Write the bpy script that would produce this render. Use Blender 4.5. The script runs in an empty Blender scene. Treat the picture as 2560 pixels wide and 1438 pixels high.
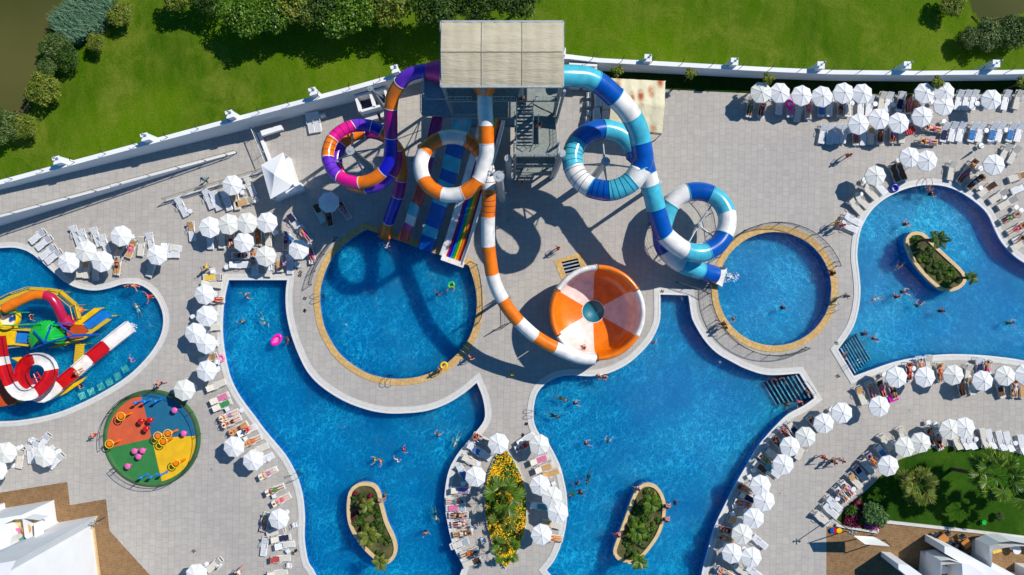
import bpy, bmesh, math, random
from mathutils import Vector, Matrix, Euler
from mathutils.geometry import delaunay_2d_cdt
R = math.radians
sc = bpy.context.scene
COL = sc.collection
random.seed(7)
# ------------------------------------------------------------------ camera, sky, sun
H = 70.0          # camera height (m)
S = 25.0          # photo pixels (2560 wide) per metre on the ground
cam = bpy.data.objects.new("camera", bpy.data.cameras.new("camera"))
COL.objects.link(cam)
cam.location = (0, 0, H); cam.rotation_euler = (0, 0, 0)
cam.data.sensor_width = 36.0; cam.data.lens = 36.0 * (H * S) / 2560.0
cam.data.clip_start = 1.0; cam.data.clip_end = 4000.0
sc.camera = cam
SUN_DIR = Vector((0.825, 0.565, 1.0)).normalized()      # towards the sun
w = bpy.data.worlds.new("World"); sc.world = w; w.use_nodes = True
wn = w.node_tree; wn.nodes.clear()
sky = wn.nodes.new("ShaderNodeTexSky"); sky.sky_type = 'NISHITA'; sky.sun_disc = False
sky.sun_elevation = R(45); sky.sun_rotation = math.atan2(0.825, 0.565)
sky.air_density = 1.0; sky.dust_density = 0.3; sky.ozone_density = 7.0
bg = wn.nodes.new("ShaderNodeBackground"); bg.inputs[1].default_value = 0.085
wo = wn.nodes.new("ShaderNodeOutputWorld")
skt = wn.nodes.new("ShaderNodeMix"); skt.data_type = 'RGBA'; skt.blend_type = 'MULTIPLY'; skt.inputs[0].default_value = 1.0
skt.inputs[7].default_value = (0.30, 0.90, 1.12, 1.0); wn.links.new(sky.outputs[0], skt.inputs[6]); wn.links.new(skt.outputs[2], bg.inputs[0]); wn.links.new(bg.outputs[0], wo.inputs[0])
sl = bpy.data.lights.new("sun", 'SUN'); sl.energy = 4.8; sl.angle = R(0.5); sl.color = (1.0, 0.94, 0.85)
so = bpy.data.objects.new("sun", sl); COL.objects.link(so)
so.rotation_euler = (-SUN_DIR).to_track_quat('-Z', 'Y').to_euler(); so.location = (40, 30, 60)
sc.view_settings.view_transform = 'Standard'; sc.view_settings.look = 'None'
sc.view_settings.exposure = 0.03; sc.view_settings.gamma = 1.0
sc.render.engine = 'CYCLES'

# ------------------------------------------------------------------ photo pixel -> place
def P(px, py, z=0.0):
    "the point at height z that the photo shows at pixel (px, py)"
    k = (H - z) / H
    return Vector(((px - 1280) / S * k, (719 - py) / S * k, z))
def G(gx, gy, z=0.0):
    "a plan position given in ground pixels, lifted to height z"
    return Vector(((gx - 1280) / S, (719 - gy) / S, z))

# ------------------------------------------------------------------ tagging
def tag(o, label=None, cat=None, group=None, kind=None):
    if label: o["label"] = label
    if cat: o["category"] = cat
    if group: o["group"] = group
    if kind: o["kind"] = kind
    return o
def empty(name, loc=(0, 0, 0), rz=0.0, parent=None):
    o = bpy.data.objects.new(name, None); COL.objects.link(o)
    o.location = loc; o.rotation_euler = (0, 0, rz); o.empty_display_size = 0.2
    if parent: o.parent = parent
    return o
KIDS = {}
def link_child(o, parent):
    o.parent = parent
    KIDS.setdefault(parent.name, []).append(o)
def dup(root, loc=None, rz=None, scale=None, parent=None):
    c = root.copy(); COL.objects.link(c)
    for k in ("label", "group"):
        if k in c: del c[k]
    if parent:
        link_child(c, parent)
        if "category" in c: del c["category"]
    if loc is not None: c.location = loc
    if rz is not None: c.rotation_euler = (0, 0, rz)
    if scale is not None: c.scale = scale if hasattr(scale, '__len__') else (scale,) * 3
    for ch in KIDS.get(root.name, []):
        dup(ch, parent=c)
    return c
ORD = ("first second third fourth fifth sixth seventh eighth ninth tenth eleventh twelfth thirteenth fourteenth fifteenth "
       "sixteenth seventeenth eighteenth nineteenth twentieth twenty-first twenty-second twenty-third twenty-fourth twenty-fifth "
       "twenty-sixth twenty-seventh twenty-eighth twenty-ninth thirtieth thirty-first thirty-second thirty-third thirty-fourth "
       "thirty-fifth thirty-sixth thirty-seventh thirty-eighth thirty-ninth fortieth").split()
def name_row(items, zone, cat, group):
    "items: (object, description); labels count from the left of the photo"
    items = sorted(items, key=lambda t: t[0].location.x)
    for i, (o, d) in enumerate(items):
        if len(items) == 1: lab = f"{d} {zone}"
        elif i == 0: lab = f"{d}, leftmost {zone}"
        elif i == len(items) - 1 and i > 1: lab = f"{d}, rightmost {zone}"
        else: lab = f"{d}, {ORD[i]} from left {zone}"
        tag(o, lab, cat, group)

# ------------------------------------------------------------------ mesh builder
class MB:
    def __init__(s): s.v = []; s.f = []; s.m = []; s.sm = []
    def add(s, vs, fs, m=0, smooth=False):
        b = len(s.v); s.v += [tuple(v) for v in vs]
        for f in fs:
            s.f.append([b + i for i in f]); s.m.append(m); s.sm.append(smooth)
        return s
    def box(s, c, d, rz=0.0, m=0, M=None):
        x, y, z = d[0] / 2, d[1] / 2, d[2] / 2
        pts = [Vector((i * x, j * y, k * z)) for k in (-1, 1) for j in (-1, 1) for i in (-1, 1)]
        if M is None: M = Matrix.Translation(Vector(c)) @ Matrix.Rotation(rz, 4, 'Z')
        else: M = Matrix.Translation(Vector(c)) @ M
        pts = [M @ p for p in pts]
        s.add(pts, [(0, 2, 3, 1), (4, 5, 7, 6), (0, 1, 5, 4), (2, 6, 7, 3), (0, 4, 6, 2), (1, 3, 7, 5)], m)
        return s
    def bar(s, p0, p1, w, h, m=0):
        "square bar between two points, w wide, h high"
        p0 = Vector(p0); p1 = Vector(p1); d = p1 - p0
        if d.length < 1e-5: return s
        M = d.to_track_quat('Y', 'Z').to_matrix().to_4x4()
        return s.box((p0 + p1) / 2, (w, d.length, h), M=M, m=m)
    def tube(s, pts, r, n=8, m=0, caps=True, smooth=True):
        pts = [Vector(p) for p in pts]; rings = []
        up = Vector((0, 0, 1))
        for i, p in enumerate(pts):
            a = pts[max(i - 1, 0)]; b = pts[min(i + 1, len(pts) - 1)]
            t = (b - a).normalized()
            x = t.cross(up)
            if x.length < 1e-3: x = Vector((1, 0, 0))
            x.normalize(); y = x.cross(t)
            rr = r[i] if hasattr(r, '__len__') else r
            rings.append([p + (x * math.cos(2 * math.pi * k / n) + y * math.sin(2 * math.pi * k / n)) * rr for k in range(n)])
        vs = [v for rg in rings for v in rg]; fs = []
        for i in range(len(pts) - 1):
            for k in range(n):
                fs.append((i * n + k, i * n + (k + 1) % n, (i + 1) * n + (k + 1) % n, (i + 1) * n + k))
        s.add(vs, fs, m, smooth)
        if caps:
            s.add(rings[0], [tuple(range(n))[::-1]], m); s.add(rings[-1], [tuple(range(n))], m)
        return s
    def cyl(s, c, r, h, n=16, m=0, r2=None):
        c = Vector(c); r2 = r if r2 is None else r2
        a = [c + Vector((math.cos(2 * math.pi * k / n) * r, math.sin(2 * math.pi * k / n) * r, 0)) for k in range(n)]
        b = [c + Vector((math.cos(2 * math.pi * k / n) * r2, math.sin(2 * math.pi * k / n) * r2, h)) for k in range(n)]
        s.add(a + b, [(k, (k + 1) % n, n + (k + 1) % n, n + k) for k in range(n)], m, True)
        s.add(b, [tuple(range(n))], m); s.add(a, [tuple(range(n))[::-1]], m)
        return s
    def ball(s, c, r, m=0, nu=10, nv=6, M=None):
        c = Vector(c); r = r if hasattr(r, '__len__') else (r, r, r); vs = []
        for j in range(nv + 1):
            ph = math.pi * j / nv
            for i in range(nu):
                th = 2 * math.pi * i / nu
                v = Vector((r[0] * math.sin(ph) * math.cos(th), r[1] * math.sin(ph) * math.sin(th), -r[2] * math.cos(ph)))
                if M: v = M @ v
                vs.append(c + v)
        fs = [(j * nu + i, j * nu + (i + 1) % nu, (j + 1) * nu + (i + 1) % nu, (j + 1) * nu + i) for j in range(nv) for i in range(nu)]
        return s.add(vs, fs, m, True)
    def torus(s, c, R1, r, n=24, k=8, m=0, M=None):
        c = Vector(c); vs = []
        for i in range(n):
            a = 2 * math.pi * i / n
            for j in range(k):
                b = 2 * math.pi * j / k
                v = Vector(((R1 + r * math.cos(b)) * math.cos(a), (R1 + r * math.cos(b)) * math.sin(a), r * math.sin(b)))
                if M: v = M @ v
                vs.append(c + v)
        fs = [(i * k + j, ((i + 1) % n) * k + j, ((i + 1) % n) * k + (j + 1) % k, i * k + (j + 1) % k) for i in range(n) for j in range(k)]
        return s.add(vs, fs, m, True)
    def lathe(s, c, prof, n=32, m=0, a0=0, a1=2 * math.pi, smooth=True):
        c = Vector(c); full = abs(a1 - a0 - 2 * math.pi) < 1e-6; nn = n if full else n + 1; vs = []
        for r, z in prof:
            for i in range(nn):
                a = a0 + (a1 - a0) * i / n
                vs.append(c + Vector((r * math.cos(a), r * math.sin(a), z)))
        fs = []
        for j in range(len(prof) - 1):
            for i in range(n):
                i2 = (i + 1) % nn
                fs.append((j * nn + i, j * nn + i2, (j + 1) * nn + i2, (j + 1) * nn + i))
        return s.add(vs, fs, m, smooth)
    def prism(s, poly, z0, z1, m=0):
        n = len(poly)
        b = [Vector((p[0], p[1], z0)) for p in poly]; t = [Vector((p[0], p[1], z1)) for p in poly]
        area = sum(poly[i][0] * poly[(i + 1) % n][1] - poly[(i + 1) % n][0] * poly[i][1] for i in range(n))
        if area < 0: b.reverse(); t.reverse()
        s.add(b + t, [tuple(range(n))[::-1], tuple(range(n, 2 * n))] + [(i, (i + 1) % n, n + (i + 1) % n, n + i) for i in range(n)], m)
        return s
    def build(s, name, mats, parent=None, loc=None, rz=None):
        me = bpy.data.meshes.new(name); me.from_pydata(s.v, [], s.f)
        if not isinstance(mats, (list, tuple)): mats = [mats]
        for m in mats: me.materials.append(m)
        me.polygons.foreach_set("material_index", s.m); me.polygons.foreach_set("use_smooth", s.sm)
        me.update()
        o = bpy.data.objects.new(name, me); COL.objects.link(o)
        if parent: link_child(o, parent)
        if loc is not None: o.location = loc
        if rz is not None: o.rotation_euler = (0, 0, rz)
        return o

# ------------------------------------------------------------------ plan-curve helpers
def spline(pts, closed=False, step=0.4, corners=()):
    "Catmull-Rom through the points; indices in corners stay sharp"
    n = len(pts); out = []
    pts = [Vector(p) for p in pts]
    rng = n if closed else n - 1
    for i in range(rng):
        p1 = pts[i]; p2 = pts[(i + 1) % n]
        p0 = pts[i - 1] if (closed or i > 0) else p1
        p3 = pts[(i + 2) % n] if (closed or i + 2 < n) else p2
        if i in corners: p0 = p1
        if (i + 1) % n in corners: p3 = p2
        d = (p2 - p1).length
        k = max(1, int(d / step))
        for j in range(k):
            t = j / k
            out.append(0.5 * ((2 * p1) + (p2 - p0) * t + (2 * p0 - 5 * p1 + 4 * p2 - p3) * t * t + (3 * p1 - p0 - 3 * p2 + p3) * t ** 3))
    if not closed: out.append(pts[-1])
    return out
def offset(poly, d):
    "closed plan polygon moved outwards by d"
    n = len(poly)
    area = sum(poly[i].x * poly[(i + 1) % n].y - poly[(i + 1) % n].x * poly[i].y for i in range(n))
    sg = 1 if area > 0 else -1; out = []
    for i in range(n):
        a = poly[i - 1]; b = poly[i]; c = poly[(i + 1) % n]
        e1 = Vector((b.x - a.x, b.y - a.y)).normalized(); e2 = Vector((c.x - b.x, c.y - b.y)).normalized()
        n1 = Vector((e1.y, -e1.x)) * sg; n2 = Vector((e2.y, -e2.x)) * sg
        m = n1 + n2
        if m.length < 1e-4: m = n1.copy()
        m.normalize(); k = d / max(0.5, m.dot(n1))
        out.append(Vector((b.x + m.x * k, b.y + m.y * k, b.z)))
    return out
def inside(p, poly):
    x, y = p; c = False; n = len(poly); j = n - 1
    for i in range(n):
        xi, yi = poly[i][0], poly[i][1]; xj, yj = poly[j][0], poly[j][1]
        if (yi > y) != (yj > y) and x < (xj - xi) * (y - yi) / (yj - yi) + xi: c = not c
        j = i
    return c
def sheet(name, outer, z, mat, holes=(), parent=None, zf=None):
    vs = []; es = []
    for lp in [outer] + list(holes):
        b = len(vs); vs += [Vector((p[0], p[1])) for p in lp]
        es += [(b + i, b + (i + 1) % len(lp)) for i in range(len(lp))]
    v, e, f, *_ = delaunay_2d_cdt(vs, es, [], 0, 1e-5)
    fs = []
    for t in f:
        c = sum((v[i] for i in t), Vector((0, 0))) / len(t)
        if inside(c, outer) and not any(inside(c, h) for h in holes):
            a = sum(v[t[i]].x * v[t[(i + 1) % len(t)]].y - v[t[(i + 1) % len(t)]].x * v[t[i]].y for i in range(len(t)))
            fs.append(list(t) if a > 0 else list(t)[::-1])
    mb = MB(); mb.add([(p.x, p.y, zf(p.x, p.y) if zf else z) for p in v], fs)
    return mb.build(name, mat, parent)
def ring(name, inner, outer, z0, z1, mat, parent=None, mb=None, m=0):
    "raised band between two matching closed plan curves"
    own = mb is None; mb = mb or MB(); n = len(inner)
    vs = [(p.x, p.y, z1) for p in inner] + [(p.x, p.y, z1) for p in outer] + [(p.x, p.y, z0) for p in inner] + [(p.x, p.y, z0) for p in outer]
    fs = []
    for i in range(n):
        j = (i + 1) % n
        fs += [(i, j, n + j, n + i), (n + i, n + j, 3 * n + j, 3 * n + i), (2 * n + i, 2 * n + j, j, i)]
    mb.add(vs, fs, m)
    if own: 
        o = mb.build(name, mat, parent)
        bm = bmesh.new(); bm.from_mesh(o.data); bmesh.ops.recalc_face_normals(bm, faces=bm.faces); bm.to_mesh(o.data); bm.free()
        return o

# ------------------------------------------------------------------ materials
def lin(h):
    "sRGB hex -> linear"
    c = [int(h[i:i + 2], 16) / 255 for i in (0, 2, 4)]
    return tuple(x / 12.92 if x <= 0.04045 else ((x + 0.055) / 1.055) ** 2.4 for x in c)
def newmat(name):
    m = bpy.data.materials.new(name); m.use_nodes = True
    nt = m.node_tree; b = nt.nodes["Principled BSDF"]
    return m, nt, b
def node(nt, t, **kw):
    n = nt.nodes.new(t)
    for k, v in kw.items():
        if k.startswith("i_"): n.inputs[k[2:].replace("_", " ")].default_value = v
        else: setattr(n, k, v)
    return n
def rgba(c): return (c[0], c[1], c[2], 1.0)
def mixc(nt, fac, a, b, bt='MIX'):
    n = nt.nodes.new("ShaderNodeMix"); n.data_type = 'RGBA'; n.blend_type = bt
    for sock, v in ((n.inputs[0], fac), (n.inputs[6], a), (n.inputs[7], b)):
        if isinstance(v, (int, float)): sock.default_value = v
        elif isinstance(v, tuple): sock.default_value = rgba(v)
        else: nt.links.new(v, sock)
    return n.outputs[2]
def pos(nt, scale=(1, 1, 1), rz=0.0, obj=False):
    if obj: src = nt.nodes.new("ShaderNodeTexCoord").outputs["Object"]
    else: src = nt.nodes.new("ShaderNodeNewGeometry").outputs["Position"]
    mp = nt.nodes.new("ShaderNodeMapping"); mp.inputs["Scale"].default_value = scale
    mp.inputs["Rotation"].default_value = (0, 0, rz)
    nt.links.new(src, mp.inputs[0]); return mp.outputs[0]
def noise(nt, vec, scale, detail=3, rough=0.55, lo=0.35, hi=0.65, dist=0.0):
    n = nt.nodes.new("ShaderNodeTexNoise"); n.inputs["Scale"].default_value = scale
    n.inputs["Detail"].default_value = detail; n.inputs["Roughness"].default_value = rough
    n.inputs["Distortion"].default_value = dist
    nt.links.new(vec, n.inputs["Vector"])
    r = nt.nodes.new("ShaderNodeMapRange"); r.inputs[1].default_value = lo; r.inputs[2].default_value = hi
    nt.links.new(n.outputs[0], r.inputs[0]); return r.outputs[0]
def bump(nt, b, h, strength=0.3, dist=0.05):
    n = nt.nodes.new("ShaderNodeBump"); n.inputs["Strength"].default_value = strength; n.inputs["Distance"].default_value = dist
    nt.links.new(h, n.inputs["Height"]); nt.links.new(n.outputs[0], b.inputs["Normal"])
def M(name, col, rough=0.6, var=0.12, scale=3.0, metal=0.0, spec=0.5, bmp=0.0, col2=None, obj=True, trans=0.0):
    "plain procedural material: two close colours mixed by noise"
    m, nt, b = newmat(name)
    c = lin(col) if isinstance(col, str) else col
    c2 = (lin(col2) if isinstance(col2, str) else col2) if col2 else tuple(x * (1 - var) for x in c)
    f = noise(nt, pos(nt, obj=obj), scale)
    nt.links.new(mixc(nt, f, c, c2), b.inputs["Base Color"])
    b.inputs["Roughness"].default_value = rough; b.inputs["Metallic"].default_value = metal
    b.inputs["Specular IOR Level"].default_value = spec
    if bmp: bump(nt, b, noise(nt, pos(nt, obj=obj), scale * 4, 2), bmp, 0.03)
    if trans:
        t = nt.nodes.new("ShaderNodeBsdfTranslucent"); t.inputs[0].default_value = rgba(c)
        mx = nt.nodes.new("ShaderNodeMixShader"); mx.inputs[0].default_value = trans
        nt.links.new(b.outputs[0], mx.inputs[1]); nt.links.new(t.outputs[0], mx.inputs[2])
        nt.links.new(mx.outputs[0], nt.nodes["Material Output"].inputs[0])
    return m
def paving(name, c1, c2, mortar, bw, bh, ms, rz=0.0, offs=0.5, mott=0.35, freq=2, dirt=None):
    m, nt, b = newmat(name)
    v = pos(nt, rz=rz)
    wv = nt.nodes.new("ShaderNodeTexNoise"); wv.inputs["Scale"].default_value = 0.25
    nt.links.new(v, wv.inputs["Vector"])
    br = node(nt, "ShaderNodeTexBrick", offset=offs, offset_frequency=freq, squash=0.75, squash_frequency=3)
    br.inputs["Scale"].default_value = 1.0; br.inputs["Brick Width"].default_value = bw; br.inputs["Row Height"].default_value = bh
    br.inputs["Mortar Size"].default_value = ms; br.inputs["Mortar Smooth"].default_value = 0.3; br.inputs["Bias"].default_value = 0.0
    br.inputs["Color1"].default_value = rgba(lin(c1)); br.inputs["Color2"].default_value = rgba(lin(c2)); br.inputs["Mortar"].default_value = rgba(lin(mortar))
    nt.links.new(v, br.inputs["Vector"])
    big = noise(nt, v, 0.09, 4, 0.6, 0.3, 0.7); small = noise(nt, v, 1.6, 6, 0.75, 0.28, 0.72)
    col = mixc(nt, big, br.outputs["Color"], mixc(nt, 1.0, br.outputs["Color"], (0.86, 0.87, 0.9), 'MULTIPLY'))
    col = mixc(nt, small, col, mixc(nt, 1.0, col, (1 - mott, 1 - mott, 1 - mott * 1.1), 'MULTIPLY'))
    if dirt:
        d = noise(nt, v, 0.6, 5, 0.65, 0.62, 0.8)
        col = mixc(nt, d, col, mixc(nt, 1.0, col, dirt, 'MULTIPLY'))
    nt.links.new(col, b.inputs["Base Color"]); b.inputs["Roughness"].default_value = 0.75
    b.inputs["Specular IOR Level"].default_value = 0.3
    bump(nt, b, small, 0.15, 0.02)
    return m
MT = {}
MT['deck'] = paving("stone_paving", "bcb6ae", "b4aea8", "a29c95", 0.7, 0.64, 0.02, rz=R(91), offs=0.22, mott=0.17, dirt=(0.84, 0.81, 0.77))
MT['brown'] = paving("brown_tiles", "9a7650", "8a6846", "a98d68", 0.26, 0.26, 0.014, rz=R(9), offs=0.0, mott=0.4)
MT['tan'] = paving("sandstone", "dcb679", "cfa868", "a98a58", 0.5, 0.5, 0.02, rz=R(20), offs=0.4, mott=0.17)
MT['white_wall'] = M("white_render", (0.78, 0.79, 0.80), 0.8, 0.06, 0.6, obj=False)
MT['coping'] = M("pale_coping", (0.60, 0.59, 0.56), 0.7, 0.12, 2.0, obj=False)
MT['coping2'] = M("coping_lip", (0.68, 0.68, 0.66), 0.6, 0.1, 3.0, obj=False)
MT['sand_coping'] = M("sand_coping", "d8bb8c", 0.8, 0.18, 2.5, obj=False)
MT['plastic'] = M("white_plastic", (0.74, 0.76, 0.79), 0.45, 0.08, 4)
MT['canopy'] = M("parasol_cloth", (0.86, 0.865, 0.87), 0.85, 0.05, 3, spec=0.1, trans=0.15)
MT['canopy2'] = M("parasol_cloth_cream", (0.82, 0.82, 0.77), 0.85, 0.07, 3, spec=0.1, trans=0.15)
MT['cream'] = M("cream_cushion", (0.62, 0.58, 0.50), 0.9, 0.12, 5, bmp=0.2)
MT['tanc'] = M("tan_towel", "c79b64", 0.95, 0.2, 6, bmp=0.4)
MT['steel'] = M("grey_steel", (0.30, 0.36, 0.40), 0.45, 0.2, 3, metal=0.3)
MT['steel_pale'] = M("galvanised_steel", (0.48, 0.52, 0.53), 0.4, 0.2, 3, metal=0.3)
MT['steel_dark'] = M("dark_steel", (0.06, 0.07, 0.09), 0.5, 0.2, 3, metal=0.3)
MT['chrome'] = M("chrome", (0.5, 0.52, 0.55), 0.2, 0.1, 3, metal=0.9)
MT['grate'] = M("grey_grating", (0.26, 0.29, 0.27), 0.7, 0.25, 4)
MT['rope'] = M("weathered_rail", (0.40, 0.38, 0.30), 0.7, 0.2, 3)
MT['fabric_roof'] = None
for k, c in dict(red='c5161c', darkred='8f1512', orange='f07a08', pink='e8148c', magenta='a8087c', purple='6b2fc4', blue='1614b4',
                 dkblue='0454b4', ltblue='4cbcd4', teal='1f8fb0', white='eeeae6', paleblue='9cc4dc', yellow='f4c404', green='14b43c',
                 skyblue='1c7cd8', rust='c4501c', pinkpale='f2dcd6', navy='06124a', crimson='c01848', vermilion='e0401c').items():
    MT[k] = M("gelcoat_" + k, c, 0.24, 0.24, 1.3, spec=0.6)
MT['deepteal'] = M('dark_teal', '0e7088', 0.5, 0.2, 1)
MT['water_red'] = M("wet_red", 'b0281c', 0.15, 0.35, 5)
MT['lawn'] = None
# ------------------------------------------------------------------ special materials
def mat_lawn(name, c1, c2, c3, dark=1.0):
    m, nt, b = newmat(name)
    v = pos(nt); vs = pos(nt, scale=(1.0, 0.35, 1.0), rz=R(40))
    big = noise(nt, v, 0.07, 5, 0.6, 0.35, 0.65, 0.5); streak = noise(nt, vs, 0.8, 5, 0.7, 0.4, 0.72)
    fine = noise(nt, v, 5.0, 3, 0.8, 0.3, 0.7); patch = noise(nt, v, 0.22, 6, 0.7, 0.5, 0.72, 0.5)
    col = mixc(nt, big, lin(c1), lin(c2)); col = mixc(nt, patch, col, lin(c3))
    n = nt.nodes.new("ShaderNodeMath"); n.operation = 'MULTIPLY'; n.inputs[1].default_value = 0.5
    nt.links.new(streak, n.inputs[0]); col = mixc(nt, n.outputs[0], col, lin(c3))
    col = mixc(nt, fine, col, mixc(nt, 1.0, col, (0.62, 0.66, 0.55), 'MULTIPLY'))
    nt.links.new(col, b.inputs["Base Color"]); b.inputs["Roughness"].default_value = 0.95; b.inputs["Specular IOR Level"].default_value = 0.1
    bump(nt, b, fine, 0.6, 0.06)
    return m
MT['lawn'] = mat_lawn("meadow_grass", "597a02", "3d6002", "78842a")
MT['garden'] = mat_lawn("garden_grass", "2e580b", "26490a", "46681a")
MT['strip'] = mat_lawn("strip_grass", "233f0e", "1a320c", "2c4a14")

def mat_fabric():
    m, nt, b = newmat("beige_roof_cloth")
    v = pos(nt, scale=(0.25, 1.6, 1)); f = noise(nt, v, 1.2, 5, 0.7, 0.3, 0.7, 0.6)
    v2 = pos(nt); g = noise(nt, v2, 0.5, 4, 0.6, 0.3, 0.7)
    nt.links.new(mixc(nt, g, lin("c2b8a0"), lin("b3a88e")), b.inputs["Base Color"]); b.inputs["Roughness"].default_value = 0.8
    bump(nt, b, f, 0.6, 0.1); return m
MT['fabric_roof'] = mat_fabric()
def mat_stained():
    m, nt, b = newmat("stained_cloth")
    v = pos(nt); vor = nt.nodes.new("ShaderNodeTexVoronoi"); vor.inputs["Scale"].default_value = 0.62
    mp = nt.nodes.new("ShaderNodeMapping"); mp.inputs["Scale"].default_value = (1.5, 0.8, 1); mp.inputs["Rotation"].default_value = (0, 0, 0.3)
    nt.links.new(v, mp.inputs[0]); nt.links.new(mp.outputs[0], vor.inputs["Vector"])
    r = nt.nodes.new("ShaderNodeMapRange"); r.inputs[1].default_value = 0.42; r.inputs[2].default_value = 0.12
    nt.links.new(vor.outputs["Distance"], r.inputs[0])
    n = nt.nodes.new("ShaderNodeMath"); n.operation = 'MULTIPLY'; nt.links.new(r.outputs[0], n.inputs[0]); nt.links.new(noise(nt, v, 1.0, 3, 0.6, 0.2, 0.45), n.inputs[1])
    nt.links.new(mixc(nt, n.outputs[0], lin("d9cfae"), lin("a8501c")), b.inputs["Base Color"]); b.inputs["Roughness"].default_value = 0.75
    bump(nt, b, noise(nt, v, 1.0, 3), 0.4, 0.1); return m
MT['stained'] = mat_stained()
def mat_poolfloor(name, c1, c2):
    m, nt, b = newmat(name); v = pos(nt)
    f = noise(nt, v, 0.09, 4, 0.6, 0.35, 0.65, 0.6)
    br = node(nt, "ShaderNodeTexBrick", offset=0.0); br.inputs["Scale"].default_value = 1; br.inputs["Brick Width"].default_value = 0.25; br.inputs["Row Height"].default_value = 0.25
    br.inputs["Mortar Size"].default_value = 0.012; br.inputs["Color1"].default_value = (1, 1, 1, 1); br.inputs["Color2"].default_value = (0.9, 0.93, 0.95, 1); br.inputs["Mortar"].default_value = (0.8, 0.85, 0.9, 1)
    nt.links.new(v, br.inputs["Vector"])
    nt.links.new(mixc(nt, 1.0, mixc(nt, f, c1, c2), br.outputs[0], 'MULTIPLY'), b.inputs["Base Color"])
    b.inputs["Roughness"].default_value = 0.6
    if 'wall' not in name:                      # light spreads sideways through the water before it leaves
        b.subsurface_method = 'BURLEY'; b.inputs["Subsurface Weight"].default_value = 0.85
        b.inputs["Subsurface Radius"].default_value = (0.3, 1.0, 1.4); b.inputs["Subsurface Scale"].default_value = 3.0
    return m
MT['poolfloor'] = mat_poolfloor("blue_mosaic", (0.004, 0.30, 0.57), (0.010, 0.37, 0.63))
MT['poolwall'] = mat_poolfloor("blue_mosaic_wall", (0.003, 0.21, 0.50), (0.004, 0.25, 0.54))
def mat_water(name, tint, rz=0.5, sc_=1.0):
    "caustic light painted into transmission colour: brighter along ripple crests, on a glossy skin"
    m = bpy.data.materials.new(name); m.use_nodes = True; nt = m.node_tree; nt.nodes.clear()
    out = nt.nodes.new("ShaderNodeOutputMaterial")
    v = pos(nt, rz=rz)
    wn_ = nt.nodes.new("ShaderNodeTexNoise"); wn_.inputs["Scale"].default_value = 0.55 * sc_; wn_.inputs["Detail"].default_value = 4
    nt.links.new(v, wn_.inputs["Vector"])
    sb = nt.nodes.new("ShaderNodeVectorMath"); sb.operation = 'SUBTRACT'; sb.inputs[1].default_value = (0.5, 0.5, 0.5); nt.links.new(wn_.outputs["Color"], sb.inputs[0])
    ml = nt.nodes.new("ShaderNodeVectorMath"); ml.operation = 'SCALE'; ml.inputs[3].default_value = 1.5; nt.links.new(sb.outputs[0], ml.inputs[0])
    ad = nt.nodes.new("ShaderNodeVectorMath"); ad.operation = 'ADD'; nt.links.new(v, ad.inputs[0]); nt.links.new(ml.outputs[0], ad.inputs[1])
    fac = None
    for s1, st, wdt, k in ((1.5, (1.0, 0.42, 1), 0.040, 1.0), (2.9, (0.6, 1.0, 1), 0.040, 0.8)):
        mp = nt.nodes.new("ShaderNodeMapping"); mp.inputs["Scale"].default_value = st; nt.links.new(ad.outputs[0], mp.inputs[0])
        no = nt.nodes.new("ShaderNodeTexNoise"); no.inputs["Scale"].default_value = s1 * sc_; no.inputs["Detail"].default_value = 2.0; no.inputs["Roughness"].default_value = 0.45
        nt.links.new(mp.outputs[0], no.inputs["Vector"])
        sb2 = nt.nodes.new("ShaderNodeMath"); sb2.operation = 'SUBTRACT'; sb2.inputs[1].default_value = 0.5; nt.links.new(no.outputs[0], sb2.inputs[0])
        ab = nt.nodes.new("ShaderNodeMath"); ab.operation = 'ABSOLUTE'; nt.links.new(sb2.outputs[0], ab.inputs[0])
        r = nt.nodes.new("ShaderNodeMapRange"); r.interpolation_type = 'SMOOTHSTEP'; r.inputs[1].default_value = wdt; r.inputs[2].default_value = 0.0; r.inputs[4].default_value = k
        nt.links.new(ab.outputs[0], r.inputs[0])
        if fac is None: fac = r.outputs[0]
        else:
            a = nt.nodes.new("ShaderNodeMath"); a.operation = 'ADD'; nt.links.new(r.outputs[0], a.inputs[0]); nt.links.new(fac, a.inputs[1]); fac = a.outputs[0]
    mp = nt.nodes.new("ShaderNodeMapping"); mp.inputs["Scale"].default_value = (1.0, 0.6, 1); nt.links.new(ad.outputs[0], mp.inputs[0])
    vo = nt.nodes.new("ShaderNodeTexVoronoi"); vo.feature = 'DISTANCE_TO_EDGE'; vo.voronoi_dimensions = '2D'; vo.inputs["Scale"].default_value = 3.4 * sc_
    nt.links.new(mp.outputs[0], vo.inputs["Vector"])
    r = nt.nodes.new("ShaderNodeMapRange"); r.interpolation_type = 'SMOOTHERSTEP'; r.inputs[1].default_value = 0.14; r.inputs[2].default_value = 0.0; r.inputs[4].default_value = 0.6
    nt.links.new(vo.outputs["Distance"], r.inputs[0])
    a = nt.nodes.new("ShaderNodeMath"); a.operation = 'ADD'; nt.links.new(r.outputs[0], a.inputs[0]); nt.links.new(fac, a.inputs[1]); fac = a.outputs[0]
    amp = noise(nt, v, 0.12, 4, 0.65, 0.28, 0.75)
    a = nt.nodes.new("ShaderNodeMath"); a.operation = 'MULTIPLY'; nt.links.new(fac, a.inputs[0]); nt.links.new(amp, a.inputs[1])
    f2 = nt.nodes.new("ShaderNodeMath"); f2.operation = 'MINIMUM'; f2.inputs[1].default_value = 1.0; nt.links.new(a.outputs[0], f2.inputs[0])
    col = mixc(nt, f2.outputs[0], tint, (1.0, 1.4, 1.26))  # sunlight focused by ripples is put into this tint
    tr = nt.nodes.new("ShaderNodeBsdfTransparent"); nt.links.new(col, tr.inputs[0])
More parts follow.
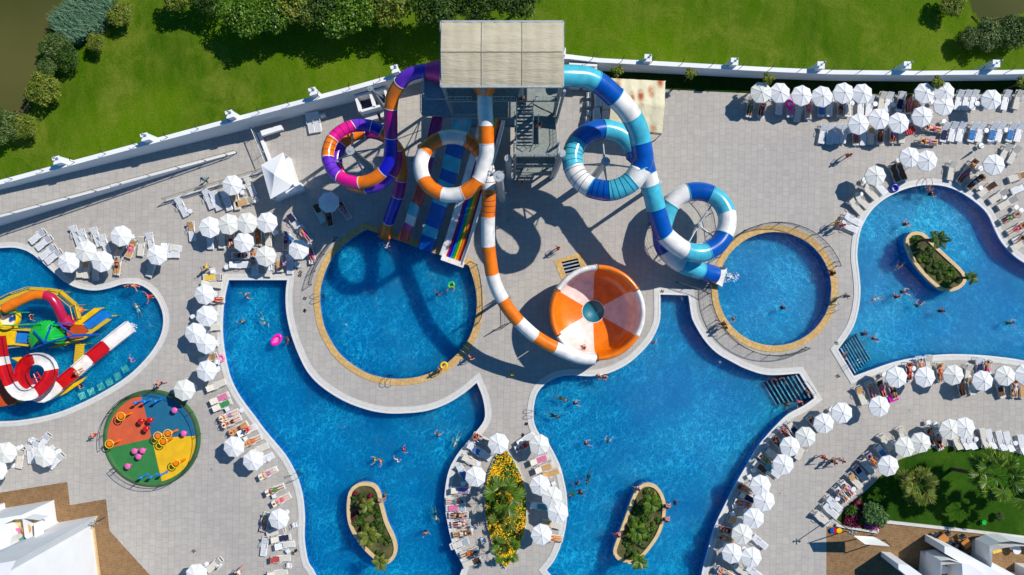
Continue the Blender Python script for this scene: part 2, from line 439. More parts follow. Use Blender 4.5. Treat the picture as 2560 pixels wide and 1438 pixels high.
    gl = nt.nodes.new("ShaderNodeBsdfGlossy"); gl.inputs["Roughness"].default_value = 0.06; gl.inputs[0].default_value = (1, 1, 1, 1)
    bp = nt.nodes.new("ShaderNodeBump"); bp.inputs["Strength"].default_value = 0.9; bp.inputs["Distance"].default_value = 0.13
    h = noise(nt, ad.outputs[0], 2.4 * sc_, 3, 0.6, 0.2, 0.8); nt.links.new(h, bp.inputs["Height"]); nt.links.new(bp.outputs[0], gl.inputs["Normal"])
    fr = nt.nodes.new("ShaderNodeFresnel"); fr.inputs[0].default_value = 1.33; pass
    mx = nt.nodes.new("ShaderNodeMixShader"); fh = nt.nodes.new('ShaderNodeMath'); fh.operation = 'MULTIPLY'; fh.inputs[1].default_value = 0.55; nt.links.new(fr.outputs[0], fh.inputs[0]); nt.links.new(fh.outputs[0], mx.inputs[0])
    nt.links.new(tr.outputs[0], mx.inputs[1]); nt.links.new(gl.outputs[0], mx.inputs[2]); nt.links.new(mx.outputs[0], out.inputs[0])
    return m
MT['water'] = mat_water("pool_water", (0.18, 0.58, 0.72), 0.5)
MT['water2'] = mat_water("pool_water_fine", (0.18, 0.58, 0.72), -0.9, 1.25)
MT['river'] = M("muddy_water", "57562f", 0.5, 0.25, 0.05, obj=False, col2="3f4520", spec=0.02)

# ------------------------------------------------------------------ the pools (photo outlines, water edge at deck level)
def circ(cx, cy, r, a0=0, a1=360, n=90):
    return [(cx + r * math.cos(R(a)), cy - r * math.sin(R(a))) for a in [a0 + (a1 - a0) * i / n for i in range(n + (1 if a1 - a0 < 360 else 0))]]
poolA = circ(996, 751, 196, 115, 386, 80)     # cut by the straight slide edge
poolA = [(917, 574)] + [p for p in poolA if not (p[1] < 660 and p[0] > 900)][0:] + [(1172, 664)]
poolA = [(917, 574), (900, 583), (865, 608), (840, 633), (823, 658), (810, 690), (802, 722), (801, 757), (805, 790), (814, 824), (830, 855), (850, 884), (880, 910), (920, 933), (960, 944), (1000, 947), (1045, 942), (1085, 928), (1120, 906), (1150, 877), (1173, 845), (1187, 805), (1192, 765), (1190, 730), (1184, 700), (1172, 664)]
poolC = [(572, 700), (719, 700), (716, 720), (715, 757), (719, 795), (730, 840), (748, 888), (770, 930), (803, 965), (853, 998), (903, 1019), (953, 1031), (1003, 1033), (1065, 1027), (1115, 1010), (1161, 982), (1192, 956), (1206, 990), (1213, 1028), (1210, 1052), (1190, 1080), (1166, 1108), (1141, 1140), (1123, 1175), (1114, 1218), (1112, 1258), (1118, 1300), (1128, 1346), (1143, 1386), (1159, 1413), (1140, 1470), (1110, 1600), (900, 1640), (840, 1560), (790, 1438), (772, 1408), (765, 1378), (761, 1341), (762, 1291), (757, 1241), (747, 1203), (732, 1168), (712, 1135), (687, 1105), (662, 1075), (631, 1033), (608, 1003), (588, 970), (573, 933), (561, 875), (557, 833), (557, 795), (560, 757), (567, 720)]
cornC = (0, 1, 16, 29)
poolD = [(1650, 736), (1721, 738), (1725, 765), (1730, 795), (1745, 825), (1765, 855), (1793, 883), (1831, 905), (1868, 923), (1920, 937), (1998, 933), (2036, 995), (2008, 1015), (1970, 1035), (1940, 1063), (1919, 1086), (1895, 1115), (1868, 1160), (1840, 1208), (1805, 1275), (1785, 1320), (1770, 1373), (1755, 1430), (1745, 1500), (1735, 1640), (1480, 1640), (1420, 1540), (1378, 1440), (1366, 1425), (1385, 1401), (1398, 1373), (1410, 1336), (1416, 1303), (1418, 1273), (1416, 1233), (1410, 1203), (1403, 1173), (1390, 1143), (1375, 1115), (1358, 1098), (1342, 1075), (1334, 1050), (1334, 1020), (1340, 990), (1352, 970), (1372, 953), (1400, 941), (1430, 938), (1480, 940), (1520, 933), (1550, 920), (1575, 905), (1603, 880), (1625, 855), (1640, 828), (1650, 795)]
cornD = (0, 1, 10, 11, 28)
poolE = [(2147, 685), (2142, 640), (2147, 590), (2158, 558), (2175, 530), (2200, 505), (2233, 485), (2270, 470), (2320, 462), (2366, 467), (2403, 482), (2441, 508), (2468, 535), (2486, 573), (2503, 605), (2533, 638), (2565, 660), (2620, 690), (2720, 740), (2780, 850), (2740, 940), (2650, 922), (2560, 902), (2508, 894), (2446, 888), (2370, 886), (2296, 893), (2233, 906), (2183, 923), (2134, 941), (2094, 874), (2115, 845), (2133, 815), (2145, 775), (2150, 730)]
cornE = (29, 30)
poolF = [(-100, 640), (-60, 622), (0, 620), (37, 619), (70, 628), (95, 645), (118, 665), (140, 685), (160, 703), (185, 716), (210, 723), (240, 726), (275, 720), (308, 710), (345, 710), (371, 723), (388, 740), (401, 763), (409, 790), (408, 820), (398, 850), (383, 875), (363, 900), (333, 930), (300, 955), (250, 985), (200, 1010), (150, 1030), (100, 1043), (50, 1051), (0, 1054), (-100, 1056)]
def w2(pts, closed=True, corners=()):
    return spline([G(x, y) for x, y in pts], closed, 0.45, corners)
PO = dict(A=w2(poolA, corners=(0, 25)), B=w2(circ(1936, 722, 142, 0, 360, 40)), C=w2(poolC, corners=cornC), D=w2(poolD, corners=cornD), E=w2(poolE, corners=cornE), F=w2(poolF))
COPW = dict(A=0.66, B=0.66, C=0.62, D=0.62, E=0.62, F=0.55)
POOLN = dict(A=("round splash pool under the slide exits", 'water'), B=("small round pool by the blue slide", 'water2'), C=("large winding pool left of centre", 'water'), D=("large winding pool right of centre", 'water'), E=("pool at the right edge", 'water2'), F=("children's pool at the left edge", 'water2'))
DEPTH = dict(A=1.2, B=1.2, C=1.25, D=1.25, E=1.2, F=0.7)
small_pit = [G(1404, 655), G(1444, 646), G(1456, 682), G(1416, 692)]
for k, pl in PO.items():
    mb = MB(); n = len(pl); d = DEPTH[k]
    vs = [(p.x, p.y, 0.03) for p in pl] + [(p.x, p.y, -d) for p in pl]
    mb.add(vs, [(i, (i + 1) % n, n + (i + 1) % n, n + i) for i in range(n)], 0)
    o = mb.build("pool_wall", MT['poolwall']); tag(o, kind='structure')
    tag(sheet("pool_floor", pl, -d, MT['poolfloor']), kind='structure')
    tag(sheet("pool_water", pl, -0.13, MT[POOLN[k][1]]), kind='structure')
    out = offset(pl, COPW[k]); sand = k in "AB"
    o = ring("pool_coping", pl, out, 0.0, 0.05, MT['tan'] if sand else MT['coping']); tag(o, kind='structure')
    if not sand:
        o = ring("pool_coping_lip", offset(pl, -0.02), offset(pl, 0.16), -0.06, 0.075, MT['coping2']); tag(o, kind='structure')
        o = ring("pool_coping_lip", offset(pl, COPW[k] * 0.62), offset(pl, COPW[k] * 0.68), 0.04, 0.06, MT['coping2']); tag(o, kind='structure')
HOLES = list(PO.values()) + [small_pit]
# small covered pit beside the bowl
mb = MB(); n = 4
mb.add([(p.x, p.y, 0.0) for p in small_pit] + [(p.x, p.y, -0.8) for p in small_pit], [(i, (i + 1) % n, n + (i + 1) % n, n + i) for i in range(n)] + [(7, 6, 5, 4)], 0)
tag(mb.build("drain_pit", MT['navy']), kind='structure')
pit_o = [G(1384, 652), G(1453, 630), G(1475, 690), G(1409, 712)]
pit_ring = ring("pit_coping", small_pit, pit_o, 0.0, 0.03, MT['tan']); tag(pit_ring, kind='structure')
gr = MB()
for i in range(4):
    t = (i + 0.7) / 4.4
    a = small_pit[0].lerp(small_pit[3], t); b = small_pit[1].lerp(small_pit[2], t); a.z = b.z = -0.05
    gr.bar(a, b, 0.12, 0.05)
tag(gr.build("drain_grate", MT['steel_pale']), "steel bar grate over the small square pit above the orange bowl", "grate")

# ------------------------------------------------------------------ ground sheets
RVL = w2([(-400, -300), (260, -300), (232, 0), (190, 28), (160, 55), (110, 92), (98, 120), (96, 160), (88, 190), (70, 215), (72, 250), (82, 270), (62, 288), (30, 292), (0, 300), (-60, 330), (-400, 420)], corners=(0, 1, 16))
RVR = w2([(2412, -300), (2425, 0), (2440, 30), (2455, 55), (2500, 62), (2560, 30), (2640, -20), (3000, -300)], corners=(0, 7))
base_outer = [Vector((-700, -700)), Vector((700, -700)), Vector((700, 700)), Vector((-700, 700))]
tag(sheet("ground", base_outer, -0.008, MT['lawn'], HOLES), kind='structure')
tag(sheet("river", RVL, 0.0, MT['river']), kind='structure'); tag(sheet("river", RVR, 0.0, MT['river']), kind='structure')
WALL = [(-260, 570), (44, 485), (640, 318), (800, 277), (900, 250), (1000, 221), (1060, 203), (1150, 184), (1300, 170), (1416, 170), (1488, 177), (1613, 182), (1828, 193), (1920, 197), (2060, 202), (2270, 204), (2480, 202), (2560, 200), (2800, 196)]
WH = [4.8, 4.1, 3.3, 3.4, 3.4, 3.3, 3.2, 3.1, 2.9, 2.8, 2.6, 2.4, 2.3, 2.2, 2.1, 2.1, 2.1, 2.1, 2.1]
wl = [G(x, y) for x, y in WALL]
deck_outer = [p.copy() for p in wl] + [G(2800, 1800), G(-260, 1800)]
tag(sheet("pool_deck", deck_outer, 0.0, MT['deck'], HOLES), kind='structure')
strip = [G(x, y) for x, y in [(1500, 178), (1613, 182), (1828, 193), (1920, 197), (2060, 202), (2270, 204), (2480, 202), (2560, 200), (2800, 196), (2800, 232), (2560, 236), (2100, 236), (1880, 234), (1663, 224), (1500, 218)]]
tag(sheet("grass_strip", strip, 0.006, MT['strip']), kind='structure')
GARD = [(2174, 1219), (2205, 1187), (2244, 1152), (2289, 1136), (2333, 1120), (2380, 1116), (2430, 1117), (2484, 1123), (2560, 1136), (2750, 1170), (2750, 1370), (2560, 1341), (2436, 1326), (2308, 1312), (2212, 1299), (2192, 1302), (2192, 1326), (2110, 1313), (2092, 1300), (2125, 1262)]
gard = w2(GARD, corners=(9, 10, 14, 15, 16, 17))
tag(sheet("garden_lawn", gard, 0.006, MT['garden']), kind='structure')
TERR = [G(x, y) for x, y in [(2066, 1316), (2108, 1320), (2190, 1333), (2196, 1306), (2308, 1318), (2436, 1332), (2560, 1347), (2760, 1378), (2760, 1800), (2066, 1800)]]
tag(sheet("brown_terrace", TERR, 0.005, MT['brown']), kind='structure')
TERL = [G(x, y) for x, y in [(-260, 1278), (0, 1232), (168, 1205), (175, 1263), (265, 1248), (274, 1327), (375, 1438), (560, 1640), (-260, 1640)]]
tag(sheet("brown_terrace", TERL, 0.005, MT['brown']), kind='structure')
kerb = MB()
kp = [G(x, y) for x, y in [(2197, 1302), (2308, 1314), (2436, 1328), (2560, 1343), (2760, 1374)]]
for a, b in zip(kp, kp[1:]): kerb.bar(a + Vector((0, 0, .08)), b + Vector((0, 0, .08)), 0.3, 0.16)
kp = [G(x, y) for x, y in [(2088, 1311), (2110, 1316), (2191, 1329), (2193, 1303)]]
for a, b in zip(kp, kp[1:]): kerb.bar(a + Vector((0, 0, .14)), b + Vector((0, 0, .14)), 0.22, 0.28)
tag(kerb.build("garden_kerb", MT['coping']), "pale stone kerb between the garden lawn and the brown tiled terrace", "kerb")

# pool steps: navy treads with pale edge strips
def steps(c0, c1, d, n, lab, dep):
    "c0,c1: ends of the outermost tread in ground px; d: vector per tread in px"
    mb = MB()
    for i in range(n):
        zt = -0.1 - (dep - 0.25) * i / n
        a0 = G(c0[0] + d[0] * i, c0[1] + d[1] * i); b0 = G(c1[0] + d[0] * i, c1[1] + d[1] * i)
        a1 = G(c0[0] + d[0] * (i + 1), c0[1] + d[1] * (i + 1)); b1 = G(c1[0] + d[0] * (i + 1), c1[1] + d[1] * (i + 1))
        mb.prism([a0, b0, b1, a1], -dep + 0.02, zt, 0)
        e = (a1 - a0).normalized()
        mb.prism([a1 - e * 0.12, b1 - e * 0.12, b1, a1], zt, zt + 0.02, 1)
    o = mb.build("pool_steps", [MT['navy'], MT['paleblue']]); tag(o, lab, "pool steps")
steps((1999, 935), (2034, 992), (-9.4, 2.8), 9, "navy tiled steps with pale edges, in the top right corner of the large right pool", 1.25)
steps((2097, 874), (2134, 937), (7.0, -4.6), 8, "navy tiled steps with pale edges, in the lower left corner of the right edge pool", 1.2)
# ------------------------------------------------------------------ perimeter wall with pillars and thin posts
def wall_z(x):
    for (a, b), h0, h1 in zip(zip(WALL, WALL[1:]), WH, WH[1:]):
        if a[0] <= x <= b[0]: return h0 + (h1 - h0) * (x - a[0]) / (b[0] - a[0])
    return 2.1
wroot = empty("boundary_wall", G(1000, 221))
tag(wroot, "long white rendered boundary wall with pillars between the pool deck and the meadow", "wall")
mb = MB(); n = len(WALL)
nrm = []
for i in range(n):
    a = wl[max(i - 1, 0)]; b = wl[min(i + 1, n - 1)]; d = (b - a).normalized(); nrm.append(Vector((-d.y, d.x, 0)))
vs = []
for i in range(n):
    p = wl[i]; q = p + nrm[i] * 0.42
    vs += [(p.x, p.y, -0.1), (p.x, p.y, WH[i]), (q.x, q.y, WH[i]), (q.x, q.y, -0.1)]
fs = [(i * 4 + j, (i + 1) * 4 + j, (i + 1) * 4 + (j + 1) % 4, i * 4 + (j + 1) % 4) for i in range(n - 1) for j in range(4)]
mb.add([Vector(v) - wroot.location for v in vs], fs)
mb.build("wall_body", MT['white_wall'], wroot)
lam = None
for px, py in [(-72, 468), (145, 412), (365, 354), (577, 297), (785, 240), (990, 184), (1405, 132), (1620, 148), (1836, 157), (2052, 166), (2268, 166), (2490, 162)]:
    z = wall_z(px) + 0.8; c = P(px, py, z) + Vector((-0.12 if px < 1000 else 0, 0.42 if px < 1000 else 0.1, 0))
    ang = math.atan2(*( (wl[2] - wl[1]).yx )) if px < 1000 else R(-2)
    mb = MB(); mb.box((0, 0, -z / 2), (0.62, 0.62, z)); mb.box((0, 0, 0.04), (0.7, 0.7, 0.08));
    o = mb.build("pillar", MT['white_wall'], wroot, c - wroot.location, ang)
    lm = MB(); lm.cyl((0.12, 0.1, 0.08), 0.13, 0.06, 12); lm.cyl((0.12, 0.1, 0.14), 0.035, 0.4, 8); lm.ball((0.12, 0.1, 0.62), 0.12)
    lm.build("lamp", MT['steel'], o)
for i in range(46):
    x = -40 + i * 72
    if 1040 < x < 1420: continue
    for (a, b), h0, h1, k in zip(zip(WALL, WALL[1:]), WH, WH[1:], range(99)):
        if a[0] <= x <= b[0]:
            t = (x - a[0]) / (b[0] - a[0]); p = wl[k].lerp(wl[k + 1], t) + nrm[k] * 0.21; z = h0 + (h1 - h0) * t
            mb = MB(); mb.tube([(0, 0, 0), (0, 0, 0.75), (0.12, 0.3, 1.0)], 0.03, 6)
            mb.build("wire_post", MT['steel_dark'], wroot, Vector((p.x, p.y, z)) - wroot.location)

# ------------------------------------------------------------------ entrance ramp on the left
RL = [(-260, 640), (0, 566), (300, 474), (590, 384)]
def ramp_z(x): return max(0.0, 2.7 * (590 - x) / 590)
rr = empty("entrance_ramp", G(300, 474)); tag(rr, "paved access ramp with white retaining wall climbing to the left behind the loungers", "ramp")
mb = MB(); O = rr.location
for a, b in zip(RL, RL[1:]):
    A = G(*a); B = G(*b); za = ramp_z(a[0]); zb = ramp_z(b[0])
    # far edge on the boundary wall
    def far(g): 
        t = (g[0] + 60 + 260) / (640 + 260) if g[0] > -200 else 0
        gx = g[0] + 25; 
        gy = 485 + (gx - 44) * (318 - 485) / 596
        return G(gx, gy - 2)
    FA = far(a); FB = far(b)
    v = [(A.x, A.y, za - .02), (B.x, B.y, zb + .004), (FB.x, FB.y, zb + .004), (FA.x, FA.y, za - .02)]
    mb.add([Vector(p) - O for p in v], [(0, 1, 2, 3)], 0)
    d = (B - A).normalized(); nn = Vector((-d.y, d.x, 0)) * 0.25
    q = [A, B, B + nn, A + nn]; top = [za + .25, zb + .1, zb + .1, za + .25]
    vv = [(p.x, p.y, 0) for p in q] + [(p.x, p.y, t) for p, t in zip(q, top)]
    mb.add([Vector(p) - O for p in vv], [(0, 1, 5, 4), (2, 3, 7, 6), (4, 5, 6, 7), (1, 2, 6, 5), (3, 0, 4, 7)], 1)
mb.build("ramp_body", [MT['deck'], MT['white_wall']], rr)

def railing(pts, label, height=1.05, mat='steel_dark', post_gap=1.6, wires=4, close=False, r=0.035, cat="railing", group=None, zb=None, wire_r=0.012, lean=0.0, balusters=0):
    "pts: ground points (Vectors, z = foot height)"
    o = empty("safety_railing", pts[0]); O = pts[0].copy()
    P3 = pts + ([pts[0]] if close else [])
    mb = MB(); up = Vector((0, 0, 1))
    mb.tube([p - O + up * height for p in P3], r, 6)
    mb.build("top_rail", MT[mat], o)
    mb = MB()
    for k in range(wires):
        mb.tube([p - O + up * (height * (k + 0.6) / (wires + 0.3)) for p in P3], wire_r, 4, caps=False)
    if balusters:
        acc = 0
        for a, b in zip(P3, P3[1:]):
            d = (b - a).length; m = max(1, int(d / balusters))
            for j in range(m):
                q = a.lerp(b, j / m) - O; mb.tube([q + up * 0.08, q + up * height], 0.012, 4, caps=False)
    mb.build("infill_rails", MT[mat], o)
    acc = post_gap; last = None; post = None
    for a, b in zip(P3, P3[1:]):
        d = (b - a).length
        acc += d
        if acc >= post_gap or b is P3[-1]:
            acc = 0
            if post is None:
                pm = MB(); pm.cyl((0, 0, 0), 0.035, height, 8); pm.cyl((0, 0, 0), 0.08, 0.02, 8)
                post = pm.build("post", MT[mat], o, b - O)
            else:
                c = post.copy(); COL.objects.link(c); c.location = b - O; link_child(c, o)
    c = post.copy(); COL.objects.link(c); c.location = (0, 0, 0); link_child(c, o)
    tag(o, label, cat, group)
    return o
def gl_(pts, step=0.5, z=0.0, closed=False): return spline([G(x, y, z) for x, y in pts], closed, step)
rp = [G(x + 4, y - 3) for x, y in spline([Vector((a, b)) for a, b in RL], False, 20)]
for p in rp: p.z = ramp_z(p.x * S + 1280) + 0.15
railing(rp, "long weathered railing on top of the white wall of the ramp", 0.95, 'rope', 1.9, 3, r=0.04)
railing([G(x, y, 0.35) for x, y in [(418, 501), (470, 484), (520, 469), (560, 457), (600, 445), (640, 433), (668, 424)]], "short railing behind the loungers between the boundary ramp and the white kiosk", 0.9, 'rope', 1.6, 3, r=0.04)
mb = MB(); a, b = G(418, 503), G(668, 427); mb.bar(a + Vector((0, 0, .17)), b + Vector((0, 0, .17)), 0.12, 0.34)
tag(mb.build("low_kerb_wall", MT['white_wall']), "low white kerb wall carrying the short railing beside the white kiosk", "kerb wall")
mb = MB(); a, b = G(650, 333), G(683, 418); mb.bar(a + Vector((0, 0, .2)), b + Vector((0, 0, .2)), 0.3, 0.4)
tag(mb.build("low_kerb_wall", MT['white_wall']), "low white wall running from the boundary wall down to the white kiosk", "kerb wall")
railing([G(640 + i * 4.6, 326 + i * 11.3, 0.4) for i in range(9)], "steel picket railing on the low white wall by the boundary wall and kiosk", 1.2, 'steel_pale', 1.6, 1, r=0.045, balusters=0.22)
mb = MB(); mb.bar(P(655, 335, .9), P(706, 319, .9), 0.5, 0.5); tag(mb.build("wall_bench", MT['white_wall']), "white concrete bench along the boundary wall left of the plastic loungers", "bench")

# railings round the pools
railing(gl_([(842, 594), (810, 636), (787, 678), (778, 712)]), "curved steel railing left of the round splash pool beside the loungers", 1.15, balusters=0.28)
railing(gl_([(1176, 654), (1192, 662), (1202, 700), (1206, 745), (1205, 790), (1192, 812)]), "curved steel railing right of the round splash pool beside the orange slide", 1.15, balusters=0.28)
railing([G(*p) for p in circ(1936, 722, 164, 20, 152, 34)], "curved steel railing above the small round pool", 1.15, balusters=0.28)
railing([G(*p) for p in circ(1936, 722, 166, 176, 298, 34)], "curved steel railing below and left of the small round pool", 1.15, balusters=0.28)
railing([G(x, y) for x, y in [(1690, 706), (1718, 716), (1742, 722), (1770, 735)]], "short steel railing between the blue slide exit and the large right pool", 1.1, balusters=0.28)
railing(gl_([(1652, 500), (1680, 481), (1712, 474), (1748, 496), (1775, 535), (1784, 590)]), "dark curved railing on the ground above and inside the small blue slide loop", 1.0, wires=3)
railing(gl_([(1622, 560), (1632, 600), (1658, 645), (1710, 685), (1790, 714)]), "dark curved railing on the ground left of the small blue slide loop", 1.0, wires=3)
railing([G(x, y) for x, y in [(1233, 752), (1252, 742), (1275, 742), (1277, 806), (1258, 812), (1234, 826)]], "angular steel railing cage around the pole under the orange and white slide", 1.2, balusters=0.25)
pad_r = [G(*p) for p in circ(383, 1095, 119, -142, 190, 70)]
railing(pad_r, "thin curved railing round the colourful children's play pad", 1.1, 'steel_dark', 2.0, 3, r=0.03)

# ------------------------------------------------------------------ slide tower
tw = empty("slide_tower", G(1262, 290)); O = tw.location.copy()
tag(tw, "tall steel slide tower with beige cloth roof and open stairs", "slide tower")
X0, X1, Y0, Y1 = 1152, 1371, 230, 344
def L(gx, gy, z): return G(gx, gy, z) - O
mb = MB(); nx, ny = 48, 26; vs = []
def bulge(u, v, g): return 0.035 * math.sin(math.pi * ((u * 9) % 1)) + 0.05 * math.sin(math.pi * ((v * 2) % 1))
for j in range(ny + 1):
    for i in range(nx + 1):
        u, v = i / nx, j / ny
        vs.append(L(1149 + 225 * u, 226 + 119 * v, 18.0 + bulge(u, v, 0) + random.uniform(-.012, .012) + 0.5 * (1 - abs(2 * v - 1))))
mb.add(vs, [(j * (nx + 1) + i, (j + 1) * (nx + 1) + i, (j + 1) * (nx + 1) + i + 1, j * (nx + 1) + i + 1) for j in range(ny) for i in range(nx)], 0, True)
roof = mb.build("roof", MT['fabric_roof'], tw)
mb = MB()
for a, b in (((1148, 225), (1375, 225)), ((1375, 225), (1375, 346)), ((1375, 346), (1148, 346)), ((1148, 346), (1148, 225))):
    mb.bar(L(*a, 17.95), L(*b, 17.95), 0.14, 0.2)
for i in range(1, 3): mb.bar(L(1149 + 75 * i, 226, 17.9), L(1149 + 75 * i, 345, 17.9), 0.1, 0.14)
mb.build("roof_frame", MT['steel_pale'], roof)
seams = MB()
for u in (1/3, 2/3, ):
    seams.tube([L(1149 + 225 * u, 226 + 119 * j / 20, 18.06 + bulge(u, j / 20, 0) + 0.5 * (1 - abs(2 * j / 20 - 1))) for j in range(21)], 0.018, 5)
seams.tube([L(1149 + 225 * i / 40, 285.5, 18.6) for i in range(41)], 0.02, 5)
seams.build("roof_seam", MT['rope'], roof)
for i, gx in enumerate((X0, 1225, 1298, X1)):
    for gy in (Y0, Y1):
        cm = MB(); cm.cyl((0, 0, 0), 0.16, 17.9, 12); cm.cyl((0, 0, 0), 0.4, 0.06, 14)
        cm.build("column", MT['steel'], tw, L(gx, gy, 0))
br = MB()
for z0, z1 in ((0.3, 4.7), (4.9, 9.2), (9.7, 14.2)):
    for gx in (X0, X1):
        br.tube([L(gx, Y0, z0), L(gx, Y1, z1)], 0.05, 6); br.tube([L(gx, Y1, z0), L(gx, Y0, z1)], 0.05, 6)
        br.tube([L(gx, Y0, z1), L(gx, Y1, z1)], 0.07, 6)
    for a, b in ((X0, 1225), (1225, 1298)):
        br.tube([L(a, Y0, z0), L(b, Y0, z1)], 0.05, 6); br.tube([L(b, Y0, z0), L(a, Y0, z1)], 0.05, 6)
        br.tube([L(a, Y1, z1), L(b, Y1, z1)], 0.07, 6)
br.build("cross_bracing", MT['steel'], tw)
def platform(x0, x1, y0, y1, z, th=0.25, mat='grate', name="platform"):
    m_ = MB(); m_.prism([L(x0, y0, 0), L(x1, y0, 0), L(x1, y1, 0), L(x0, y1, 0)], z - th, z)
    for gy in (y0, y1): m_.bar(L(x0, gy, z - .2), L(x1, gy, z - .2), 0.12, 0.36, 0)
    return m_.build(name, MT[mat], tw)
platform(X0, X1, Y0, Y1 + 4, 14.6); platform(X0 + 6, X1, Y0, Y1 - 2, 5.0, mat='steel'); platform(1240, X1, Y0, Y1 + 6, 9.55, mat='grate')
platform(X0 - 22, 1240, 262, Y1 + 8, 9.6, mat='steel')
platform(1106, X0 - 2, 300, 342, 14.4, mat='steel')
platform(1085, 1150, 302, 345, 9.4, mat='steel')
def guard(pts, z, h=1.0, name="guard_rail", mat='steel_pale', gap=0.3):
    m_ = MB()
    for a, b in zip(pts, pts[1:]):
        za, zb_ = (z, z) if not hasattr(z, '__len__') else z
        A = L(*a, za); B = L(*b, zb_); up = Vector((0, 0, 1))
        m_.tube([A + up * h, B + up * h], 0.035, 6); m_.tube([A + up * h * .12, B + up * h * .12], 0.02, 5)
        k = max(1, int((B - A).length / gap))
        for j in range(k + 1):
            q = A.lerp(B, j / k); m_.tube([q, q + up * h], 0.014 if j % 5 else 0.03, 4, caps=False)
    return m_.build(name, MT[mat], tw)
guard([(X0, Y1 + 4), (1201, Y1 + 4)], 14.6); guard([(1223, Y1 + 4), (1286, Y1 + 4)], 14.6); guard([(1326, Y1 + 4), (X1, Y1 + 4)], 14.6)
guard([(1152, 352), (1240, 352)], 9.6); guard([(1085, 345), (1085, 302), (1150, 302)], 9.4); guard([(1106, 342), (1106, 300)], 14.4)
# stair tower: south landings, north landings and flights between
SX0, SX1, SY0, SY1 = 1286, 1376, 352, 446
lanes = ((1289, 1322), (1336, 1372))
def flight(lane, z_hi, z_lo, hi_north):
    x0, x1 = lane; m_ = MB(); nst = 12
    yh, yl = (SY0, 424) if hi_north else (424, SY0)
    for i in range(nst):
        t = (i + 0.5) / nst; y = yh + (yl - yh) * t; z = z_hi + (z_lo - z_hi) * t
        m_.box(L((x0 + x1) / 2, y, z), ((x1 - x0) / S, 0.27, 0.05)); m_.box(L((x0 + x1) / 2, y + 1.2, z - .1), ((x1 - x0) / S, 0.02, 0.16))
    for x in (x0, x1):
        m_.bar(L(x, yh, z_hi - .15), L(x, yl, z_lo - .15), 0.08, 0.28)
    o = m_.build("stair_flight", MT['grate'], tw)
    for x in (x0, x1):
        r_ = MB(); a, b = L(x, yh, z_hi), L(x, yl, z_lo); up = Vector((0, 0, 1))
        r_.tube([a + up, b + up], 0.035, 6); r_.tube([a + up * .5, b + up * .5], 0.02, 5)
        for j in range(8): q = a.lerp(b, j / 7); r_.tube([q, q + up], 0.02, 4)
        r_.build("handrail", MT['steel_pale'], tw)
flight(lanes[0], 14.6, 12.0, True); flight(lanes[1], 12.0, 9.6, False); flight(lanes[0], 9.6, 7.0, True)
flight(lanes[1], 7.0, 4.8, False); flight(lanes[0], 4.8, 2.4, True); flight(lanes[1], 2.4, 0.1, False)
for z in (12.0, 7.0, 2.4):
    platform(SX0, SX1, 424, SY1, z, 0.12, name="landing"); guard([(SX0, 424), (SX0, SY1), (SX1, SY1), (SX1, 424)], z)
for z in (9.6, 4.8): platform(SX0, SX1, SY0 - 14, SY0 + 2, z, 0.12, name="landing")
# plated floor below the right lane
m_ = MB(); m_.prism([L(1326, SY0, 0), L(SX1, SY0, 0), L(SX1, 424, 0), L(1326, 424, 0)], 8.9, 8.98); m_.build("landing", MT['grate'], tw)
for gx, gy, zt in ((SX0, SY1, 13.2), (SX1, SY1, 13.2), (SX0, 424, 13.2), (SX1, 424, 13.2), (SX1 + 2, 352, 17.8)):
    cm = MB(); cm.cyl((0, 0, 0), 0.12, zt, 10); cm.cyl((0, 0, 0), 0.3, 0.05, 12); cm.build("column", MT['steel'], tw, L(gx, gy, 0))
cm = MB(); cm.cyl((0, 0, 0), 0.26, 11.2, 14); cm.cyl((0, 0, 11.2), 0.32, 0.1, 14); cm.cyl((0, 0, 0), 0.5, 0.06, 14); cm.build("column", MT['steel_pale'], tw, L(1272, 448, 0))
cm = MB(); cm.cyl((0, 0, 0), 0.26, 11.8, 14); cm.cyl((0, 0, 11.8), 0.32, 0.1, 14); cm.cyl((0, 0, 0), 0.5, 0.06, 14); cm.build("column", MT['steel_pale'], tw, L(1372 + 12, 440, 0))

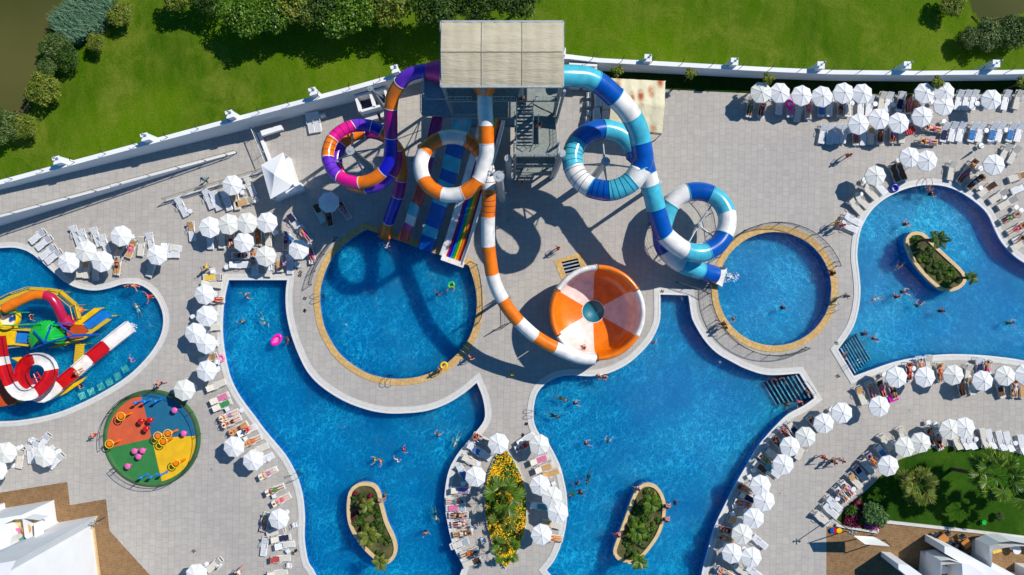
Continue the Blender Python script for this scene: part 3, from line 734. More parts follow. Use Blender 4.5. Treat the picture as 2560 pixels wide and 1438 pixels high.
# ------------------------------------------------------------------ tube slides
COLK = {'P': 'purple', 'O': 'orange', 'K': 'pink', 'M': 'magenta', 'B': 'blue', 'D': 'dkblue', 'L': 'ltblue', 'W': 'white', 'R': 'red', 'Y': 'yellow', 'C': 'crimson', 'V': 'vermilion'}
CN = {'P': 'purple', 'O': 'orange', 'K': 'pink', 'M': 'magenta', 'B': 'deep blue', 'D': 'dark blue', 'L': 'light blue', 'W': 'white', 'R': 'red', 'C': 'crimson'}
def tube_slide(name, pts, rad, label, rimmat='pinkpale', n=18):
    "pts: (Vector, colour key); a key with r is ribbed"
    root = empty(name, Vector((pts[-1][0].x, pts[-1][0].y, 0))); O_ = root.location.copy()
    V = [p for p, _ in pts]; keys = [k for _, k in pts]
    dense = []; dk = []
    m_ = len(V)
    for i in range(m_ - 1):
        p0 = V[max(i - 1, 0)]; p1 = V[i]; p2 = V[i + 1]; p3 = V[min(i + 2, m_ - 1)]
        kk = max(2, int((p2 - p1).length / 0.22))
        for j in range(kk):
            t = j / kk
            dense.append(0.5 * ((2 * p1) + (p2 - p0) * t + (2 * p0 - 5 * p1 + 4 * p2 - p3) * t * t + (3 * p1 - p0 - 3 * p2 + p3) * t ** 3) - O_)
            dk.append(keys[i])
    dense.append(V[-1] - O_); dk.append(keys[-2])
    i = 0
    while i < len(dense) - 1:
        j = i
        while j < len(dense) - 1 and dk[j] == dk[i]: j += 1
        seg = dense[i:j + 1]; key = dk[i]
        mb = MB(); mb.tube(seg, rad, n, caps=False)
        d0 = (seg[1] - seg[0]).normalized()
        mb.tube([seg[0] - d0 * 0.02, seg[0] + d0 * 0.05], rad * 1.05, n, m=1)     # bolted flange
        # side seam
        off = []
        for q in range(len(seg)):
            a = seg[max(q - 1, 0)]; b = seg[min(q + 1, len(seg) - 1)]; t = (b - a).normalized(); x = t.cross(Vector((0, 0, 1))).normalized()
            off.append((seg[q], x))
        for sgn in (-1, 1): mb.tube([p + x * sgn * rad * 1.0 for p, x in off], 0.035, 5, m=0)
        if 'r' in key:
            L_ = 0; 
            for q in range(1, len(seg)):
                L_ += (seg[q] - seg[q - 1]).length
                if L_ > 0.42:
                    L_ = 0; t = (seg[q] - seg[q - 1]).normalized()
                    mb.tube([seg[q] - t * 0.02, seg[q] + t * 0.02], rad * 1.02, n, m=2, caps=False)
        o = mb.build("tube_section", [MT[COLK[key[0]]], MT[rimmat], MT['navy']], root)
        o["label"] = f"{'ribbed ' if 'r' in key else ''}{CN[key[0]]} tube section"
        i = j
    tag(root, label, "water slide")
    return root
def helix(cx, cy, rx, ry, segs, z0, z1, th0, th1, cw=True):
    "segs: list of (theta_start, key); theta in degrees, 0 = east, growing clockwise in the photo"
    out = []; th = th0; sgn = 1 if th1 > th0 else -1
    marks = sorted([s[0] for s in segs], reverse=sgn < 0)
    stops = []
    t = th0
    while (t - th1) * sgn < -1e-6: stops.append(t); t += 18 * sgn
    stops.append(th1); stops = sorted(set(stops + [m_ for m_ in marks if (m_ - th0) * sgn >= 0 and (m_ - th1) * sgn <= 0]), reverse=sgn < 0)
    for t in stops:
        key = None
        for ms, k in segs:
            if (t - ms) * sgn >= -1e-6: key = k
        f = (t - th0) / (th1 - th0)
        out.append((G(cx + rx * math.cos(R(t)), cy + ry * math.sin(R(t)), z0 + (z1 - z0) * f), key))
    return out
# purple / orange / pink double spiral
ps = [(P(1096, 176, 15.3), 'K'), (P(1072, 176, 15.1), 'P'), (P(1048, 179, 14.9), 'P'), (P(1018, 190, 14.5), 'P'), (P(1000, 209, 14.1), 'O'), (P(983, 238, 13.4), 'O'), (P(977, 270, 12.8), 'M'), (P(977, 305, 12.2), 'M'), (P(977, 343, 11.5), 'B')]
ps += helix(952, 429, 71, 66, [(0, 'B'), (42, 'O'), (88, 'K'), (128, 'Pr'), (172, 'Or'), (210, 'Kr'), (255, 'Pr'), (285, 'Br'), (305, 'O'), (350, 'M'), (395, 'P'), (450, 'O'), (505, 'K'), (530, 'P'), (572, 'O'), (622, 'M'), (690, 'O')], 10.8, 5.2, 5, 700)
ps += [(P(1000, 395, 4.9), 'O'), (P(1004, 425, 4.5), 'O'), (P(1002, 450, 4.0), 'M'), (P(994, 490, 3.2), 'B'), (P(978, 535, 1.9), 'B'), (P(971, 556, 1.3), 'O'), (P(965, 582, 0.65), 'O'), (P(962, 594, 0.5), 'O')]
tube_slide("spiral_tube_slide", ps, 0.53, "purple, orange, pink and blue tube slide with a double spiral left of the tower", 'pinkpale')
# blue / white double loop
bs = [(P(1398, 190, 15.2), 'L'), (P(1425, 190, 15.0), 'L'), (P(1462, 193, 14.6), 'L'), (P(1488, 203, 14.3), 'D'), (P(1514, 221, 13.9), 'D'), (P(1538, 243, 13.5), 'W'), (P(1560, 265, 13.1), 'W'), (P(1580, 293, 12.6), 'L'), (P(1595, 325, 12.1), 'L'), (P(1602, 355, 11.6), 'D')]
bs += helix(1483, 443, 73, 70, [(0, 'D'), (22, 'W'), (45, 'Lr'), (85, 'Dr'), (118, 'Wr'), (165, 'Lr'), (212, 'D'), (268, 'L'), (335, 'D')], 11.2, 8.0, 5, 350)
bs += [(P(1606, 395, 7.7), 'D'), (P(1617, 432, 7.3), 'W'), (P(1625, 463, 7.0), 'L'), (P(1633, 490, 6.7), 'L'), (P(1640, 520, 6.3), 'D'), (P(1650, 555, 5.9), 'D')]
bs += [(P(1661, 585, 5.5), 'W'), (P(1686, 609, 5.1), 'W'), (P(1714, 627, 4.8), 'L'), (P(1742, 633, 4.5), 'L'), (P(1768, 628, 4.3), 'D'), (P(1794, 611, 4.1), 'D'), (P(1810, 588, 3.9), 'W'), (P(1818, 560, 3.75), 'W'), (P(1816, 531, 3.6), 'L'), (P(1801, 504, 3.5), 'L'), (P(1778, 486, 3.4), 'D'), (P(1750, 479, 3.3), 'D'), (P(1722, 481, 3.2), 'W'), (P(1697, 492, 3.1), 'W'), (P(1676, 512, 3.0), 'L'), (P(1665, 537, 2.9), 'L'), (P(1656, 570, 2.8), 'D'), (P(1655, 600, 2.6), 'D'), (P(1664, 625, 2.4), 'W'), (P(1682, 645, 2.2), 'W'),
       (P(1706, 661, 2.0), 'L'), (P(1732, 671, 1.8), 'L'), (P(1752, 677, 1.5), 'D'), (P(1775, 684, 1.1), 'D'), (P(1790, 688, 0.9), 'D')]
bslide = tube_slide("looping_tube_slide", bs, 0.86, "dark blue, light blue and white tube slide with two loops right of the tower", 'ltblue', 22)
O_ = bslide.location
mb = MB(); a = P(1787, 687, .35) - O_; b = P(1812, 694, .2) - O_; d = (b - a).normalized(); x = d.cross(Vector((0, 0, 1))).normalized()
mb.add([a - x * .8, b - x * 1.0, b + x * 1.0, a + x * .8, a - x * .8 + Vector((0, 0, .6)), b - x * 1.0 + Vector((0, 0, .35)), b + x * 1.0 + Vector((0, 0, .35)), a + x * .8 + Vector((0, 0, .6))], [(0, 1, 2, 3), (0, 4, 5, 1), (3, 2, 6, 7)])
mb.build("exit_chute", MT['white'], bslide)
# orange / white slide into the bowl
os_ = [(P(1212, 222, 15.4), 'W'), (P(1212, 250, 15.1), 'W'), (P(1213, 285, 14.6), 'W'), (P(1215, 312, 14.3), 'O'), (P(1216, 358, 13.8), 'W'), (P(1216, 385, 13.5), 'W')]
os_ += helix(1156, 466, 66, 64, [(0, 'W'), (32, 'O'), (68, 'W'), (106, 'O'), (152, 'W'), (205, 'O'), (246, 'W'), (292, 'Or'), (335, 'W')], 13.2, 10.6, 6, 345)
os_ += [(P(1219, 425, 10.3), 'Wr'), (P(1222, 470, 9.9), 'Or'), (P(1222, 505, 9.4), 'Or'), (P(1220, 541, 8.9), 'W'), (P(1220, 580, 8.4), 'W'), (P(1221, 614, 8.0), 'O'), (P(1225, 650, 7.6), 'O'), (P(1231, 686, 7.2), 'W'), (P(1241, 718, 6.9), 'W'), (P(1256, 748, 6.6), 'O'), (P(1275, 778, 6.3), 'O'), (P(1297, 804, 6.0), 'W'), (P(1318, 824, 5.8), 'W'), (P(1337, 840, 5.5), 'O'), (P(1362, 856, 5.2), 'O'), (P(1387, 869, 4.9), 'W'), (P(1408, 879, 4.7), 'W'), (P(1432, 889, 4.5), 'W'), (P(1458, 896, 4.3), 'W'), (P(1486, 897, 4.1), 'W')]
oslide = tube_slide("bowl_feeder_slide", os_, 0.58, "orange and white tube slide looping once and running down into the bowl", 'pinkpale')
mb = MB(); a = P(1212, 212, 15.6) - oslide.location; b = P(1212, 236, 15.25) - oslide.location; mb.tube([a, b], [1.15, 0.64], 18, caps=False); mb.build("entry_funnel", MT['orange'], oslide)
mb = MB(); O_ = tw.location
mb = MB(); a = P(1092, 178, 15.3); b = P(1068, 177, 15.05); 
ob = bpy.data.objects["spiral_tube_slide"]; mb.tube([a - ob.location + Vector((.6, 0, 0)), b - ob.location], [1.0, 0.6], 18, caps=False); mb.build("entry_funnel", MT['pink'], ob)
mb = MB(); oo = ob.location; a = P(963, 590, .35) - oo; b = P(958, 600, .2) - oo; d = (b - a).normalized(); x = d.cross(Vector((0, 0, 1))).normalized()
mb.add([a - x * .5, b - x * .62, b + x * .62, a + x * .5, a - x * .55 + Vector((0, 0, .5)), b - x * .65 + Vector((0, 0, .35)), b + x * .65 + Vector((0, 0, .35)), a + x * .55 + Vector((0, 0, .5))], [(0, 1, 2, 3), (0, 4, 5, 1), (3, 2, 6, 7)])
mb.build("exit_chute", MT['orange'], ob)

# ------------------------------------------------------------------ the bowl
bw = empty("slide_bowl", G(1481, 778)); tag(bw, "big orange and white striped bowl with a dark centre hole", "slide bowl")
RB = 4.42
for i in range(6):
    a0 = R(30 + 60 * i); a1 = R(90 + 60 * i); white = i % 2 == 1
    mb = MB(); mb.lathe((0, 0, 0), [(1.12, .75), (1.6, .85), (2.4, 1.05), (3.2, 1.35), (3.7, 1.75), (3.9, 2.4), (3.96, 3.6)], 14, 0, a0, a1)
    o = mb.build("bowl_panel", MT['pinkpale' if white else 'orange'], bw); o["label"] = ("white" if white else "orange") + " bowl panel"
for i in range(6):
    a0 = R(30 + 60 * i + 0.7); a1 = R(90 + 60 * i - 0.7); white = i % 2 == 1
    mb = MB(); mb.lathe((0, 0, 0), [(3.96, 3.6), (3.98, 4.15), (4.1, 4.42), (4.28, 4.5), (4.45, 4.4), (4.52, 4.15), (4.5, 3.0), (4.2, 2.0), (3.6, 1.3)], 14, 0, a0, a1)
    mb.lathe((0, 0, 0), [(4.52, 3.0), (4.58, 3.0), (4.58, 4.2), (4.46, 4.48), (4.28, 4.56), (4.1, 4.48)], 1, 0, a0, a0 + R(1.0))
    o = mb.build("bowl_rim", MT['white' if white else 'orange'], bw); o["label"] = ("white" if white else "orange") + " rim section of the bowl"
mb = MB(); mb.lathe((0, 0, 0), [(1.12, .75), (1.12, 0.55), (0.0, 0.5)], 32); mb.build("centre_hole", MT['deepteal'], bw)
mb = MB(); mb.torus((0, 0, .76), 1.13, 0.05, 32, 6); mb.build("hole_ring", MT['pinkpale'], bw)
for i in range(8):
    a = R(22 + 45 * i); mb = MB(); c, s_ = math.cos(a), math.sin(a)
    mb.tube([(3.9 * c, 3.9 * s_, 0), (3.9 * c, 3.9 * s_, 1.5)], 0.1, 8); mb.tube([(3.9 * c, 3.9 * s_, .6), (1.6 * c, 1.6 * s_, .5)], 0.06, 6)
    mb.build("support_leg", MT['steel_pale'], bw)

# ------------------------------------------------------------------ support poles
def pole(gx, gy, z, label, arms=(), r=0.34, mat='steel_pale'):
    o = empty("support_pole", G(gx, gy)); mb = MB(); mb.cyl((0, 0, 0), r * 1.1, z, 20, 0, r * 0.85); mb.cyl((0, 0, 0), r * 1.9, 0.08, 20)
    mb.build("shaft", MT[mat], o)
    mb = MB(); mb.cyl((0, 0, z), r * 1.15, 0.12, 20); mb.cyl((0, 0, z + .12), r * 0.4, 0.06, 12); mb.build("cap", MT[mat], o)
    for (ax, ay, az, zz) in arms:
        a = MB(); q = G(ax, ay, az) - G(gx, gy); a.tube([(0, 0, zz), q], 0.075, 8); a.tube([(0, 0, zz - 1.1), q * 0.55 + Vector((0, 0, zz * 0.45 - .05))], 0.05, 6); a.build("arm", MT[mat], o)
    return tag(o, label, "pole")
pole(927, 420, 8.8, "grey steel pole in the middle of the purple spiral slide", [(876, 440, 7.2, 8.3), (920, 364, 6.6, 8.5), (965, 490, 7.6, 8.2), (990, 400, 6.2, 8.0)])
pole(1485, 443, 8.6, "grey steel pole in the middle of the large blue slide loop", [(1412, 452, 8.6, 7.6), (1487, 512, 9.4, 7.9), (1538, 460, 9.6, 7.6), (1478, 378, 8.4, 8.2)])
pole(1254, 500, 14.8, "tall grey steel pole right of the orange and white slide loop", [(1220, 472, 12.8, 14.3), (1222, 500, 9.6, 9.6)], 0.38)
pole(1726, 569, 3.6, "short grey pole in the middle of the small blue slide loop", [(1690, 628, 3.6, 3.2), (1765, 508, 3.2, 3.3), (1775, 610, 3.2, 3.1)], 0.16)
pole(1613, 480, 6.6, "grey steel pole under the blue slide between its two loops", [(1622, 478, 6.2, 6.3)], 0.2)
pole(1272, 735, 5.4, "grey steel pole under the orange and white slide above the railing cage", [(1262, 742, 5.9, 5.2)], 0.16)
pole(982, 300, 11.0, "dark steel pole under the purple slide north of its spiral", [(1012, 322, 11.4, 10.4)], 0.2, 'steel')
pole(1052, 430, 6.2, "dark slim steel pole between the purple slide and the orange loop", [(1080, 470, 6.0, 5.8)], 0.14, 'steel')

# ------------------------------------------------------------------ open chutes into the splash pool
def chute(name, pts, width, label, lanes_=None, side=0.35, wall=None, w_end=None):
    "pts (px,py,z,key) in photo pixels"
    root = empty(name, P(*pts[-1][:3]) * Vector((1, 1, 0)) if False else Vector((P(*pts[-1][:3]).x, P(*pts[-1][:3]).y, 0))); O_ = root.location.copy()
    V = [P(a, b, c) for a, b, c, _ in pts]; n = len(V)
    dense = []; keys = []
    for i in range(n - 1):
        p0 = V[max(i - 1, 0)]; p1 = V[i]; p2 = V[i + 1]; p3 = V[min(i + 2, n - 1)]; kk = max(2, int((p2 - p1).length / 0.35))
        for j in range(kk):
            t = j / kk
            dense.append(0.5 * ((2 * p1) + (p2 - p0) * t + (2 * p0 - 5 * p1 + 4 * p2 - p3) * t * t + (3 * p1 - p0 - 3 * p2 + p3) * t ** 3) - O_); keys.append(pts[i][3])
    dense.append(V[-1] - O_); keys.append(pts[-2][3]); N = len(dense)
    w_end = w_end or width
    def fr(i):
        a = dense[max(i - 1, 0)]; b = dense[min(i + 1, N - 1)]; t = (b - a); t.z = 0; t.normalize(); return Vector((t.y, -t.x, 0))
    wd = [width + (w_end - width) * i / (N - 1) for i in range(N)]
    if lanes_ is None:
        i = 0
        while i < N - 1:
            j = i
            while j < N - 1 and keys[j] == keys[i]: j += 1
            mb = MB(); prof = [(-1, side), (-0.96, 0.08), (-0.6, 0.0), (0, -0.02), (0.6, 0.0), (0.96, 0.08), (1, side), (1.12, side), (1.12, -.1), (-1.12, -.1), (-1.12, side)]
            np_ = len(prof); vs = []
            for q in range(i, j + 1):
                x = fr(q)
                for u, h in prof: vs.append(dense[q] + x * (u * wd[q] / 2) + Vector((0, 0, h)))
            m_ = j - i + 1
            mb.add(vs, [(a * np_ + b, a * np_ + (b + 1) % np_, (a + 1) * np_ + (b + 1) % np_, (a + 1) * np_ + b) for a in range(m_ - 1) for b in range(np_)], 0)
            o = mb.build("chute_section", MT[COLK.get(keys[i], keys[i])], root); i = j
    else:
        tot = sum(f for f, _ in lanes_); u0 = -1
        for f, c in lanes_:
            u1 = u0 + 2 * f / tot; mb = MB(); vs = []
            for q in range(N):
                x = fr(q)
                for u, h in ((u0, 0.06), (u0 + .02, -.02), (u1 - .02, -.02), (u1, 0.06)): vs.append(dense[q] + x * (u * wd[q] / 2) + Vector((0, 0, h)))
            mb.add(vs, [(a * 4 + b, a * 4 + b + 1, (a + 1) * 4 + b + 1, (a + 1) * 4 + b) for a in range(N - 1) for b in range(3)], 0)
            mb.build("slide_lane", MT[c], root); u0 = u1
        for sg, ww in ((-1, wall[0]), (1, wall[1])):
            mb = MB(); vs = []
            for q in range(N):
                x = fr(q) * sg
                for u, h in ((wd[q] / 2, -.1), (wd[q] / 2, 0.12), (wd[q] / 2 + ww * .45, 0.2), (wd[q] / 2 + ww * .8, side), (wd[q] / 2 + ww, side), (wd[q] / 2 + ww, -.12)): vs.append(dense[q] + x * u + Vector((0, 0, h)))
            mb.add(vs, [(a * 6 + b, a * 6 + (b + 1) % 6, (a + 1) * 6 + (b + 1) % 6, (a + 1) * 6 + b) for a in range(N - 1) for b in range(6)], 0)
            mb.build("side_wall", MT['white'], root)
    for i in range(3, N - 4, max(1, N // 5)):
        mb = MB(); q = dense[i]; x = fr(i)
        for sg in (-1, 1): mb.tube([Vector((q.x, q.y, 0)) + x * sg * width * .35, q + x * sg * width * .35 - Vector((0, 0, .1))], 0.06, 6)
        mb.bar(q - x * width * .5 - Vector((0, 0, .16)), q + x * width * .5 - Vector((0, 0, .16)), 0.1, 0.12)
        mb.build("support_frame", MT['steel'], root)
    tag(root, label, "water slide"); return root
chute("narrow_slide", [(1100, 270, 8.8, 'M'), (1093, 305, 8.2, 'M'), (1083, 345, 7.4, 'V'), (1078, 365, 7.0, 'W'), (1073, 392, 6.4, 'M'), (1064, 432, 5.4, 'V'), (1056, 470, 4.4, 'V'), (1045, 505, 3.5, 'V'), (1040, 512, 3.2, 'L'), (1031, 540, 2.3, 'W'), (1024, 562, 1.6, 'K'), (1017, 578, 1.1, 'V'), (1009, 604, 0.35, 'V')], 0.82, "narrow magenta, red and white slide ending in the splash pool", side=0.5)
chute("wide_blue_slide", [(1163, 262, 9.0, 'D'), (1158, 292, 8.6, 'L'), (1147, 345, 7.4, 'D'), (1133, 392, 6.2, 'L'), (1125, 428, 5.3, 'D'), (1117, 455, 4.6, 'L'), (1104, 495, 3.7, 'L'), (1099, 512, 3.2, 'D'), (1089, 545, 2.3, 'D'), (1080, 568, 1.7, 'L'), (1073, 592, 1.1, 'D'), (1063, 628, 0.25, 'D')], 1.45, "wide dark and light blue open slide ending in the splash pool", side=0.3, w_end=1.3)
rb = chute("rainbow_slide", [(1236, 296, 7.9, 0), (1224, 345, 6.7, 0), (1207, 405, 5.3, 0), (1188, 470, 3.9, 0), (1168, 540, 2.3, 0), (1150, 600, 1.0, 0), (1132, 650, 0.3, 0)], 1.30, "long rainbow striped slide with white side walls ending in the splash pool",
           [(1, 'darkred'), (1, 'orange'), (1, 'yellow'), (1, 'green'), (1, 'skyblue'), (1, 'blue'), (1, 'crimson')], 0.45, (0.35, 0.62), w_end=1.55)
mb = MB(); O_ = rb.location; mb.bar(P(1104, 644, .35) - O_, P(1160, 664, .35) - O_, 0.5, 0.4); mb.build("end_lip", MT['white'], rb)
# ------------------------------------------------------------------ foliage
def mat_leaf(name, c1, c2, c3, rough=0.5, trans=0.25):
    m, nt, b = newmat(name)
    g = nt.nodes.new("ShaderNodeNewGeometry"); r = nt.nodes.new("ShaderNodeValToRGB")
    e = r.color_ramp.elements; e[0].color = rgba(lin(c1)); e[1].color = rgba(lin(c3)); x = e.new(0.55); x.color = rgba(lin(c2))
    nt.links.new(g.outputs["Random Per Island"], r.inputs[0]); nt.links.new(r.outputs[0], b.inputs["Base Color"])
    b.inputs["Roughness"].default_value = rough; b.inputs["Specular IOR Level"].default_value = 0.35
    t = nt.nodes.new("ShaderNodeBsdfTranslucent"); nt.links.new(r.outputs[0], t.inputs[0])
    mx = nt.nodes.new("ShaderNodeMixShader"); mx.inputs[0].default_value = trans
    nt.links.new(b.outputs[0], mx.inputs[1]); nt.links.new(t.outputs[0], mx.inputs[2]); nt.links.new(mx.outputs[0], nt.nodes["Material Output"].inputs[0])
    return m
LF = dict(glossy=mat_leaf("glossy_leaves", "2f5410", "4c7418", "94b03c", 0.3), olive=mat_leaf("olive_leaves", "4a6212", "6f8424", "a3a040", 0.5),
          dark=mat_leaf("dark_leaves", "20380c", "365614", "5c7c24", 0.5), scrub=mat_leaf("scrub_leaves", "38501c", "4d6a2a", "7f8c50", 0.6),
          reed=mat_leaf("reed_leaves", "3f6a46", "5a8260", "86a080", 0.6), palm=mat_leaf("palm_leaves", "355c10", "587f1c", "8a9a34", 0.4, 0.35),
          round=mat_leaf("bush_leaves", "2f5524", "4c7838", "86a868", 0.5), red=mat_leaf("red_leaves", "4a0a1c", "7a1230", "8a2c50", 0.5),
          palmd=mat_leaf("dry_palm_leaves", "4c6618", "6c7e28", "98903c", 0.5, 0.3), yflower=mat_leaf("marigold_petals", "e08a00", "f4c400", "ffe030", 0.6, 0.1),
          fgreen=mat_leaf("flower_bed_leaves", "2c4a10", "45701c", "6a8c2a", 0.6), pinkf=mat_leaf("pink_petals", "a02878", "c04898", "e080c0", 0.6, 0.1))
MT['bark'] = M("bark", "6b5338", 0.9, 0.35, 6, bmp=0.5)
MT['soil'] = M("dry_soil", "5e5a34", 0.95, 0.35, 1.2, obj=False, col2="3a3a1a", bmp=0.4)
def leafcloud(rng, lobes, n, size, elong=1.6, flat=0.5, shell=0.55):
    "lobes: (x,y,z,rx,ry,rz); leaves lie mostly in the outer shell"
    vs = []; fs = []
    wts = [l[3] * l[4] for l in lobes]
    for i in range(n):
        l = rng.choices(lobes, wts)[0]
        d = Vector((rng.gauss(0, 1), rng.gauss(0, 1), rng.gauss(0, 1))).normalized()
        if d.z < -0.2: d.z = -d.z * 0.5
        rr = shell + (1 - shell) * rng.random() ** 0.6
        rr *= 1 + 0.16 * math.sin(d.x * 7 + l[0] * 3) * math.cos(d.y * 6 + l[1] * 2)
        c = Vector((l[0] + d.x * l[3] * rr, l[1] + d.y * l[4] * rr, l[2] + d.z * l[5] * rr))
        nrm = (d + Vector((rng.gauss(0, flat), rng.gauss(0, flat), rng.gauss(0, flat) + 0.3))).normalized()
        a = nrm.orthogonal().normalized(); a.rotate(Matrix.Rotation(rng.random() * 6.28, 3, nrm)); b = nrm.cross(a)
        s = size * rng.uniform(0.6, 1.3); k = len(vs)
        vs += [c - a * s * elong * .5, c - b * s * .5 + nrm * s * .1, c + a * s * elong * .5, c + b * s * .5 + nrm * s * .1]
        fs.append((k, k + 1, k + 2, k + 3))
    return vs, fs
def crown_variant(name, seed, mat, nl, n, size, squash=0.6, spread=0.62, lobe=0.5, shell=0.55, elong=1.6):
    rng = random.Random(seed); lobes = [(0, 0, 0.15, 0.55, 0.55, 0.55 * squash)]
    for i in range(nl):
        a = 6.28 * i / nl + rng.uniform(-.3, .3); r = spread * rng.uniform(0.7, 1.1); q = lobe * rng.uniform(0.7, 1.15)
        lobes.append((r * math.cos(a), r * math.sin(a), rng.uniform(-.15, .2), q, q, q * squash * 1.3))
    vs, fs = leafcloud(rng, lobes, n, size, elong, shell=shell)
    mb = MB(); mb.add(vs, fs); o = mb.build(name, LF[mat]); me = o.data; bpy.data.objects.remove(o); return me
CV = {}
def crowns(key, mat, k, **kw): CV[key] = [crown_variant("crown", 11 * i + len(CV) * 101, mat, **kw) for i in range(k)]
crowns('glossy', 'glossy', 2, nl=8, n=6500, size=0.062)
crowns('olive', 'olive', 2, nl=7, n=4200, size=0.07)
crowns('dark', 'dark', 2, nl=8, n=5000, size=0.065)
crowns('scrub', 'scrub', 2, nl=7, n=3800, size=0.07, shell=0.4, elong=2.2)
crowns('round', 'round', 1, nl=9, n=5200, size=0.075)
crowns('young', 'olive', 1, nl=4, n=420, size=0.2, shell=0.2, elong=2.4)
TRUNKS = {}
def tree(px, py, rpx, kind, label, group, name="tree", h=None, squash=1.0, cat=None):
    r = rpx / S; h = h or r * 1.25
    c = P(px, py, h); root = empty(name, Vector((c.x, c.y, 0)))
    rng = random.Random(int(px * 7 + py))
    me = rng.choice(CV[kind]); o = bpy.data.objects.new("crown", me); COL.objects.link(o)
    o.location = (0, 0, h); o.scale = (r * rng.uniform(.95, 1.08), r * rng.uniform(.92, 1.05), r * squash); o.rotation_euler = (0, 0, rng.random() * 6.28); link_child(o, root)
    mb = MB(); tr = max(0.05, r * 0.07)
    mb.tube([(0, 0, 0), (.05 * r, .03 * r, h * .5), (0, 0, h * .95)], [tr, tr * .75, tr * .45], 8)
    for i in range(5):
        a = 6.28 * i / 5 + rng.random(); e = Vector((math.cos(a) * r * .6, math.sin(a) * r * .6, h + r * .15))
        mb.tube([(0, 0, h * .45), e * .5 + Vector((0, 0, h * .3)), e], [tr * .5, tr * .35, tr * .12], 6)
    mb.build("trunk", MT['bark'], root)
    tag(root, label, cat or "tree", group); return root
MG = "trees along the meadow edge"
for a in [(608, 40, 56, 'glossy', "glossy dark green tree at the top edge, leftmost of the meadow trees"), (690, 18, 58, 'glossy', "glossy green tree between two olive trees at the top edge of the meadow"),
          (745, 14, 54, 'olive', "pale olive tree at the top edge right of the glossy trees"), (800, 18, 56, 'dark', "dark green tree behind the pale olive tree at the top edge"),
          (872, 32, 64, 'glossy', "largest glossy round tree at the top edge left of the tower roof"), (970, 6, 56, 'olive', "olive green tree at the top edge just left of the tower roof"),
          (1085, 0, 62, 'dark', "dark tree above the left half of the tower roof"), (1185, -4, 62, 'dark', "dark tree above the middle of the tower roof"), (1285, -8, 58, 'dark', "dark tree above the right half of the tower roof"),
          (515, -4, 44, 'dark', "small dark tree at the top edge left of the glossy trees"), (440, -8, 38, 'olive', "small olive tree cut by the top edge near the reeds")]:
    tree(*a, MG, h=4.4 if a[0] > 1000 else (3.0 if a[2] > 45 else 2.2))
BG = "bushes and small trees on the muddy river bank"
for a in [(302, 38, 34, 'olive', "rounded olive bush beside the grey green reeds at the top left"), (238, 106, 24, 'olive', "small yellow green sapling on the meadow below the reeds"),
          (110, 220, 44, 'olive', "large yellow green bush overhanging the muddy river"), (140, 112, 42, 'scrub', "dense green bush on the river bank below the reeds"), (160, 142, 34, 'dark', "darker bush joined to the bank below the reeds"), (118, 165, 26, 'scrub', "low scrub bush at the water edge above the yellow green bush"),
          (20, 322, 40, 'scrub', "brownish bush at the left edge under the muddy river"), (62, 318, 32, 'olive', "green bush right of the brownish bush at the left edge"),
          (2376, 8, 34, 'olive', "olive bush at the top edge left of the right hand river"), (2425, 92, 28, 'scrub', "sparse grey green bush below the right hand river"), (2472, 90, 40, 'scrub', "wide scrub bush on the bank of the right hand river"), (2538, 78, 46, 'dark', "dark leafy bush in the upper right corner")]:
    tree(*a, BG, name="bush", h=1.3, squash=0.8, cat="bush")
# reeds on the bank
rng = random.Random(3); mb = MB(); vs = []; fs = []
rp_ = [G(x, y) for x, y in [(232, -10), (300, -10), (300, 40), (262, 90), (215, 112), (186, 125), (170, 95), (148, 68), (180, 30)]]
xs = [p.x for p in rp_]; ys = [p.y for p in rp_]
while len(fs) < 5200:
    x = rng.uniform(min(xs), max(xs)); y = rng.uniform(min(ys), max(ys))
    if not inside((x, y), rp_): continue
    a = rng.gauss(2.4, 0.5); l = rng.uniform(0.35, 0.9); z = rng.uniform(0.2, 1.5); d = Vector((math.cos(a) * l, math.sin(a) * l, rng.uniform(-.2, .4))); s_ = Vector((-math.sin(a), math.cos(a), 0)) * 0.035
    c = Vector((x, y, z)); k = len(vs); vs += [c - s_, c + s_, c + d + s_ * .3, c + d - s_ * .3]; fs.append((k, k + 1, k + 2, k + 3))
mb.add(vs, fs); tag(mb.build("reeds", LF['reed']), kind='stuff')
for i, (x, y) in enumerate([(1543, 178), (1727, 184), (1922, 196), (2345, 206), (2556, 206)]):
    t = tree(x, y, 15, 'young', ["young thin tree in the grass strip beside the blue slide top", "young leaning tree in the grass strip right of the beige sunshade", "young tree in the grass strip above the leftmost parasol row", "young tree in the grass strip between two parasols", "young tree in the grass strip at the right edge"][i], "young trees in the grass strip", name="sapling", h=2.6)
# fallen branches
for i, (x, y, a) in enumerate([(68, 264, 50), (36, 276, -10), (2430, 40, -50), (2470, 50, 10)]):
    mb = MB(); d = Vector((math.cos(R(a)), math.sin(R(a)), 0)); mb.tube([Vector((0, 0, .06)), d * .5 + Vector((.05, 0, .1)), d * 1.1 + Vector((0, 0, .05))], [.06, .05, .02], 6)
    mb.tube([d * .5 + Vector((0, 0, .08)), d * .7 + Vector((.25, .1, .1))], [.03, .012], 5)
    tag(mb.build("driftwood", MT['bark'], loc=P(x, y)), ["pale driftwood stick at the left river edge by the yellow green bush", "thin curved driftwood stick lying in the left river", "pale driftwood stick at the left rim of the right hand river", "thin driftwood stick lying in the right hand river"][i], "driftwood")

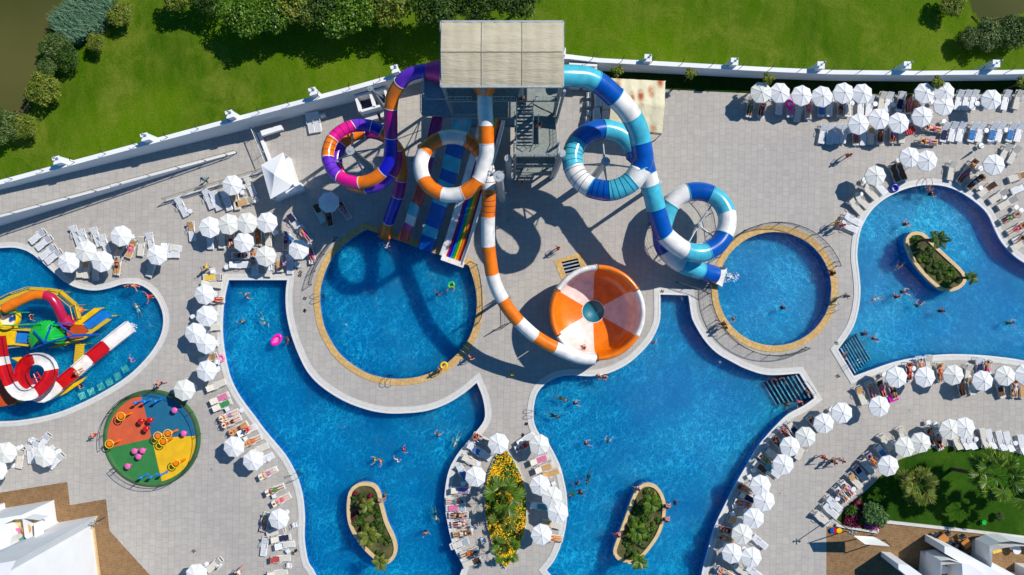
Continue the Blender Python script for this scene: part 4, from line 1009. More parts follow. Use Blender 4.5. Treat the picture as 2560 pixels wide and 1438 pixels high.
# palms
def frond(rng, length, droop, fan=True, w=0.5):
    "one leaf growing along +X, returns verts, faces"
    vs = []; fs = []; n = 7; pts = []
    for i in range(n):
        t = i / (n - 1); pts.append(Vector((length * t * (1 - .12 * t), 0, 0.55 * length * t - droop * length * t * t)))
    k = 0
    for a, b in zip(pts, pts[1:]):
        s_ = Vector((0, 0.02, 0)); vs += [a - s_, a + s_, b + s_, b - s_]; fs.append((k, k + 1, k + 2, k + 3)); k += 4
    if fan:
        c = pts[4]; m_ = 22
        for i in range(m_):
            an = R(-125 + 250 * i / (m_ - 1)); L_ = w * length * (1 - 0.25 * abs(an) / 2.2) * rng.uniform(.85, 1.05)
            d = Vector((math.cos(an), math.sin(an), -0.28 + rng.uniform(-.06, .06))).normalized() * L_
            q = Vector((-math.sin(an), math.cos(an), 0)) * L_ * 0.085
            e = c + d; m1 = c + d * .62 + Vector((0, 0, .05 * L_))
            vs += [c, m1 - q, e, m1 + q]; fs.append((k, k + 1, k + 2, k + 3)); k += 4
    else:
        for i in range(30):
            t = 0.15 + 0.85 * i / 29; j = min(n - 2, int(t * (n - 1))); f = t * (n - 1) - j; c = pts[j].lerp(pts[j + 1], f); L_ = w * length * .5 * math.sin(math.pi * min(.95, t * .9 + .1)) + .05
            for sg in (-1, 1):
                d = Vector((0.45, sg, -0.35)).normalized() * L_; q = Vector((1, -sg * .4, 0)) * 0.03
                vs += [c - q, c + d * .6 + q, c + d, c + d * .6 - q]; fs.append((k, k + 1, k + 2, k + 3)); k += 4
    return vs, fs
def palm(px, py, zc, nf, length, label, fan=True, base=None, mat='palm', group=None, droop=0.75, w=0.5, tr=0.16):
    c = P(px, py, zc); b = G(*base) if base else Vector((c.x, c.y, 0)); root = empty("palm_tree", b); rng = random.Random(int(px + py))
    top = c - b; mb = MB()
    pts = [Vector((0, 0, 0)), Vector((top.x * .3, top.y * .3, zc * .4)), Vector((top.x * .7, top.y * .7, zc * .75)), top]
    dense = spline(pts, False, 0.3); mb.tube(dense, [tr * (1.25 - .4 * i / len(dense)) * (1 + .06 * (i % 2)) for i in range(len(dense))], 10); mb.build("trunk", MT['bark'], root)
    for i in range(nf):
        vs, fs = frond(rng, length * rng.uniform(.8, 1.1), droop * rng.uniform(.6, 1.2), fan, w)
        up = i / nf; a = i * 2.4 + rng.uniform(-.2, .2)
        Mx = Matrix.Translation(top) @ Matrix.Rotation(a, 4, 'Z') @ Matrix.Rotation(-R(62) * (up - .3), 4, 'Y')
        m_ = MB(); m_.add([Mx @ v for v in vs], fs); m_.build("frond", LF[mat], root)
    return tag(root, label, "palm tree", group)
# flower bed between the two big pools
bed = w2([(1258, 1118), (1276, 1140), (1295, 1173), (1307, 1205), (1314, 1250), (1314, 1303), (1302, 1351), (1284, 1391), (1264, 1416), (1248, 1392), (1230, 1350), (1218, 1305), (1214, 1255), (1216, 1215), (1225, 1175), (1241, 1140)], corners=(0, 8))
tag(sheet("flower_bed_soil", bed, 0.02, MT['soil']), kind='structure')
kb = ring("bed_kerb", bed, offset(bed, 0.12), 0.0, 0.18, MT['coping']); tag(kb, "thin pale kerb round the leaf shaped yellow flower bed", "kerb")
rng = random.Random(5); mb = MB(); vs = []; fs = []; mi = []
xs = [p.x for p in bed]; ys = [p.y for p in bed]; n = 0
while n < 6500:
    x = rng.uniform(min(xs), max(xs)); y = rng.uniform(min(ys), max(ys))
    if not inside((x, y), bed): continue
    n += 1; fl = rng.random() < 0.4 + 0.35 * math.sin(x * 1.9 + 2) * math.sin(y * 1.1); s_ = rng.uniform(.05, .09) if fl else rng.uniform(.08, .16); z = rng.uniform(.38, .5) if fl else rng.uniform(.1, .4)
    nr = Vector((rng.gauss(0, .35), rng.gauss(0, .35), 1)).normalized(); a = nr.orthogonal().normalized(); a.rotate(Matrix.Rotation(rng.random() * 6.28, 3, nr)); b = nr.cross(a); c = Vector((x, y, z))
    mb.add([c - a * s_, c - b * s_ * .8, c + a * s_, c + b * s_ * .8], [(0, 1, 2, 3)], 1 if fl else 0)
tag(mb.build("flowers", [LF['fgreen'], LF['yflower']]), kind='stuff')
palm(1258, 1238, 3.0, 12, 2.1, "tall fan palm in the middle of the yellow flower bed", group="palms in the flower bed", w=0.5)
palm(1262, 1296, 2.4, 7, 1.5, "smaller fan palm in the lower middle of the yellow flower bed", group="palms in the flower bed", mat='palmd')
palm(1262, 1372, 2.2, 10, 1.7, "fan palm at the lower tip of the yellow flower bed", group="palms in the flower bed", w=0.42)
# garden palms and bushes
palm(2292, 1212, 2.6, 22, 1.9, "bushy yellow green fan palm on the garden lawn, left of the two", mat='palmd', group="palms on the garden lawn", base=(2290, 1196))
palm(2488, 1190, 4.8, 30, 2.7, "large spreading palm on the garden lawn at the right", base=(2330 + 50, 1172), mat='palm', group="palms on the garden lawn", w=0.42)
palm(2590, 1240, 4.8, 10, 2.3, "palm at the right edge of the garden lawn, mostly outside the picture", base=(2560, 1200), group="palms on the garden lawn")
tree(2186, 1288, 33, 'round', "round silvery green bush at the lower left corner of the garden", None, name="bush", h=1.1, cat="bush")
tree(2500, 1290, 13, 'scrub', "tiny grey green plant on the garden lawn near the green pot", None, name="bush", h=0.5, cat="bush")
rng = random.Random(9); mb = MB(); rb_ = [G(x, y) for x, y in [(2112, 1270), (2150, 1238), (2172, 1250), (2192, 1300), (2190, 1322), (2106, 1310)]]; xs = [p.x for p in rb_]; ys = [p.y for p in rb_]; n = 0
while n < 2300:
    x = rng.uniform(min(xs), max(xs)); y = rng.uniform(min(ys), max(ys))
    if not inside((x, y), rb_): continue
    n += 1; s_ = rng.uniform(.07, .16); nr = Vector((rng.gauss(0, .5), rng.gauss(0, .5), 1)).normalized(); a = nr.orthogonal().normalized(); b = nr.cross(a); c = Vector((x, y, rng.uniform(.05, .5 + .2 * math.sin(x * 3))))
    a.rotate(Matrix.Rotation(rng.random() * 6.28, 3, nr)); b = nr.cross(a)
    k = 0 if math.sin(x * 2.1) * math.cos(y * 2.7) > -.25 else 1
    if (x - G(2172, 1312).x) ** 2 + (y - G(2172, 1312).y) ** 2 < .35: k = 2
    mb.add([c - a * s_, c - b * s_ * .5, c + a * s_, c + b * s_ * .5], [(0, 1, 2, 3)], k)
tag(mb.build("flowers", [LF['red'], LF['fgreen'], LF['pinkf']]), kind='stuff')

# ------------------------------------------------------------------ planted islands
ISL = {'C': ([(910, 1206), (935, 1211), (949, 1228), (958, 1266), (970, 1308), (986, 1342), (993, 1373), (986, 1396), (966, 1411), (940, 1401), (915, 1380), (893, 1353), (877, 1326), (868, 1296), (867, 1258), (873, 1228), (888, 1212)], "left large pool"),
       'D': ([(1618, 1208), (1640, 1214), (1656, 1233), (1665, 1263), (1662, 1298), (1651, 1333), (1633, 1363), (1608, 1393), (1584, 1409), (1560, 1408), (1540, 1396), (1533, 1378), (1543, 1346), (1557, 1308), (1570, 1273), (1583, 1238), (1597, 1216)], "right large pool"),
       'E': ([(2286, 579), (2306, 581), (2321, 593), (2346, 618), (2373, 643), (2400, 668), (2414, 686), (2416, 703), (2405, 718), (2385, 728), (2363, 729), (2345, 721), (2320, 700), (2293, 670), (2275, 640), (2264, 607), (2270, 588)], "right edge pool")}
for k, (pts, nm) in ISL.items():
    out = spline([P(x, y, .42) for x, y in pts], True, 0.3)
    for p in out: p.z = 0
    inn = offset(out, -0.34); root = empty("planted_island", sum(out, Vector()) / len(out)); O_ = root.location
    tag(root, f"bean shaped stone rimmed planted island in the {nm}", "planter", "planted islands in the pools")
    mb = MB(); o2 = [p - O_ for p in out]; i2 = [p - O_ for p in inn]
    ring("", i2, o2, -DEPTH[k] + .01, 0.42, None, mb=mb)
    o = mb.build("stone_rim", MT['sand_coping'], root); bm = bmesh.new(); bm.from_mesh(o.data); bmesh.ops.recalc_face_normals(bm, faces=bm.faces); bm.to_mesh(o.data); bm.free()
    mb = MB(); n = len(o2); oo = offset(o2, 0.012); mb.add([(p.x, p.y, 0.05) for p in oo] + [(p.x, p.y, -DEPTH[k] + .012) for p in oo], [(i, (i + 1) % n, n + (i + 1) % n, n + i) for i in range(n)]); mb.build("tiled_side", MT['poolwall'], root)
    sheet("soil", i2, 0.3, MT['soil'], parent=root)
    # low shrubs
    rng = random.Random(k); xs = [p.x for p in i2]; ys = [p.y for p in i2]; mb = MB(); cl = []
    dens = {'C': 46, 'D': 64, 'E': 46}[k]
    while len(cl) < dens:
        x = rng.uniform(min(xs), max(xs)); y = rng.uniform(min(ys), max(ys))
        if inside((x, y), offset(i2, -.25)): cl.append((x, y, rng.uniform(.2, .42), rng.random()))
    for x, y, r_, t in cl:
        vs, fs = leafcloud(rng, [(x, y, .35, r_, r_, r_ * .7)], 190, 0.11, 2.2, shell=.3); ok = [f for f in fs if inside((vs[f[0]].x, vs[f[0]].y), i2)]
        mb.add(vs, ok, 0 if t < .55 else (1 if t < .85 else 2))
    mb.build("low_plants", [LF['dark'] if k == 'C' else LF['fgreen'], LF['scrub'], LF['red'] if k == 'C' else LF['olive']], root)
palm(916, 1262, 2.0, 8, .9, "small palm with a pale trunk near the top of the left pool island", group="palms on the pool islands", base=(909, 1259), mat='palmd', fan=False, tr=.1)
palm(922, 1340, 1.2, 14, 1.25, "low spreading palm in the middle of the left pool island", group="palms on the pool islands", mat='palmd', fan=False, droop=.6)
palm(950, 1406, 2.6, 12, .95, "small palm leaning over the lower rim of the left pool island", group="palms on the pool islands", base=(962, 1380), mat='palmd', fan=False, tr=.1)
palm(1628, 1262, 1.7, 12, 1.1, "small palm near the top of the right pool island", group="palms on the pool islands", base=(1622, 1250), mat='palm', fan=False, tr=.1)
palm(1598, 1404, 2.6, 13, 1.05, "small palm leaning over the lower rim of the right pool island", group="palms on the pool islands", base=(1580, 1378), mat='palm', fan=False, tr=.12)
palm(1592, 1330, 1.0, 12, 1.2, "low feathery palm in the lower half of the right pool island", group="palms on the pool islands", mat='palm', fan=False, droop=.6)
palm(2346, 598, 2.4, 14, 1.1, "dark feathery palm leaning over the upper rim of the right edge pool island", group="palms on the pool islands", base=(2292, 602), mat='dark', fan=False, tr=.12)
palm(2428, 694, 2.2, 11, .8, "dark feathery palm leaning over the lower right rim of the right edge pool island", group="palms on the pool islands", base=(2390, 695), mat='dark', fan=False, tr=.12)
# ------------------------------------------------------------------ parasols
def parasol_proto(mat, name="parasol"):
    root = empty(name, (0, 0, 0)); mb = MB(); n = 8; Rr = 1.04; vs = [(0, 0, 2.52)]; rings = 5; seg = 6
    for j in range(1, rings + 1):
        t = j / rings
        for i in range(n * seg):
            a = 2 * math.pi * i / (n * seg); f = (i % seg) / seg; edge = 1 - (1 - math.cos(math.pi / n)) * math.sin(math.pi * f) * 1.15
            r = Rr * t * edge; sag = 0.02 * math.sin(math.pi * f) * t
            vs.append((r * math.cos(a), r * math.sin(a), 2.52 - 0.26 * t ** 1.2 - sag))
    m = n * seg; fs = [(0, 1 + i, 1 + (i + 1) % m) for i in range(m)]
    for j in range(rings - 1):
        for i in range(m): fs.append((1 + j * m + i, 1 + (j + 1) * m + i, 1 + (j + 1) * m + (i + 1) % m, 1 + j * m + (i + 1) % m))
    b = 1 + (rings - 1) * m; k = len(vs)                                  # short valance
    vs += [(vs[b + i][0] * 1.01, vs[b + i][1] * 1.01, vs[b + i][2] - 0.13) for i in range(m)]
    for i in range(m): fs.append((b + i, k + i, k + (i + 1) % m, b + (i + 1) % m))
    mb.add(vs, fs); can = mb.build("canopy", MT[mat], root)
    mb = MB()
    for i in range(n):
        a = 2 * math.pi * i / n; pts = [(Rr * t * math.cos(a), Rr * t * math.sin(a), 2.54 - 0.26 * t ** 1.2) for t in (0.04, .25, .5, .75, 1.0)]
        mb.tube(pts, 0.011, 4, caps=False)
    mb.build("rib_seams", MT['ribseam'], can)
    mb = MB(); mb.cyl((0, 0, 2.5), 0.035, 0.09, 8); mb.ball((0, 0, 2.6), 0.03); mb.build("finial", MT['ribseam'], root)
    mb = MB(); mb.cyl((0, 0, 0), 0.028, 2.5, 8); mb.build("pole", MT['plastic'], root)
    mb = MB(); mb.cyl((0, 0, 0), 0.26, 0.09, 20, 0, 0.22); mb.cyl((0, 0, .09), 0.05, 0.25, 10); mb.build("base", MT['plastic'], root)
    return root
MT['ribseam'] = M("pale_seam", (0.68, 0.69, 0.70), 0.7, 0.1, 3)
PRO = [None, None]
def put_parasol(px, py, mat=0, leafy=False):
    c = P(px, py, 2.45)
    if PRO[mat] is None: PRO[mat] = parasol_proto(['canopy', 'canopy2'][mat]); o = PRO[mat]
    else: o = dup(PRO[mat])
    o.location = (c.x, c.y, 0); o.rotation_euler = (R(random.uniform(-2.5, 2.5)), R(random.uniform(-2.5, 2.5)), random.uniform(0, .78)); s = random.uniform(.975, 1.03); o.scale = (s, s, 1)
    return o
PARA = [
 ("in top right front row", [(1907, 230), (1951, 231), (2006, 239), (2058, 239), (2110, 231), (2159, 233), (2313, 231), (2363, 230), (2363, 264), (2483, 245)]),
 ("in top right second row", [(2149, 307), (2200, 295), (2248, 307), (2309, 288)]),
 ("above the right edge pool", [(2192, 440), (2278, 391), (2320, 399), (2491, 411)]),
 ("below the right edge pool", [(2244, 944), (2314, 944), (2388, 937), (2461, 954), (2516, 943), (2568, 937), (2199, 1015)]),
 ("round the garden lawn", [(2224, 1164), (2265, 1122), (2306, 1109), (2376, 1073), (2413, 1070)]),
 ("on right large pool's lower right bank", [(2107, 1035), (2061, 1058), (2018, 1093), (1977, 1118), (1960, 1163), (1901, 1216), (1913, 1256), (1885, 1296), (1856, 1337), (1832, 1386), (1880, 1396)]),
 ("beside the yellow flower bed", [(1246, 1111), (1187, 1193), (1348, 1113), (1350, 1213), (1379, 1246), (1394, 1282), (1353, 1338)]),
 ("on left large pool's left bank", [(511, 735), (513, 789), (487, 833), (513, 861), (517, 929), (585, 1118), (630, 1151), (697, 1301)]),
 ("below the white kiosk", [(520, 570), (569, 563), (615, 560), (666, 558), (606, 608), (661, 640), (744, 626)]),
 ("beside the ramp railing and the white kiosk", [(579, 462)]), ("in the shade by the purple slide", [(820, 506)]),
 ("beside the children's pool", [(297, 590), (210, 631), (250, 655), (166, 657), (388, 636)]),
 ("next to the colourful round play pad", [(458, 977)]), ("above the lower left building", [(106, 1143), (8, 1133), (-12, 1180)]), ("at the bottom edge right of the brown terrace", [(489, 1436)])]
for zone, pts in PARA:
    it = []
    for (x, y) in pts:
        m_ = 1 if random.random() < .3 else 0
        it.append((put_parasol(x, y, m_), ("cream white" if m_ else "white") + " octagonal parasol"))
    name_row(it, zone, "parasol", "parasols " + zone)
# closed parasol at the upper right
o = empty("closed_parasol", P(2452, 365, 0)); mb = MB(); mb.lathe((0, 0, 0), [(.04, 1.0), (.13, 1.15), (.1, 1.8), (.03, 2.5)], 10); mb.build("canopy", MT['canopy'], o)
mb = MB(); mb.cyl((0, 0, 0), .028, 2.5, 8); mb.build("pole", MT['plastic'], o); mb = MB(); mb.cyl((0, 0, 0), .26, .12, 20); mb.build("base", MT['plastic'], o)
tag(o, "closed furled white parasol standing alone above the right edge pool", "parasol")

# ------------------------------------------------------------------ sun loungers
SEAT = 0.34
def lounger_proto(kind, back=28):
    root = empty("sun_lounger", (0, 0, 0)); W = .6
    mb = MB()                                            # frame: side rails and legs
    for sx in (-1, 1):
        mb.tube([(sx * W / 2, -.98, SEAT - .04), (sx * W / 2, .35, SEAT - .03), (sx * W / 2, .96, SEAT - .05)], .032, 6)
        for y in (-.8, .62):
            mb.tube([(sx * W / 2, y, SEAT - .04), (sx * (W / 2 + .02), y + .04, 0)], .03, 6)
    mb.bar((-W / 2, -.98, SEAT - .04), (W / 2, -.98, SEAT - .04), .05, .05); mb.bar((-W / 2, .96, SEAT - .05), (W / 2, .96, SEAT - .05), .05, .05)
    mb.build("frame", MT['plastic'], root)
    mb = MB()
    if kind == 'w':
        n = 11
        for i in range(n): mb.box((0, -.95 + 1.22 * (i + .5) / n, SEAT), (W - .05, 1.22 / n * .72, .03))
        mb.box((-W / 2 + .03, -.34, SEAT - .008), (.06, 1.24, .035)); mb.box((W / 2 - .03, -.34, SEAT - .008), (.06, 1.24, .035))
    else:
        mb.box((0, -.34, SEAT + .03), (W - .02, 1.24, .075))
        for y in (-.65, -.04): mb.box((0, y, SEAT + .062), (W - .015, .03, .02))
    mb.build("seat", MT['plastic' if kind == 'w' else 'cream'], root)
    a = R(back); mb = MB(); Mx = Matrix.Translation((0, .29, SEAT)) @ Matrix.Rotation(a, 4, 'X')
    if kind == 'w':
        for i in range(7): mb.box((0, 0, 0), (W - .05, .075, .03), M=Mx @ Matrix.Translation((0, .05 + .095 * i, 0)))
        for sx in (-1, 1): mb.box((0, 0, 0), (.06, .72, .035), M=Mx @ Matrix.Translation((sx * (W / 2 - .03), .35, -.008)))
        mb.box((0, 0, 0), (W - .05, .06, .04), M=Mx @ Matrix.Translation((0, .7, 0)))
    else: mb.box((0, 0, 0), (W - .02, .74, .075), M=Mx @ Matrix.Translation((0, .36, .03)))
    mb.build("backrest", MT['plastic' if kind == 'w' else 'cream'], root)
    for sx in (-1, 1):
        mb = MB(); x = sx * (W / 2 + .04); mb.tube([(x, -.12, SEAT), (x, -.02, SEAT + .2), (x, .3, SEAT + .23), (x, .45, SEAT + .02)], .026, 6); mb.build("armrest", MT['plastic'], root)
    return root
LP = {}
def lounger(px, py, a, kind, back=None):
    key = (kind, back or 28); c = P(px, py, .35)
    if key not in LP: LP[key] = lounger_proto(*key); o = LP[key]
    else: o = dup(LP[key])
    o.location = (c.x, c.y, 0.004); o.rotation_euler = (0, 0, R(a - 90)); return o
TW = {}
def towel(px, py, a, col, part, back=28, l=1.0):
    "towel spread on a lounger: part s = seat, b = back, f = full"
    key = (col, part, back)
    if key not in TW:
        mb = MB(); W = .55; ar = R(back); vs = []; ny = 16; nx = 6; rng = random.Random(hash(part) % 99 + 3)
        y0, y1 = {'s': (-.75, .2), 'b': (.1, .98), 'f': (-.85, .98)}[part]
        for j in range(ny + 1):
            y = y0 + (y1 - y0) * j / ny
            for i in range(nx + 1):
                x = -W / 2 + W * i / nx + .02 * math.sin(j * .9)
                if y < .29: p = Vector((x, y, SEAT + .085))
                else: d = y - .29; p = Vector((x, .29 + d * math.cos(ar), SEAT + .085 + d * math.sin(ar) + .005))
                p.z += rng.uniform(0, .012); vs.append(p)
        t = len(vs); top = [(j * (nx + 1) + i, j * (nx + 1) + i + 1, (j + 1) * (nx + 1) + i + 1, (j + 1) * (nx + 1) + i) for j in range(ny) for i in range(nx)]
        mb.add(vs, top, 0, True)
        edge = [i for i in range(nx + 1)] + [(j + 1) * (nx + 1) - 1 for j in range(1, ny + 1)] + [ny * (nx + 1) + i for i in range(nx - 1, -1, -1)] + [j * (nx + 1) for j in range(ny - 1, 0, -1)]
        e2 = [vs[i] - Vector((0, 0, .03)) for i in edge]; m_ = len(edge)
        mb.add([vs[i] for i in edge] + e2, [(i, m_ + i, m_ + (i + 1) % m_, (i + 1) % m_) for i in range(m_)], 0)
        o = mb.build("beach_towel", MT[col]); TW[key] = o.data; 
    else:
        o = bpy.data.objects.new("beach_towel", TW[key]); COL.objects.link(o)
    c = P(px, py, .4); o.location = (c.x, c.y, 0.01); o.rotation_euler = (0, 0, R(a - 90)); return o
for k, c in dict(t_blue='3a78b8', t_pink='d8749c', t_red='a84038', t_teal='4a98a0', t_yellow='e8c040', t_brown='6a4630', t_white='d8d4cc', t_navy='1c2448', t_green='3c8c50', t_lilac='9a7cb0').items():
    MT[k] = M(k.replace('t_', '') + "_towel", c, 0.95, 0.2, 5, bmp=0.4)
TN = dict(tanc='tan', t_blue='blue', t_pink='pink', t_red='red', t_teal='teal', t_yellow='yellow', t_brown='brown', t_white='off white', t_navy='navy', t_green='green', t_lilac='lilac')
